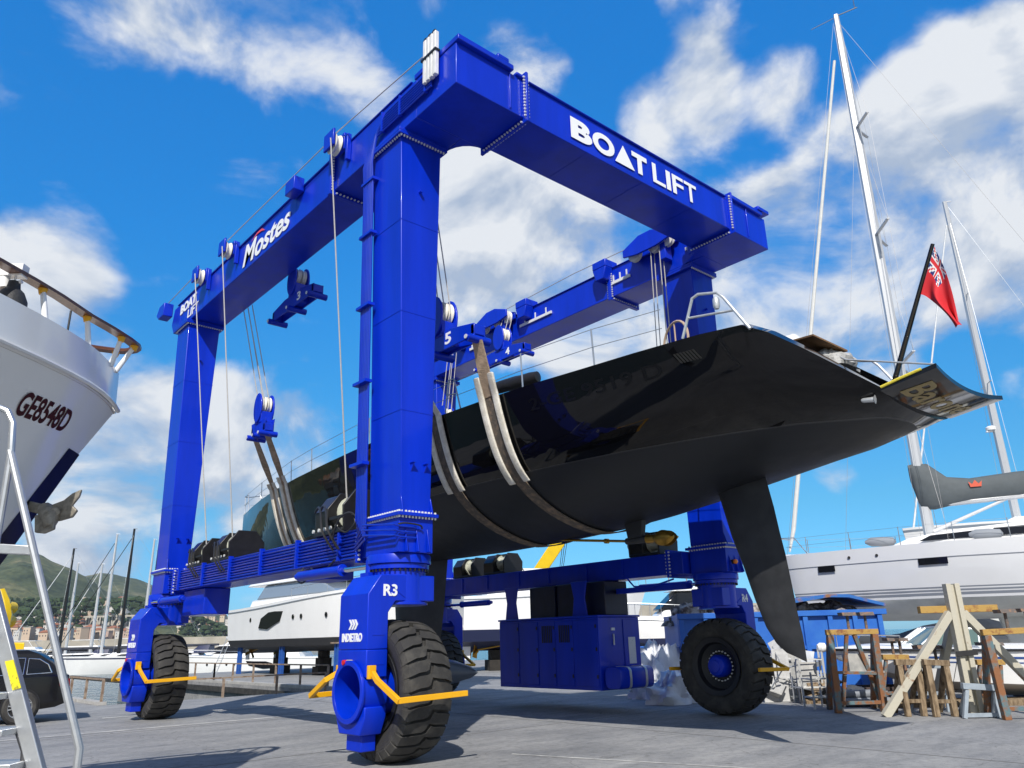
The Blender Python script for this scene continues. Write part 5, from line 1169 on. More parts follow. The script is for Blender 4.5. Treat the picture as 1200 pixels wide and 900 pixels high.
# ------------------------------------------------------------------ boats: generic builders
ANTI=mat('dark_antifouling',(.03,.031,.035),.6,var=.2,vscale=2); NAVY=mat('navy_antifouling',(.015,.022,.07),.5); DG=mat('boat_window',(.008,.009,.012),.06); TEAK=MATS['teak_deck']
STAND=mat('blue_stand_paint',(.02,.09,.36),.5,var=.2,vscale=5); WINGREY=mat('grey_screen',(.22,.26,.31),.12,coat=.4)
def frame_(O,d):
    d=V((d[0],d[1],0)).normalized(); return math.atan2(d.y,d.x)
def motor_yacht(name,label,O,d,L,B,zk,zb,zs,zs2,anti,level=1,group=None,windows=True,flyb=True,grey=False):
    """O: middle of the stern at ground level; d: towards the bow; heights of keel, boot line, sheer aft and at the bow"""
    T_=thing(name,label,'motor yacht',tuple(O),frame_(O,d),group)
    def sec(x,part):
        s=x/L; hb=B/2*(1-max(0,(s-.45)/.55)**2.4); zsh=zs+(zs2-zs)*s**1.5; kz=zk+(zb-zk)*max(0,(s-.55)/.45)**2*1.1; bw=hb*(.93-.25*max(0,s-.4)); fl=.03
        if part=='top': return [(x+(.9*max(0,s-.8)/.2),-max(hb,.03),zsh),(x+.4*max(0,s-.8)/.2,-max(hb*.97,.03),zb+(zsh-zb)*.5),(x,-max(bw,.02),zb)]
        return [(x,-max(bw,.02),zb),(x,-max(bw*.9,.02),zk+(zb-zk)*.45 if s<.8 else kz+(zb-kz)*.4),(x,0,kz)]
    xs=[L*q for q in (0,.1,.25,.4,.5,.6,.7,.78,.85,.91,.96,1)]
    b=MB()
    b.loft([sec(x,'top') for x in xs],closed=False); b.loft([[(p[0],-p[1],p[2]) for p in sec(x,'top')] for x in xs],closed=False); 
    q=sec(0,'top'); b.face(q+[(p[0],-p[1],p[2]) for p in reversed(q)]); b.build('hull',WHITE,T_,local=True,ang=40)
    b=MB(); b.loft([sec(x,'b')+[(p[0],-p[1],p[2]) for p in reversed(sec(x,'b')[:-1])] for x in xs],closed=False); q=sec(0,'b'); b.face(q+[(p[0],-p[1],p[2]) for p in reversed(q[:-1])]); b.build('bottom',anti,T_,local=True,ang=40)
    b=MB(); b.loft([[sec(x,'top')[0],(sec(x,'top')[0][0],-sec(x,'top')[0][1],sec(x,'top')[0][2])] for x in xs],closed=False); b.build('deck',WHITE,T_,local=True)
    b=MB(); b.box((-.9,-B*.42,zb+.1),(-.003,B*.42,zb+.25)); b.build('swim_platform',WHITE,T_,local=True,bevel=.03)
    for sg in (-1,1):
        b=MB(); b.tube([(p[0],sg*(-p[1]+.015),p[2]-.16) for p in [sec(x,'top')[0] for x in xs]],.028,6); b.build('rub_rail',GALV,T_,local=True)
        # hull windows: each follows the side
        if windows:
            for (x0,x1,za,zb_) in ((.27,.45,.30,.84),):
                pt=lambda s,k:(s*L,sg*(-(sec(s*L,'top')[1][1])+.015),zb+(zs-zb)*k)
                b=MB(); b.prism([pt(x0,za+.04),pt(x0+.015,zb_-.2),pt(x1-.10,zb_),pt(x1,zb_-.03),pt(x1-.02,za+.22),pt(x1-.11,za)],(0,sg*.02,0)); b.build('hull_window',DG,T_,local=True)
            for s in (.2,.52,.57,.70):
                p=(s*L,sg*(-(sec(s*L,'top')[1][1])+.0),zb+(zs-zb)*.62); b=MB(); b.cyl(p,(p[0],p[1]+sg*.03,p[2]),.13,n=12); b.build('porthole',DG,T_,local=True)
    # superstructure
    def house(x0,x1,x0t,x1t,z0,z1,hw,hwt): return [(x0,-hw,z0),(x1,-hw*.8,z0),(x1,hw*.8,z0),(x0,hw,z0),(x0t,-hwt,z1),(x1t,-hwt*.8,z1),(x1t,hwt*.8,z1),(x0t,hwt,z1)]
    zd=zs+.02; h=1.05
    b=MB(); b.hexa(house(L*.12,L*.80,L*.14,L*.66,zd-.3,zd+h*.45,B*.42,B*.39)); b.build('deckhouse',WHITE,T_,local=True,bevel=.08)
    b=MB(); b.hexa(house(L*.16,L*.70,L*.2,L*.55,zd+h*.452,zd+h*1.25,B*.37,B*.32)); b.build('saloon_window',WINGREY if grey else DG,T_,local=True,bevel=.08)
    b=MB(); b.hexa(house(L*.08,L*.60,L*.10,L*.50,zd+h*1.253,zd+h*1.45,B*.38,B*.36)); b.build('roof',WHITE,T_,local=True,bevel=.06)
    if flyb:
        b=MB(); b.hexa(house(L*.18,L*.50,L*.2,L*.45,zd+h*1.453,zd+h*1.9,B*.34,B*.34)); b.build('flybridge',WHITE,T_,local=True,bevel=.08)
        b=MB(); b.box((L*.2,-B*.3,zd+h*2.9),(L*.42,B*.3,zd+h*2.98)); 
        for sg in (-1,1): b.bar((L*.22,sg*B*.28,zd+h*1.9),(L*.26,sg*B*.28,zd+h*2.9),.12,.06)
        b.build('hardtop',WHITE,T_,local=True,bevel=.03)
    b=MB()
    for sg in (-1,1):
        b.tube([(p[0],sg*(-p[1]-.06),p[2]+.55) for p in [sec(x,'top')[0] for x in xs[4:]]],.016,6)
        for x in xs[4:]: p=sec(x,'top')[0]; b.cyl((p[0],sg*(-p[1]-.06),p[2]),(p[0],sg*(-p[1]-.06),p[2]+.55),.012,n=6)
    b.build('deck_rail',STEEL,T_,local=True)
    return T_
def props(T_,L,B,zk,zb):
    for sg in (-1,1):
        b=MB(); b.cyl((.9,sg*B*.2,zk+.05),(3.0,sg*B*.2,zk+.35),.05)
        for q in range(4):
            ex=V((0,math.cos(q*math.pi/2+.4),math.sin(q*math.pi/2+.4))); t=V((.85,sg*B*.2,zk+.04)); b.obox(t+ex*.2,ex*.22,V((.09,0,0))+ex.cross(V((1,0,0)))*.10,V((.015,0,0)))
        b.build('propeller',BRONZE,T_,local=True)
        b=MB(); b.prism([(.1,sg*B*.2-.03,zk-.45),(.55,sg*B*.2-.03,zk-.45),(.6,sg*B*.2-.03,zk+.4),(.0,sg*B*.2-.03,zk+.4)],(0,.06,0)); b.build('rudder',WHITE,T_,local=True)
# the white motor yacht on blue stands beyond the slip: stern far, bow towards us, its side faces the slip
MY=motor_yacht('motor_yacht','white motor yacht with a black bottom standing on blue stands beyond the slip',V((15.4,41.6,0)),(0,-1),17.5,4.6,1.25,1.95,3.75,4.5,ANTI,grey=True); props(MY,17.5,4.6,1.25,1.95)
for k,(x,y,lab) in enumerate(((13.75,40.6,'blue steel stand under the stern of the motor yacht, farthest away'),(13.7,34.6,'blue steel stand under the middle of the motor yacht'),(13.75,28.3,'blue steel stand under the bow half of the motor yacht'))):
    T_=thing('boat_stand',lab,'boat stand',(x,y,0),0,'blue stands under the motor yacht')
    b=MB(); b.bar((x,y,0),(x,y,1.62),.16,.16,up=(1,0,0)); b.build('column',STAND,T_); b=MB(); b.bar((x,y+.28,0),(x,y+.28,1.6),.14,.14,up=(1,0,0)); b.build('column',STAND,T_); b=MB(); b.box((x-.22,y-.2,1.63),(x+.25,y+.5,1.70)); b.build('head_plate',RUST,T_)
for k,(x,y,lab) in enumerate(((15.4,38.5,'dark keel block under the stern half of the motor yacht on stands'),(15.4,33,'dark keel block under the middle of the motor yacht on stands'),(15.4,29.5,'dark keel block under the bow half of the motor yacht on stands'))):
    b=MB(); b.box((x-.5,y-.35,0),(x+.5,y+.35,.45)); b.box((x-.35,y-.3,.453),(x+.35,y+.3,.9)); b.box((x-.25,y-.25,.903),(x+.25,y+.25,1.26)); o=b.build('keel_block',mat('dark_timber',(.03,.026,.022),.85,var=.4,vscale=5),loc=(x,y,0),bevel=.02); tag(o,lab,'keel block','dark keel blocks under the motor yacht')
a=V((13.0,42.3,0)); b=MB()
for dx in (0,.45): b.bar(a+V((-.3+dx*.2,-dx,0)),a+V((.5+dx*.2,-dx,2.2)),.05,.03)
for k in range(7): b.bar(a+V((-.3,0,0)).lerp(V((.8,0,2.2)),k/7)+V((.0,0,.15)),a+V((-.2,-.45,0)).lerp(V((.9,0,2.2)),k/7)+V((.0,0,.15)),.025,.025)
o=b.build('boarding_ladder',GALV,loc=tuple(a)); tag(o,'thin ladder leaning on the stern of the white motor yacht on stands','ladder')
O2_=rf(-3.4,45); D2_=(RT*.96+FWD*.28).normalized()
MY2=motor_yacht('motor_yacht','white yacht with a navy bottom standing behind the far right gantry leg',O2_,tuple(D2_[:2]),10.8,3.6,1.05,2.15,3.9,4.4,NAVY,flyb=False,windows=False); props(MY2,10.8,3.6,1.05,2.15)
for q_,lab in ((2.2,'dark keel block under the stern of the yacht with the navy bottom'),(7.2,'dark keel block under the bow of the yacht with the navy bottom')):
    c=O2_+D2_*q_; b=MB(); b.obox(c+V((0,0,.28)),D2_*.5,V((-D2_.y,D2_.x,0))*.6,V((0,0,.28))); b.obox(c+V((0,0,.82)),D2_*.35,V((-D2_.y,D2_.x,0))*.4,V((0,0,.255))); o=b.build('keel_block',MATS['dark_timber'],loc=tuple(c),bevel=.02); tag(o,lab,'keel block')
# moored craft on the water at left
WL=-1.4
def sail_yacht(name,label,O,d,L,B,fb,mast,mm,group=None,zw=WL,boom=True,stay=True,lean=0):
    T_=thing(name,label,'sailing yacht',(O[0],O[1],0),frame_(O,d),group)   # O at the bow, d towards the bow
    def sec(x):
        s=-x/L; hb=B/2*min(1,(s*3.2))**.7*(1-max(0,s-.6)*.5); zs=zw+fb*(1.15-.15*s); return [(x-(.25*L/10 if s<.02 else 0)*0,-max(hb,.03),zs),(x-.10*(1-s)*L/10,-max(hb*.92,.02),zw+fb*.4),(x-.18*(1-s)*L/10,-max(hb*.7,.02),zw-.3)]
    xs=[-L*q for q in (0,.03,.08,.15,.25,.4,.6,.8,.95,1)]
    b=MB(); b.loft([sec(x) for x in xs],closed=False); b.loft([[(p[0],-p[1],p[2]) for p in sec(x)] for x in xs],closed=False); q=sec(xs[-1]); b.face(q+[(p[0],-p[1],p[2]) for p in reversed(q)]); b.loft([[sec(x)[0],(x,-sec(x)[0][1],sec(x)[0][2])] for x in xs],closed=False); b.build('hull',WHITE,T_,local=True,ang=45)
    zc=zw+fb*1.05; b=MB(); b.hexa([(-L*.72,-B*.28,zc-.1),(-L*.32,-B*.2,zc-.1),(-L*.32,B*.2,zc-.1),(-L*.72,B*.28,zc-.1),(-L*.70,-B*.22,zc+.5),(-L*.40,-B*.15,zc+.42),(-L*.40,B*.15,zc+.42),(-L*.70,B*.22,zc+.5)]); b.build('coachroof',WHITE,T_,local=True,bevel=.05)
    for sg in (-1,1): b=MB(); b.prism([(-L*.68,sg*B*.265,zc+.12),(-L*.42,sg*B*.205,zc+.12),(-L*.45,sg*B*.18,zc+.32),(-L*.67,sg*B*.24,zc+.36)],(0,sg*.02,0)); b.build('cabin_window',DG,T_,local=True)
    b=MB()
    for sg in (-1,1): b.loft([[(lambda a,c:(a[0]+(c[0]-a[0])*u,sg*(-(a[1]+(c[1]-a[1])*u)+.012),a[2]+(c[2]-a[2])*u))(sec(x)[0],sec(x)[1]) for u in (.12,.24)] for x in xs],closed=False)
    b.build_each('hull_stripe',NAVY if L>18 else WINGREY,T_,local=True)
    b=MB(); b.loft([[(-L*q,-w_,zc+.3),(-L*q-.1,-w_*.7,zc+h),(-L*q-.1,w_*.7,zc+h),(-L*q,w_,zc+.3)] for q,w_,h in ((.66,B*.26,.4),(.70,B*.27,1.15),(.76,B*.27,1.25))]); b.build('spray_hood',NAVY,T_,local=True)
    if mast:
        xm=-L*.42; b=MB(); b.tube([(xm,0,zc),(xm-lean*.5,0,zc+mast*.5),(xm-lean,0,zc+mast)],[.26,.23,.15],8); 
        b.cyl((xm-lean-.4,0,zc+mast),(xm-lean+.1,0,zc+mast+.02),.03); b.build('mast',mm,T_,local=True)
        b=MB()
        for q in (.4,.68): b.bar((xm-lean*q,-B*.28*(1.2-q),zc+mast*q),(xm-lean*q,B*.28*(1.2-q),zc+mast*q),.06,.03)
        b.build_each('spreader',mm,T_,local=True)
        b=MB()
        for sg in (-1,1): b.tube([(xm,sg*B*.42,zc),(xm-lean*.68,sg*B*.28*.52,zc+mast*.68),(xm-lean,0,zc+mast)],.012,4)
        b.tube([(-L*.98,0,zc),(xm-lean,0,zc+mast)],.012,4); b.build('shrouds',STEEL,T_,local=True)
        if stay: b=MB(); b.tube([(-L*.04,0,zc),(xm-lean*.9+.2,0,zc+mast*.92)],[.06,.05],6); b.build('furled_jib',MATS['white_cloth'] if stay==1 else mat('black_sailcloth',(.02,.02,.022),.8),T_,local=True)
        if boom: b=MB(); b.tube([(xm-.2,0,zc+1.2),(xm-L*.38,0,zc+1.25)],[.22,.14],8); b.build('boom_cover',mat('dark_boom_cover',(.03,.035,.05),.8) if boom==1 else WINGREY,T_,local=True)
    return T_
MASTW=mat('silver_mast',(.60,.61,.62),.35,metal=.4); MASTB=mat('carbon_mast',(.012,.012,.013),.3)
def wl(px,py): return PZ(px,py,WL)
def bow_at(px,d,r_dir,f_dir): 
    p=CAM+RT*((px-600)/F*d*1.02)+FWD*d; return V((p.x,p.y,0)),RT*r_dir+FWD*f_dir
for (mpx,top,d,m,lab,dr,L_,stay,lean) in (
    (67,643,122,MASTB,'sailing yacht with the leftmost black mast, moored behind the ladder',(-1,-.25),15,1,-2.2),
    (75,660,140,MASTW,'sailing yacht with a silver mast just right of the leftmost black mast',(-1,-.2),13,0,-2.2),
    (104,661,128,MASTW,'sailing yacht with a short silver mast between the two black masts',(-1,-.3),12,1,-2.0),
    (117,626,119,MASTW,'sailing yacht with the tallest silver mast among the moored boats',(-1,-.25),15,2,-2.2),
    (137,620,112,MASTB,'white sailing yacht with a black mast and dark boom beside the gantry leg',(-1,-.18),16,2,-1.9),
    (163,632,134,MASTW,'sailing yacht with a silver mast partly behind the far left gantry leg',(-1,-.2),13,0,-1.5),
    (170,592,106,MASTB,'large sailing yacht with the thick black mast rising behind the far left leg',(-1,-.1),17,0,-1.6)):
    pm=CAM+RT*((mpx-600)/F*d*.96)+FWD*d; dd=(RT*dr[0]+FWD*dr[1]).normalized(); O=pm+dd*(L_*1.4*.42)
    zt=PD(mpx+12,top,d).z
    sail_yacht('sailing_yacht',lab,V((O.x,O.y,0)),dd,L_*1.4,L_*.36,1.9,zt-(WL+2.0),m,'sailing yachts moored at left',stay=stay,lean=0)
for (px,d,L_,dr,lab) in ((25,150,20,(-1,-.2),'white motor yacht moored at far left, behind the black car'),(95,158,22,(-1,-.15),'white motor yacht moored behind the masts, its dark windows facing the quay'),(150,150,19,(-1,-.2),'white motor yacht moored just left of the far left wheel carriage'),(300,94,19,(-1,.12),'large white motor yacht with dark window band moored right of the far left wheel'),(276,120,15,(-1,.05),'smaller motor yacht behind the large white one, right of the far left wheel')):
    p=CAM+RT*((px-600)/F*d)+FWD*d; dd=(RT*dr[0]+FWD*dr[1]).normalized(); O=V((p.x,p.y,0))-dd*(L_*.5)
    motor_yacht('motor_yacht',lab,O,dd,L_,L_*.27,WL-.5,WL+.05,WL+1.7,WL+2.2,ANTI,group='motor yachts moored at left',windows=True,flyb=(L_>14))
# yellow work machine behind the car
T_=thing('yellow_crane_truck','yellow work machine with a bucket standing behind the black car','work machine',tuple(rf(-18.6,27,0)))
YM=mat('machine_yellow',(.78,.52,.01),.4,var=.1,vscale=3); q=lambda px,py,d=27:PD(px,py,d)
b=MB(); b.hexa([q(9,782,27),q(25,782,27),q(25,782,28.2),q(9,782,28.2),q(7,753,26.9),q(29,753,26.9),q(29,753,28.4),q(7,753,28.4)]); b.build('bucket',YM,T_,bevel=.03)
c=rf(-20.3,27.6); b=MB(); b.box((c.x-1.3,c.y-1,.7),(c.x+1.0,c.y+1,1.6)); b.build('chassis',YM,T_,bevel=.05)
for sx in (-.8,.7):
    for sy in (-1,.85): b=MB(); b.cyl((c.x+sx,c.y+sy,.4),(c.x+sx,c.y+sy+.2,.4),.4,n=18); b.build('wheel',RUBBER,T_)
b=MB(); b.bar(V((c.x,c.y,1.5)),q(3,722),.22,.28); b.bar(q(-2,705),q(6,735),.25,.3); b.build('boom',YM,T_,bevel=.02)
b=MB(); b.tube([q(0,692),q(4,706),q(7,722),q(7,738)],[.16,.22,.2,.1],8); b.cyl(q(3,728),q(3,728)+FWD*.4,.22); b.cyl(q(6,712),q(6,712)+FWD*.4,.2); b.build('hose_reel',YM,T_)
# yellow telescopic crane boom behind the hull
T_=thing('yellow_crane','yellow telescopic crane boom rising behind the power pack under the black hull','crane',tuple(rf(2.2,54,0)))
a,c=PD(604,712,52),PD(656,634,51); b=MB(); b.bar(a,c,.80,.95,up=tuple(FWD)); b.bar(c-(c-a)*.02,c+(c-a)*.05,.35,.5,up=tuple(FWD)); b.build('boom',YM,T_,bevel=.04)
b=MB(); b.cyl(c+(c-a)*.04-FWD*.3,c+(c-a)*.04+FWD*.3,.22); b.build('boom_sheave',BLACKP,T_); b=MB()
for k in range(3): p=c+RT*(.2+.14*k); b.tube([p,V((p.x,p.y,2.0))-RT*(.9+.1*k)],.02,5)
b.build_each('hoist_rope',BLACKP,T_)
p=rf(2.4,55); b=MB(); b.box((p.x-1.4,p.y-2.5,.6),(p.x+1.4,p.y+2.5,1.7)); b.box((p.x-1.0,p.y-1.2,1.72),(p.x+1.0,p.y+1.0,2.9)); b.build('carrier',YM,T_,bevel=.08); b=MB(); b.box((p.x-.9,p.y-1.25,2.1),(p.x+.9,p.y-1.19,2.75)); b.build('cab_window',DG,T_)
for k in (-1.7,0,1.7):
    for sx in (-1.42,1.2): b=MB(); b.cyl((p.x+sx,p.y+k,.5),(p.x+sx+.25,p.y+k,.5),.5,n=18); b.build('wheel',RUBBER,T_)
# ------------------------------------------------------------------ grey sailing yacht on the hard at right
GREYH=mat('pale_grey_hull',(.66,.67,.69),.14,coat=.4,var=.03,vscale=.8); GSTR=mat('grey_boot_stripe',(.20,.22,.26),.3); OFFW=mat('offwhite_bottom',(.66,.67,.64),.5,var=.12,vscale=1.5); BSTR=mat('blue_pin_stripe',(.03,.08,.28),.4)
d=V((.43,-.906,0)).normalized(); O=PD(918,652,30); zS=O.z; O.z=0
ang=math.atan2(-d.y,-d.x)   # x axis points from stern to bow... local +x = forward
T_=thing('grey_sailing_yacht','pale grey sailing yacht with dark hull windows and covered boom standing behind the blue skip','sailing yacht',tuple(O),ang); SY=T_; LY=14.5; BY=4.3
zB=2.62
def sy(x):  # x aft of the bow
    s=x/LY; hb=BY/2*min(1,s*2.6)**.72*(1-.25*max(0,s-.6)); zs=zS-.10*s*0; zb=zB-.10*s; zk=zB-.72+.68*(1-min(1,s*5))-.0
    return hb,zs,zb,zk
xs=[.0,.1,.3,.6,1.1,1.8,2.8,4,5.5,7.5,9.5,11.5,13.3,14.5]
def side(x,sg):
    hb,zs,zb,zk=sy(x); rk=lambda z:-(x+(zs-z)*.16*(1-min(1,x/6)))
    return [(rk(zs),sg*max(hb,.03),zs),(rk(zs-.5),sg*max(hb*.99,.025),zs-.5),(rk((zs+zb)/2),sg*max(hb*.96,.02),(zs+zb)/2),(rk(zb),sg*max(hb*.84,.02),zb)]
b=MB(); rb=MB(); ss=MB(); ps=MB()
for sg in (1,-1):
    b.loft([side(x,sg) for x in xs],closed=False)
    rb.loft([[side(x,sg)[3],(side(x,sg)[3][0]-.1,sg*max(sy(x)[0]*.62,.015),sy(x)[2]-.45*(1 if x>1 else x)),(side(x,sg)[3][0]-.15,0,sy(x)[3])] for x in xs],closed=False)
    for k,(za,zb_) in enumerate(((.10,.19),(.24,.30),(.36,.40))):
        P=lambda x,z:(lambda q0,q1:(q1[0]+(q0[0]-q1[0])*z,(q1[1]+(q0[1]-q1[1])*z)*1.0+sg*.006,q1[2]+(q0[2]-q1[2])*z))(side(x,sg)[2],side(x,sg)[3])
        ss.loft([[P(x,za),P(x,zb_)] for x in xs],closed=False)
    ps.tube([(p[0],p[1]+sg*.008,p[2]) for p in [side(x,sg)[1] for x in xs]],.014,4)
b.face(side(LY,1)+list(reversed(side(LY,-1)))); b.build('hull',GREYH,T_,local=True,ang=50); rb.build('bottom',OFFW,T_,local=True,ang=50); ss.build('boot_stripe',GSTR,T_,local=True,ang=60); ps.build('cove_line',GSTR,T_,local=True)
b=MB(); b.loft([[side(x,1)[0],(-x,0,sy(x)[1]+.06),side(x,-1)[0]] for x in xs],closed=False); b.build('deck',WHITE,T_,local=True)
for x0,w_ in ((1.2,.58),(4.43,.86)):
    for sg in (1,-1):
        P=lambda x,dz:(-x,sg*(sy(x)[0]*.985+.012),sy(x)[1]+dz)
        b=MB(); b.prism([P(x0,-.72),P(x0+w_,-.72),P(x0+w_,-.50),P(x0,-.50)],(0,sg*.012,0)); b.build('hull_window',DG,T_,local=True)
for x0 in (2.3,3.2):
    for sg in (1,-1): b=MB(); p=(-x0,sg*sy(x0)[0]*.99,zS-.28); b.cyl(p,(p[0],p[1]+sg*.02,p[2]),.05); b.build('fairlead',BLACKP,T_,local=True)
b=MB(); b.loft([[(-x,-w_,zS+.03),(-x,-w_*.85,zS+h),(-x,w_*.85,zS+h),(-x,w_,zS+.03)] for x,w_,h in ((3.6,.3,.05),(4.3,.9,.28),(5.5,1.15,.45),(8,1.35,.58),(10,1.4,.6),(10.3,1.4,.5))]); b.build('coachroof',WHITE,T_,local=True,bevel=.04)
for sg in (1,-1):
    b=MB(); b.prism([(-4.6,sg*1.01,zS+.14),(-6.3,sg*1.20,zS+.16),(-6.3,sg*1.12,zS+.38),(-5.0,sg*1.0,zS+.32)],(0,sg*.02,0)); b.prism([(-6.8,sg*1.27,zS+.16),(-9.8,sg*1.42,zS+.17),(-9.6,sg*1.28,zS+.47),(-6.9,sg*1.17,zS+.42)],(0,sg*.02,0)); b.build('cabin_window',DG,T_,local=True)
for x,y in ((3.4,.9),(6.6,1.3),(11.2,1.4)):
    b=MB(); b.lathe([(.02,-.5),(.14,-.42),(.17,-.1),(.16,.3),(.05,.5)],(-x,1.5 if x>5 else 1.15,zS+.2),(1,.05,.02),14); b.build('grey_fender',mat('grey_fender_cover',(.24,.26,.29),.7,bump=.3),T_,local=True)
# mast with spreaders, shrouds and furled forestay
mx_=5.05
MH=PD(976,54,29.5).z; 
b=MB(); b.loft([[(-mx_+a*k-.25*z2,c*k,zS+.3+(MH-zS)*z2) for a,c in ((.18,0),(.12,.10),(-.1,.11),(-.2,0),(-.1,-.11),(.12,-.10))] for z2,k in ((0,1),(.6,.95),(.92,.8),(1,.55))]); MA=b.build('mast',MASTW,T_,local=True)
b=MB()
for q,w_ in ((.28,1.5),(.52,1.25),(.74,.95)):
    z=zS+.3+(MH-zS)*q; 
    for sg in (1,-1): b.bar((-mx_-.25*q,0,z),(-mx_-.45-.25*q,sg*w_,z+.05),.12,.04)
b.build('spreader',MASTW,MA,local=True)
b=MB(); top=(-mx_-.25,0,MH); b.bar((top[0]+.1,0,MH+.2),(top[0]-.9,0,MH+.35),.03,.03); b.bar((top[0]+.1,0,MH+.15),(top[0]+1.1,0,MH-.1),.02,.02); b.cyl((top[0]-.8,0,MH+.35),(top[0]-.8,0,MH+.9),.015); b.build('wind_sensor',BLACKP,MA,local=True)
b=MB()
for sg in (1,-1):
    P=[(-mx_-.4,sg*1.75,zS)]+[(-mx_-.45-.25*q,sg*w_,zS+.3+(MH-zS)*q) for q,w_ in ((.28,1.5),(.52,1.25),(.74,.95))]+[top]
    b.tube(P,.007,4)
    for q0,q1 in ((.0,.28),(.28,.52),(.52,.74)): b.tube([(-mx_-.45-.25*q0,sg*(1.7 if q0==0 else 1.5 if q0<.3 else 1.25),zS+.3+(MH-zS)*q0),(-mx_-.25*q1,0,zS+.3+(MH-zS)*q1)],.006,4)
b.tube([(-14.3,0,zS),top],.007,4); b.tube([(-2.2,0,zS),(-mx_+.2-.18,0,zS+(MH-zS)*.72)],.007,4); b.tube([(-mx_+.3,.2,zS+.3),(-mx_-.1,0,MH-.3)],.008,4); b.tube([(-.15,0,zS+.05),(-mx_-.1,0,MH-.1)],.007,4)
b.build('rigging',mat('rigging_wire',(.25,.25,.26),.5,metal=.4),T_,local=True)
b=MB(); b.tube([(-.25,0,zS+.15),(-.5,0,zS+1.0),(-mx_+.15,0,zS+(MH-zS)*.91)],[.04,.085,.06],8); b.build('furled_jib',mat('furled_jib_cloth',(.66,.66,.63),.8,var=.08),T_,local=True)
# boom with its grey cover: from the mast aft
CV=mat('boom_cover_grey',(.085,.10,.108),.75,var=.12,vscale=3,bump=.5,bscale=4)
zb2=zS+1.55; b=MB()
def bc(x,hh,w_,z): return [(-x,w_*math.cos(t),z+hh*math.sin(t)) for t in [2*math.pi*k/14 for k in range(14)]]
b.loft([bc(mx_-.28,.3,.12,zb2+1.15),bc(mx_-.1,.85,.24,zb2+.65),bc(mx_+.35,.85,.28,zb2+.60),bc(mx_+.9,.52,.26,zb2+.38),bc(mx_+1.6,.42,.24,zb2+.36),bc(mx_+3.0,.45,.25,zb2+.42),bc(mx_+4.5,.40,.24,zb2+.48),bc(mx_+6,.34,.22,zb2+.55)]); BV=b.build('boom_cover',CV,T_,local=True,ang=70)
b=MB(); b.prism([(-mx_-1.55-a,.275,zb2+.42+c) for a,c in ((0,0),(.34,0),(.38,.2),(.27,.1),(.17,.24),(.07,.1),(-.04,.2))],(0,.012,0)); b.build('crown_emblem',mat('orange_emblem',(.62,.10,.05),.5),BV,local=True)
b=MB(); b.tube([(-mx_-.1,0,zb2-.05),(-mx_-6,0,zb2+.12)],[.13,.11],8); b.build('boom',MASTW,T_,local=True)
b=MB(); b.tube([(-mx_-.15,0,zS+.55),(-mx_-2.6,0,zb2-.05)],[.07,.05],8); b.build('boom_vang',MASTW,T_,local=True)
for x in (.9,2.4,4.0,5.6,7.2,8.8,10.4):
    for sg in (1,-1): b=MB(); y_=sg*(sy(x)[0]-.08); b.cyl((-x,y_,zS),(-x,y_,zS+.62),.014,n=6); b.build('stanchion',STEEL,T_,local=True)
b=MB()
for sg in (1,-1):
    for h in (.6,.32): b.tube([(-x,sg*max(.1,sy(x)[0]-.08),zS+h) for x in (.15,.9,2.4,4.0,5.6,7.2,8.8,10.4)],.006,4)
b.build('lifelines',STEEL,T_,local=True)
b=MB(); b.tube([(-.9,.55,zS),(-.5,.42,zS+.62),(.05,.12,zS+.66),(.05,-.12,zS+.66),(-.5,-.42,zS+.62),(-.9,-.55,zS)],.018,6); b.build('bow_pulpit',STEEL,T_,local=True)
b=MB(); b.loft([[(-x,-w_,zS+.6),(-x-.1,-w_*.7,zS+h),(-x-.1,w_*.7,zS+h),(-x,w_,zS+.6)] for x,w_,h in ((9.2,1.3,.65),(9.8,1.3,1.25),(10.8,1.3,1.35))]); b.build('spray_hood',CV,T_,local=True,bevel=.04)
b=MB(); b.hexa([(-6.9,-.35,.4),(-8.6,-.35,.4),(-8.6,.35,.4),(-6.9,.35,.4),(-6.6,-.12,2.2),(-8.3,-.12,2.2),(-8.3,.12,2.2),(-6.6,.12,2.2)]); b.build('keel',OFFW,T_,local=True,bevel=.05)
wp=lambda x,y,z:(T_.matrix_basis if False else Matrix.Translation(O)@Matrix.Rotation(ang,4,'Z'))@V((x,y,z))
PROP=mat('galvanised_prop',(.42,.44,.46),.5,metal=.5,var=.2)
for k,(x,lab) in enumerate(((2.6,'slim yard prop under the bow of the grey sailing yacht'),(5.0,'yard prop with a tilted pad under the middle of the grey sailing yacht'),(9.5,'yard prop under the after part of the grey sailing yacht'))):
    for sg in (1,-1):
        p=wp(-x,sg*1.35,0); z=2.32; T2=thing('yard_prop',lab+(', near side' if sg>0 else ', far side'),'yard prop',tuple(p),ang)
        b=MB(); b.cyl((p.x,p.y,0),(p.x,p.y,z-.15),.06); b.build('post',PROP,T2); b=MB(); b.obox((p.x,p.y,z-.08),d*.25,V((-d.y,d.x,0))*.16+V((0,0,.06*sg)),V((0,0,.035))); b.build('pad',MATS['dark_timber'],T2)
b=MB(); p=wp(-7.7,0,0); b.obox((p.x,p.y,.2),d*1.2,V((-d.y,d.x,0))*.45,V((0,0,.2))); o=b.build('keel_block',MATS['dark_timber'],loc=tuple(p),bevel=.02); tag(o,'dark timber block under the keel of the grey sailing yacht','keel block')
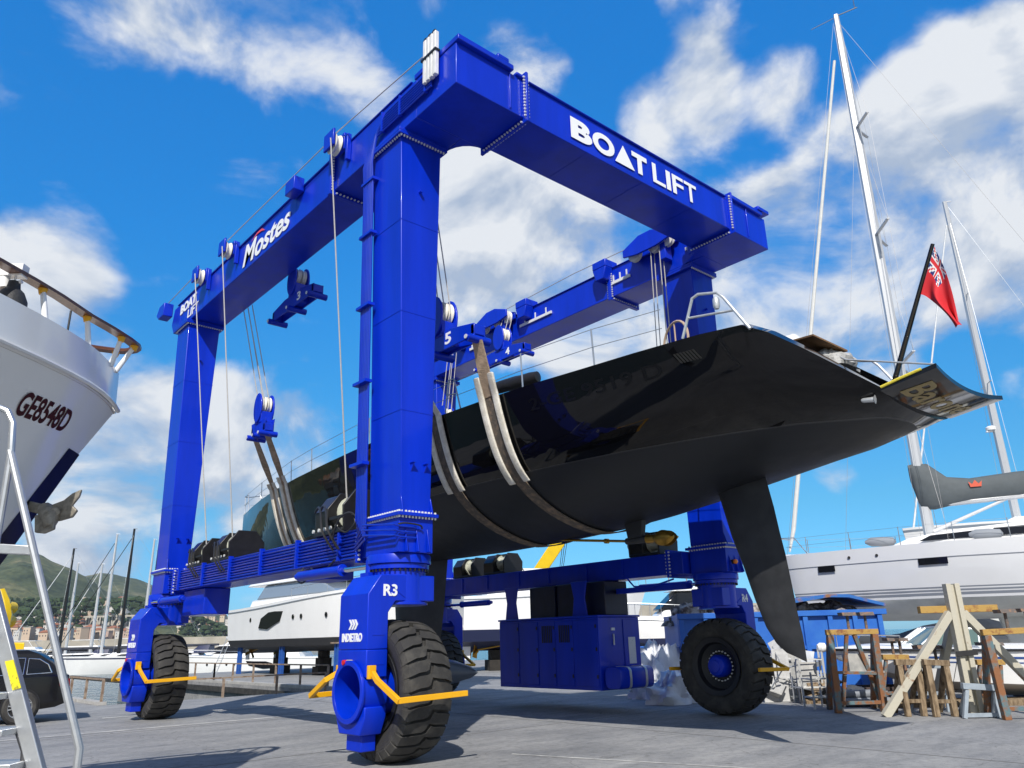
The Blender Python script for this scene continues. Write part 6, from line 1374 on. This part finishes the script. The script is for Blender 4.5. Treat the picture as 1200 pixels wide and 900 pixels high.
# second yacht farther right: only its rig and deck show
p=PD(1186,612,46); O2=V((p.x,p.y,0)); d2=(RT*-1+FWD*.25).normalized(); LB=15
b2=O2+d2*6.0
T3=sail_yacht('sailing_yacht','white sailing yacht behind the grey one, its slimmer mast carrying a radar dome',b2,d2,LB,4.2,1.5,PD(1106,238,46).z-(p.z-.2),MASTW,zw=p.z-1.75,stay=1,boom=0)
b=MB(); b.hexa([(-3,-.4,.3),(-10,-.4,.3),(-10,.4,.3),(-3,.4,.3),(-2.5,-1.2,p.z-2.0),(-11,-1.2,p.z-2.0),(-11,1.2,p.z-2.0),(-2.5,1.2,p.z-2.0)]); b.build('underbody',OFFW,T3,local=True)
b=MB(); b.lathe([(.05,0),(.28,.03),(.30,.18),(.2,.27),(.02,.28)],(-6.0,0,PD(1152,505,46).z),(0,0,1),16); b.box((-6.3,-.1,PD(1152,505,46).z-.08),(-5.7,.1,PD(1152,505,46).z-.01)); b.build('radar_dome',WHITE,T3,local=True)
# ------------------------------------------------------------------ blue skip with a lid
SK=mat('skip_blue',(.012,.11,.48),.5,col2=(.03,.16,.52),vscale=2,thr=(.3,.7),bump=.2,bscale=8); 
r0,r1,f0,f1,zt=4.75,10.8,24,26.3,2.2
sk=lambda r,f,z:rf(r,f,z)
T_=thing('skip_container','blue ribbed steel skip container with its lid propped open, behind the right near wheel','skip',tuple(sk((r0+r1)/2,25.1,0)))
b=MB()
b.hexa([sk(r0,f0,.12),sk(r1,f0,.12),sk(r1,f0+.08,.12),sk(r0,f0+.08,.12),sk(r0,f0,zt),sk(r1,f0,zt),sk(r1,f0+.08,zt),sk(r0,f0+.08,zt)])
b.hexa([sk(r0,f1-.08,.12),sk(r1,f1-.08,.12),sk(r1,f1,.12),sk(r0,f1,.12),sk(r0,f1-.08,zt),sk(r1,f1-.08,zt),sk(r1,f1,zt),sk(r0,f1,zt)])
for r in (r0,r1-.08): b.hexa([sk(r,f0+.083,.12),sk(r+.08,f0+.083,.12),sk(r+.08,f1-.083,.12),sk(r,f1-.083,.12),sk(r,f0+.083,zt),sk(r+.08,f0+.083,zt),sk(r+.08,f1-.083,zt),sk(r,f1-.083,zt)])
b.hexa([sk(r0,f0,.02),sk(r1,f0,.02),sk(r1,f1,.02),sk(r0,f1,.02),sk(r0,f0,.117),sk(r1,f0,.117),sk(r1,f1,.117),sk(r0,f1,.117)]); b.build('box',SK,T_,bevel=.01)
n=8
for k in range(n+1):
    r=r0+.08+(r1-r0-.16)*k/n; b=MB(); b.hexa([sk(r-.07,f0-.11,.12),sk(r+.07,f0-.11,.12),sk(r+.07,f0-.003,.12),sk(r-.07,f0-.003,.12),sk(r-.07,f0-.11,zt-.13),sk(r+.07,f0-.11,zt-.13),sk(r+.07,f0-.003,zt-.13),sk(r-.07,f0-.003,zt-.13)]); b.build('rib',SK,T_,bevel=.008)
for k in range(4):
    f=f0+.25+k*.6; b=MB(); b.hexa([sk(r1+.003,f,.12),sk(r1+.11,f,.12),sk(r1+.11,f+.12,.12),sk(r1+.003,f+.12,.12),sk(r1+.003,f,zt-.13),sk(r1+.11,f,zt-.13),sk(r1+.11,f+.12,zt-.13),sk(r1+.003,f+.12,zt-.13)]); b.build('rib',SK,T_,bevel=.008)
for z in (1.2,):
    b=MB(); b.hexa([sk(r0,f0-.09,z-.05),sk(r1,f0-.09,z-.05),sk(r1,f0-.002,z-.05),sk(r0,f0-.002,z-.05),sk(r0,f0-.09,z+.05),sk(r1,f0-.09,z+.05),sk(r1,f0-.002,z+.05),sk(r0,f0-.002,z+.05)]); b.build('stiffener',SK,T_)
b=MB(); b.hexa([sk(r0-.03,f0-.14,zt-.125),sk(r1+.13,f0-.14,zt-.125),sk(r1+.13,f0+.10,zt-.125),sk(r0-.03,f0+.10,zt-.125),sk(r0-.03,f0-.14,zt+.03),sk(r1+.13,f0-.14,zt+.03),sk(r1+.13,f0+.10,zt+.03),sk(r0-.03,f0+.10,zt+.03)]); b.build('top_rim',SK,T_,bevel=.01)
b=MB(); lid=[(8.0,2.42),(9.3,2.60),(9.9,2.58),(10.95,2.30)]
b.loft([[sk(r,f0-.1,z),sk(r,f1,z+.05),sk(r,f1,z+.12),sk(r,f0-.1,z+.09)] for r,z in lid]); b.build('lid',mat('skip_lid_rust',(.02,.13,.42),.6,col2=(.25,.12,.06),vscale=2.4,thr=(.52,.62)),T_)
for k in range(5):
    rr=rf(5.4+k*1.1,25.1,1.9+.0); o=lump(rr,.75,.7,.55,40+k,rough=.35).build('waste_heap',mat('mixed_waste',(.10,.08,.07),.9,col2=(.45,.42,.38),vscale=4,thr=(.45,.6),bump=.5),loc=tuple(rr),ang=20); tag(o,'mixed waste piled inside the blue skip, '+('at its left end','second heap from the left','middle heap','second heap from the right','at its right end under the lid')[k],'waste','waste inside the blue skip')
b=MB(); p=rf(6.0,24.3,2.25); b.obox(p,RT*.5+V((0,0,.22)),FWD*.04,V((0,0,.03))); o=b.build('brown_plank',mat('plank_wood',(.24,.14,.08),.8,var=.3,vscale=6),loc=tuple(p)); tag(o,'brown plank sticking out of the left end of the blue skip','plank')
# ------------------------------------------------------------------ plastic-wrapped heap of bags between the power pack and the right wheel
PLW=mat('white_plastic_sheet',(.72,.74,.76),.3,var=.12,vscale=3,bump=1.0,bscale=5,coat=.2); PLB=mat('pale_blue_plastic',(.28,.55,.74),.3,var=.2,vscale=3,bump=.8,bscale=5)
for k,(px,py,hh,sx,m,lab) in enumerate(((772,815,1.35,.85,PLW,'tall white plastic sack behind the fuel tank'),(757,818,.65,.5,PLW,'small white plastic sack at the left end of the heap by the fuel tank'),(803,812,1.0,.7,PLW,'white plastic sack half behind the right near wheel'),(768,816,.55,.45,PLB,'pale blue plastic bag at the foot of the white sacks'),(790,824,.60,.75,PLW,'low white plastic bundle in front of the taller white sacks'),(800,806,.85,.4,PLB,'pale blue plastic bag on top, touching the right near wheel from behind'))):
    p=PZ(px,py); o=lump(p,sx,sx*.7,hh,60+k,rough=.42).build('plastic_sack',m,loc=tuple(p),ang=50); tag(o,lab,'sack','plastic sacks beside the right wheel')
# ------------------------------------------------------------------ white fishing boat on a cradle and yard clutter behind
p=PD(752,742,38); FB_=motor_yacht('fishing_boat','small white fishing boat with a blue stripe standing behind the plastic sacks',rf(10.8,38.6,0),tuple((-RT-FWD*.15)[:2]),6.2,2.1,.95,1.5,2.25,2.6,NAVY,windows=False,flyb=False)
FB_['category']='fishing boat'
b=MB(); p=rf(8,38.3,0)
for r in (6.2,9.6):
    for f in (37.6,39.2): q=rf(r,f); b.cyl(q,V((q.x,q.y,1.1)),.06)
    b.bar(rf(r,37.4,.8),rf(r,39.4,.8),.12,.15)
b.bar(rf(5.6,38.3,.5),rf(10,38.3,.5),.15,.2); o=b.build('boat_cradle',GALV,loc=tuple(p)); tag(o,'grey steel cradle under the small white fishing boat','cradle')
for k,r in enumerate((5.9,6.5,7.2)):
    q=rf(r,35.5); b=MB(); b.lathe([(.22,0),(.24,.1),(.24,.6),(.2,.7),(.05,.71)],q,(0,0,1),16); o=b.build('yellow_drum',YM,loc=tuple(q)); tag(o,('left','middle','right')[k]+' one of three yellow drums under the fishing boat','drum','yellow drums under the fishing boat')
b=MB(); q=rf(4.7,33.5); b.box((q.x-.5,q.y-.5,0),(q.x+.5,q.y+.5,1.15)); b.box((q.x-.55,q.y-.55,1.153),(q.x+.55,q.y+.55,1.22)); o=b.build('blue_bin',SK,loc=tuple(q),bevel=.04); tag(o,'blue bin behind the fuel tank of the power pack','bin')
SCF=mat('scaffold_tube',(.40,.42,.44),.5,metal=.5)
q=rf(9.4,44); T_=thing('scaffold_tower','scaffold tower of thin steel tubes behind the fishing boat','scaffold',tuple(q))
for dx in (-.8,.8):
    for dy in (-.6,.6): b=MB(); b.cyl((q.x+dx,q.y+dy,0),(q.x+dx,q.y+dy,5.2),.04,n=6); b.build('upright',SCF,T_)
for z in (1.2,2.4,3.6,4.8): b=MB(); [b.bar((q.x-.8,q.y+dy,z),(q.x+.8,q.y+dy,z),.04,.04) for dy in (-.6,.6)]; [b.bar((q.x+dx,q.y-.6,z+.05),(q.x+dx,q.y+.6,z+.05),.04,.04) for dx in (-.8,.8)]; b.build_each('ledger',SCF,T_)
b=MB(); b.box((q.x-.75,q.y-.62,3.0),(q.x+.3,q.y-.56,3.7)); b.build('blue_panel',SK,T_)
# ------------------------------------------------------------------ speedboat behind the stands
GLSS=mat('tinted_windscreen',(.10,.16,.15),.08,coat=.4); 
Ob=rf(7.35,19.6,0); db=(RT-FWD*.09).normalized(); ab=math.atan2(-db.y,-db.x)
T_=thing('speedboat','white speedboat with blue stripes and a raked windscreen behind the rusty boat stands','speedboat',tuple(Ob),ab)
def sb(x,sg):
    s=x/6.6; hb=1.12*min(1,s*2.1)**.62; zs=1.24-.14*s; zc=.62-.22*min(1,s*1.6)+.35*(1-min(1,s*4)); return [(-x+.0,sg*max(hb,.02),zs),(-x-.06,sg*max(hb*.97,.02),zs-.10),(-x-.28*(1-s),sg*max(hb*.80,.015),zc),(-x-.45*(1-s),0,zc-.26*min(1,s*3)-.02)]
xs=[.0,.12,.35,.7,1.2,1.9,2.8,3.8,5,6.2,6.6]
b=MB(); st=MB()
for sg in (1,-1):
    b.loft([sb(x,sg) for x in xs],closed=False)
    for k,(u0,u1) in enumerate(((.10,.17),(.28,.32))):
        P=lambda x,u:(lambda a,c:(a[0]+(c[0]-a[0])*u,a[1]+(c[1]-a[1])*u+sg*.008,a[2]+(c[2]-a[2])*u))(sb(x,sg)[1],sb(x,sg)[2])
        st.loft([[P(x,u0),P(x,u1)] for x in xs],closed=False)
b.face(sb(6.6,1)+list(reversed(sb(6.6,-1)[:-1]))); b.build('hull',WHITE,T_,local=True,ang=40); st.build('blue_stripe',BSTR,T_,local=True)
b=MB(); b.loft([[sb(x,1)[0],(-x,sb(x,1)[0][1]*.5,sb(x,1)[0][2]+.12*min(1,x)),(-x,-sb(x,1)[0][1]*.5,sb(x,1)[0][2]+.12*min(1,x)),sb(x,-1)[0]] for x in xs],closed=False); b.build('deck',WHITE,T_,local=True,ang=50)
b=MB()
for sg in (1,-1): b.tube([(p[0],p[1]+sg*.01,p[2]-.02) for p in [sb(x,sg)[0] for x in xs]],.028,6)
b.build('rubbing_strake',BLACKP,T_,local=True)
w=[(-1.7,.15,1.28),(-1.95,.75,1.30),(-3.1,1.0,1.26)]; wt=[(-2.35,.12,1.66),(-2.5,.62,1.67),(-3.2,.82,1.60)]
b=MB(); b.loft([[p,q] for p,q in zip([(x,-y,z) for x,y,z in reversed(w)]+w,[(x,-y,z) for x,y,z in reversed(wt)]+wt)],closed=False); wsn=b.build('windscreen',GLSS,T_,local=True)
b=MB(); b.tube([(x,-y,z) for x,y,z in reversed(wt)]+wt,.022,6); 
for p,q in zip(w,wt): b.tube([p,q],.02,6); b.tube([(p[0],-p[1],p[2]),(q[0],-q[1],q[2])],.02,6)
b.build('screen_frame',GALV,wsn,local=True)
b=MB(); b.tube([(-.1,0,1.62),(-.4,.35,1.55),(-1.5,.75,1.50)],.015,6); b.tube([(-.1,0,1.62),(-.4,-.35,1.55),(-1.5,-.75,1.50)],.015,6)
for y in (.35,-.35): b.cyl((-.4,y,1.24),(-.4,y,1.55),.012); b.cyl((-1.5,y*2.1,1.22),(-1.5,y*2.1,1.5),.012)
b.build('bow_rail',STEEL,T_,local=True)
b=MB(); b.lathe([(.02,0),(.10,.04),(.12,.15),(.08,.22)],(-.05,0,1.28),(1,0,-.1),12); b.build('bow_roller',WHITE,T_,local=True)
b=MB(); p=rf(11.2,19.7); 
for r in (9.0,12.3): b.bar(rf(r,18.7,.15),rf(r,20.6,.15),.2,.3)
b.bar(rf(8,19.2,.33),rf(13.6,19.2,.33),.12,.1); b.bar(rf(8,20.1,.33),rf(13.6,20.1,.33),.12,.1); o=b.build('boat_trailer',mat('dark_trailer',(.07,.05,.045),.8,var=.3,vscale=4),loc=tuple(p)); tag(o,'dark low cradle beams under the white speedboat','cradle')
# a second hull behind to fill the yard as in the photograph: inflatable tender and dark clutter
q=rf(11.8,22.3,0); T_=thing('tender','small dark inflatable tender behind the speedboat','tender',tuple(q))
b=MB()
for s_ in (-.5,.5): b.tube([rf(10.0,22.3+s_,1.2),rf(13.0,22.3+s_,1.2)],.22,10)
b.tube([rf(10.0,21.8,1.2),rf(9.5,22.3,1.3),rf(10.0,22.8,1.2)],.22,10); b.build_each('tube',mat('dark_hypalon',(.05,.055,.06),.6),T_); b=MB(); b.obox(rf(11.5,22.3,1.08),RT*1.4,FWD*.5,V((0,0,.04))); b.build('floor',GALV,T_)
b=MB()
for r in (10.4,12.4): b.bar(rf(r,21.9,0),rf(r,21.9,.98),.08,.08,up=(1,0,0)); b.bar(rf(r,22.7,0),rf(r,22.7,.98),.08,.08,up=(1,0,0))
b.build_each('trestle_leg',RUST,T_)
# ------------------------------------------------------------------ boat stands at right
RST=mat('rusty_teal_steel',(.10,.17,.19),.7,col2=(.24,.10,.04),vscale=5.5,thr=(.40,.54),bump=.3,bscale=30); RSTY=mat('rusty_ochre_steel',(.42,.26,.07),.75,col2=(.24,.10,.04),vscale=7,thr=(.5,.62),bump=.3,bscale=30)
TIMB=mat('weathered_timber',(.13,.088,.05),.9,col2=(.31,.23,.145),vscale=13,thr=(.4,.6),bump=.5,bscale=18,stretch=(1,1,.3)); CREAM=mat('chipped_cream_paint',(.50,.47,.38),.6,col2=(.28,.17,.10),vscale=4,thr=(.62,.70),bump=.25,bscale=20); GRYP=mat('grey_blue_paint',(.30,.35,.40),.6,var=.2,vscale=6)
def at(px,py,d): return PD(px,py,d)
def trestle(label,tl,tr,bl,br,d,wl_,m,mt,dep=.55,mid=.22,pads=True,cat='boat stand',midm=None,grp='rusty trestle stands at right'):
    """front frame given by its four corners; a second frame behind leans to the same top bar"""
    A,B_,C_,D_=at(*tl,d),at(*tr,d),at(*bl,d-.05),at(*br,d-.05); C_.z=D_.z=0.; 
    T_=thing('boat_trestle',label,cat,tuple((C_+D_)/2),0,grp)
    b=MB(); e=(B_-A).normalized(); b.bar(A-e*.08,B_+e*.08,.11,.11); b.build('top_bar',mt,T_,bevel=.006)
    for p,q in ((A,C_),(B_,D_)):
        b=MB(); b.bar(p-V((0,0,.06)),q,wl_,wl_,up=tuple(FWD)); b.build('leg',m,T_,bevel=.005)
        b=MB(); b.bar(p+FWD*.04-V((0,0,.06)),V((q.x,q.y,0))+FWD*dep*1.6+e*.15,wl_*.8,wl_*.8,up=tuple(FWD)); b.build('leg',m,T_,bevel=.005)
    b=MB(); k=mid; b.bar(C_.lerp(A,k),D_.lerp(B_,k),.06,.07); b.build('cross_bar',midm or m,T_,bevel=.004)
    if pads:
        for k in (.45,.85):
            p=A.lerp(B_,k)+V((0,0,.06)); b=MB(); b.cyl(p,p+V((0,0,.28)),.03); b.obox(p+V((0,0,.31)),e*.15,FWD*.13,V((0,0,.035))+FWD*.02); b.build_each('screw_pad',mat('rusty_grey_pad',(.12,.10,.09),.75,col2=(.25,.14,.08),vscale=12,thr=(.5,.6)),T_)
    return T_
t=trestle('tall rusty trestle stand with teal legs in front of the blue skip',(972,741),(1024,740),(982,831),(1038,842),17.6,.125,RST,RSTY,pads=True,mid=.12)
b=MB(); b.bar(at(992,744,17.6),at(988,828,17.9),.07,.07,up=tuple(FWD)); b.bar(at(1001,744,17.6),at(1032,822,17.9),.08,.08,up=tuple(FWD)); b.bar(at(976,788,17.6),at(1030,789,17.6),.05,.06); b.build_each('brace',RST,t)
trestle('rusty teal trestle stand at the right edge of the photograph',(1155,741),(1215,738),(1181,846),(1240,848),15.6,.125,RST,RSTY,pads=True,mid=.12)
trestle('left one of two low weathered timber trestles',(1053,776),(1075,776),(1064,837),(1083,838),16.6,.10,TIMB,TIMB,pads=False,mid=.28,grp='low timber trestles at right')
trestle('right one of two low weathered timber trestles, beside the cream post',(1086,776),(1107,777),(1098,841),(1120,842),16.4,.11,TIMB,TIMB,pads=False,mid=.28,grp='low timber trestles at right')
trestle('low grey painted metal trestle at the foot of the cream post',(1132,804),(1166,806),(1130,838),(1170,842),16.0,.07,GRYP,GRYP,pads=False,mid=.1,dep=.3,grp='grey metal trestles at right')
t=trestle('slim grey metal trestle standing behind the low timber trestles',(1068,780),(1104,780),(1068,832),(1112,836),17.3,.05,GRYP,GRYP,pads=True,mid=.4,dep=.3,grp='grey metal trestles at right')
trestle('slim rusty trestle half hidden behind the low timber trestles',(1038,770),(1060,770),(1033,826),(1064,828),18.2,.06,RST,RSTY,dep=.3,mid=.3)
trestle('narrow rusty trestle standing between the cream post and the right edge stand',(1148,776),(1172,776),(1147,833),(1176,835),17.5,.06,RST,RSTY,dep=.3,mid=.3)
# the tall cream-painted post with two struts and a rusty cross arm
dp=16.6; T_=thing('cream_boat_post','tall chipped cream post with two struts and a rusty cross arm','boat stand',tuple(PZ(1144,838)))
foot=PZ(1144,838); top=at(1113,684,dp-.1); top=V((foot.x,foot.y,at(1115,684,(foot-CAM).dot(FWD)).z))
b=MB(); 
for s_ in (-.09,.09): b.bar(foot+RT*s_,top+RT*s_,.10,.17,up=tuple(FWD))
b.bar(foot+V((0,0,0)),top-V((0,0,.02)),.079,.05,up=tuple(FWD)); b.build('post',CREAM,T_,bevel=.006)
j=foot.lerp(top,.77)
for sg,k in ((-1,1.75),(1,1.75)):
    b=MB(); q=foot+RT*sg*k+FWD*.1; b.bar(j+RT*sg*.13-V((0,0,.0)),q,.15,.15,up=tuple(FWD)); b.build('strut',CREAM,T_,bevel=.006)
b=MB(); q=foot+FWD*1.6; b.bar(j+FWD*.1,q,.14,.14); b.build('strut',CREAM,T_,bevel=.006)
b=MB(); z=foot.lerp(top,.80)-FWD*.06+FWD*.2; b.bar(z-RT*.68,z+RT*.92,.14,.14); b.build('cross_arm',RSTY,T_,bevel=.008)
b=MB()
for k in range(5): b.tube([foot.lerp(top,.44)-FWD*.13-RT*.22+V((0,0,.02*k)),foot.lerp(top,.45)-FWD*.14+RT*.2+V((0,0,.02*k))],.012,5)
b.tube([foot.lerp(top,.46)-FWD*.12-RT*.18,foot+V((0,0,.5))-FWD*.15-RT*.45,foot+V((0,0,.35))-FWD*.12-RT*.1],.008,5); b.build('cable_lashing',HOSE,T_)
# ------------------------------------------------------------------ heap of racks, boards and cages between the wheel and the trestles
SHT=mat('grubby_white_sheet',(.46,.46,.45),.6,var=.18,vscale=5,bump=.5,bscale=7); CRD=mat('cardboard',(.34,.23,.14),.85,var=.2,vscale=4); GRYM=mat('dull_grey_panel',(.30,.30,.29),.6,col2=(.46,.45,.42),vscale=3,thr=(.4,.6))
def board(name,label,cat,px,py,w_,h_,lean,yaw,m,th=.04,grp=None):
    p=PZ(px,py); e=(RT*math.cos(yaw)+FWD*math.sin(yaw)); n=(-RT*math.sin(yaw)+FWD*math.cos(yaw)); u=(V((0,0,1))+n*lean).normalized()
    b=MB(); b.obox(p+u*h_/2+V((0,0,.0)),e*w_/2,u*h_/2,n*th/2); o=b.build(name,m,loc=tuple(p),bevel=.006); return tag(o,label,cat,grp)
board('white_sheet_board','broad white board leaning next to the right near wheel',"board",905,823,.38,.62,.3,.15,SHT)
board('white_sheet_board','narrow white board behind the yellow bar of the right near wheel','board',922,822,.40,1.25,.15,-.1,SHT)
board('scrap_board','tall grey panel standing in the middle of the scrap heap','board',938,820,.45,1.35,.12,.2,GRYM)
board('scrap_board','shorter grey panel in front of the scrap heap, below the rudder tip','board',950,824,.5,.95,.2,-.25,GRYM)
board('cardboard_sheet','brown cardboard sheet lying against the scrap heap beside the wheel','cardboard',910,812,.35,1.5,.3,.3,CRD)
def rack(label,px,py,w_,d_,h_,m,n=3,yaw=.1,solid=None,grp='racks and cages of the scrap heap'):
    p=PZ(px,py); e=(RT*math.cos(yaw)+FWD*math.sin(yaw)); f_=(-RT*math.sin(yaw)+FWD*math.cos(yaw)); T_=thing('wire_rack',label,'rack',tuple(p),0,grp)
    for i in (0,1):
        for j in (0,1): b=MB(); q=p+e*w_*(i-.5)+f_*d_*j; b.bar(q,q+V((0,0,h_)),.035,.035,up=(1,0,0)); b.build('leg',m,T_)
    for k in range(n):
        z=h_*(k+.6)/n; b=MB(); q=p+V((0,0,z))
        for i in (0,1): b.bar(q+e*w_*(i-.5),q+e*w_*(i-.5)+f_*d_,.03,.03)
        for jj in range(4): b.bar(q-e*w_/2+f_*d_*jj/3,q+e*w_/2+f_*d_*jj/3,.02,.02)
        b.build('shelf',m,T_)
    return T_
WR_=mat('white_wire',(.60,.60,.57),.5,col2=(.35,.25,.17),vscale=9,thr=(.58,.68))
rack('low white wire rack standing at the near right end of the scrap heap',966,831,.42,.5,.78,WR_,2)
rack('tall white tubular rack behind the low one, below the rudder tip',957,826,.55,.5,1.25,WR_,2,yaw=-.2)
rack('grey metal rack at the back of the scrap heap, left of the tall white rack',930,818,.6,.5,1.2,GALV,3,yaw=.2)
rack('small grey cage lying in the front of the scrap heap',944,823,.5,.45,.6,GALV,3,yaw=-.1)
for k,(px,py,w_,h_,lab) in enumerate(((962,826,.5,.14,'wooden pallet leaning at the foot of the scrap heap'),(975,826,.6,.16,'wooden crate slab lying behind the low white rack'))):
    p=PZ(px,py); b=MB()
    for j in range(5): b.obox(p+V((0,0,.22+.12*k))+FWD*(.35+.10*j)+V((0,0,.05*j)),RT*w_/2+V((0,0,.06)),FWD*.04+V((0,0,.02)),V((0,0,.012)))
    for j in (-1,1): b.obox(p+V((0,0,.14+.12*k))+FWD*.55+RT*j*w_*.4,RT*.03,FWD*.28+V((0,0,.12)),V((0,0,.05)))
    b.obox(p+V((0,0,.05))+FWD*.55,RT*w_*.45,FWD*.2,V((0,0,.05))); o=b.build('pallet',TIMB,loc=tuple(p)); tag(o,lab,'pallet')
rnd=random.Random(5)
for k,(px,py,m,lab) in enumerate(((925,815,SHT,'white crumpled sheet at the back of the scrap heap'),(942,812,mat('tan_rag',(.42,.33,.22),.9,var=.3,vscale=6),'tan rags on the scrap heap behind the rudder tip'),(1013,824,mat('dark_pipe_grey',(.07,.075,.085),.5),'dark bundle under the tall rusty trestle'))):
    p=PZ(px,py); o=lump(p,.5,.4,.85 if k<2 else .35,80+k,rough=.3).build('scrap_bundle',m,loc=tuple(p),ang=20); tag(o,lab,'bundle')
p=PZ(1018,828)
for k,lab in enumerate(('short grey pipe lying nearest under the tall rusty trestle','short grey pipe lying farthest under the tall rusty trestle','short grey pipe resting on top of two others under the tall rusty trestle')):
    c=p+V((0,0,.10+.16*(k==2)))+FWD*(.22*k if k<2 else .11); b=MB(); b.lathe([(.06,-.55),(.09,-.55),(.09,.5),(.06,.5),(.06,-.55)],c,RT,14); o=b.build('steel_pipe',mat('grey_pipe',(.22,.24,.27),.45),loc=(c.x,c.y,c.z-.09)); tag(o,lab,'pipe')
for k,lab in enumerate(('long timber beam lying nearest on the ground behind the trestles','long timber beam lying in the middle behind the trestles','long timber beam lying farthest and highest behind the trestles')):
    a_,c_=rf(7.9,18.4+.3*k,.062+.001*k),rf(12.5,18.2+.3*k,.062); b=MB(); b.bar(a_,c_,.14,.12); o=b.build('timber_beam',TIMB,loc=tuple((a_+c_)/2)); tag(o,lab,'timber beam')
b=MB(); p=at(1003,776,17.9); b.obox(p,RT*.22,FWD*.16,V((0,0,.18))); b.obox(p+V((0,0,-.2)),RT*.5,FWD*.2,V((0,0,.02))); 
for s_ in (-.45,.45): b.bar(p+RT*s_+V((0,0,-.2)),V((p.x,p.y,0))+RT*s_,.05,.05,up=(1,0,0))
o=b.build('side_table',GRYM,loc=(p.x,p.y,0)); tag(o,'grey box on a thin-legged bench behind the tall rusty trestle','bench')

# dark covered hulls laid up behind, under the grey yacht
CVD=mat('dark_boat_tarpaulin',(.025,.03,.036),.8,var=.4,vscale=1.5,bump=.5,bscale=3)
for k,(r,f,L_,hh,lab) in enumerate(((14.5,33,8,1.9,'dark tarpaulin-covered boat on trestles under the middle of the grey yacht'),(22.5,34,8,2.1,'dark tarpaulin-covered boat laid up farther right behind the cream post'),(10.4,40,9,1.7,'dark covered boat laid up behind the right end of the blue skip'))):
    c=rf(r,f,0); T_=thing('covered_boat',lab,'covered boat',tuple(c),0,'covered boats laid up in the yard')
    b=MB(); rings=[]
    for q in range(9):
        s=q/8; x=(s-.5)*L_; w_=1.25*(math.sin(math.pi*min(.97,max(.05,s*.9+.05)))**.5); z1=hh*(.86+.14*math.sin(s*9+k)); rings.append([c+RT*x-FWD*w_+V((0,0,.75)),c+RT*x-FWD*w_*1.02+V((0,0,z1*.78)),c+RT*x+V((0,0,z1)),c+RT*x+FWD*w_*1.02+V((0,0,z1*.78)),c+RT*x+FWD*w_+V((0,0,.75))])
    b.loft(rings); b.build('tarpaulin',CVD,T_,ang=50)
    b=MB(); b.hexa([c-RT*L_*.35-FWD*.3+V((0,0,.3)),c+RT*L_*.4-FWD*.3+V((0,0,.3)),c+RT*L_*.4+FWD*.3+V((0,0,.3)),c-RT*L_*.35+FWD*.3+V((0,0,.3)),c-RT*L_*.4-FWD*.9+V((0,0,.747)),c+RT*L_*.42-FWD*.9+V((0,0,.747)),c+RT*L_*.42+FWD*.9+V((0,0,.747)),c-RT*L_*.4+FWD*.9+V((0,0,.747))]); b.build('hull_bottom',ANTI,T_)
    for s in (-.3,.3): b=MB(); p=c+RT*s*L_; b.box((p.x-.4,p.y-.3,0),(p.x+.4,p.y+.3,.297)); b.build('block',MATS['dark_timber'],T_)

rnd=random.Random(21)
JM=[SHT,GRYM,GALV,CRD,WR_,MATS['dark_pipe_grey'],MATS['tan_rag'],PROP]
for k in range(46):
    px,py=rnd.uniform(903,982),rnd.uniform(813,826); p=PZ(px,py)+FWD*rnd.uniform(0,1.4); z=rnd.uniform(.02,1.25)*(1-abs(px-938)/90); m=JM[rnd.randrange(len(JM))]
    ax=V((rnd.gauss(0,1),rnd.gauss(0,1),rnd.gauss(0,.6))).normalized(); up=V((rnd.gauss(0,.5),rnd.gauss(0,.5),1)); by=ax.cross(up).normalized(); bz=ax.cross(by)
    b=MB(); ty=rnd.random(); l=rnd.uniform(.15,.42)
    if ty<.4: b.obox(p+V((0,0,z+.08)),ax*l,by*rnd.uniform(.08,.25),bz*.015)
    elif ty<.7: b.obox(p+V((0,0,z+.08)),ax*l*.55,by*rnd.uniform(.08,.16),bz*rnd.uniform(.06,.14))
    else: b.cyl(p+V((0,0,z+.1))-ax*l*1.4,p+V((0,0,z+.1))+ax*l*1.4,.018,n=7)
    zm=min(v.z for v in b.v)
    if zm<.01: b.v=[v+V((0,0,.01-zm)) for v in b.v]
    o=b.build('scrap_piece',m,loc=tuple(p)); tag(o,'small odd piece of metal, board or pipe in the scrap heap beside the right wheel','scrap','pieces of the scrap heap')

# ------------------------------------------------------------------ thin sea haze round the whole scene
hm=bpy.data.materials.new('sea_haze'); hm.use_nodes=True; t=hm.node_tree; t.nodes.clear(); o_=t.nodes.new('ShaderNodeOutputMaterial'); pv=t.nodes.new('ShaderNodeVolumePrincipled')
pv.inputs['Color'].default_value=(.80,.88,.97,1); pv.inputs['Density'].default_value=.00008; pv.inputs['Anisotropy'].default_value=.2; t.links.new(pv.outputs[0],o_.inputs['Volume'])
hb=MB(); hb.box((-3300,-200,-4.2),(900,3300,290)); tag(hb.build('haze',hm),'thin pale sea haze over the harbour and hills','haze',kind='stuff')
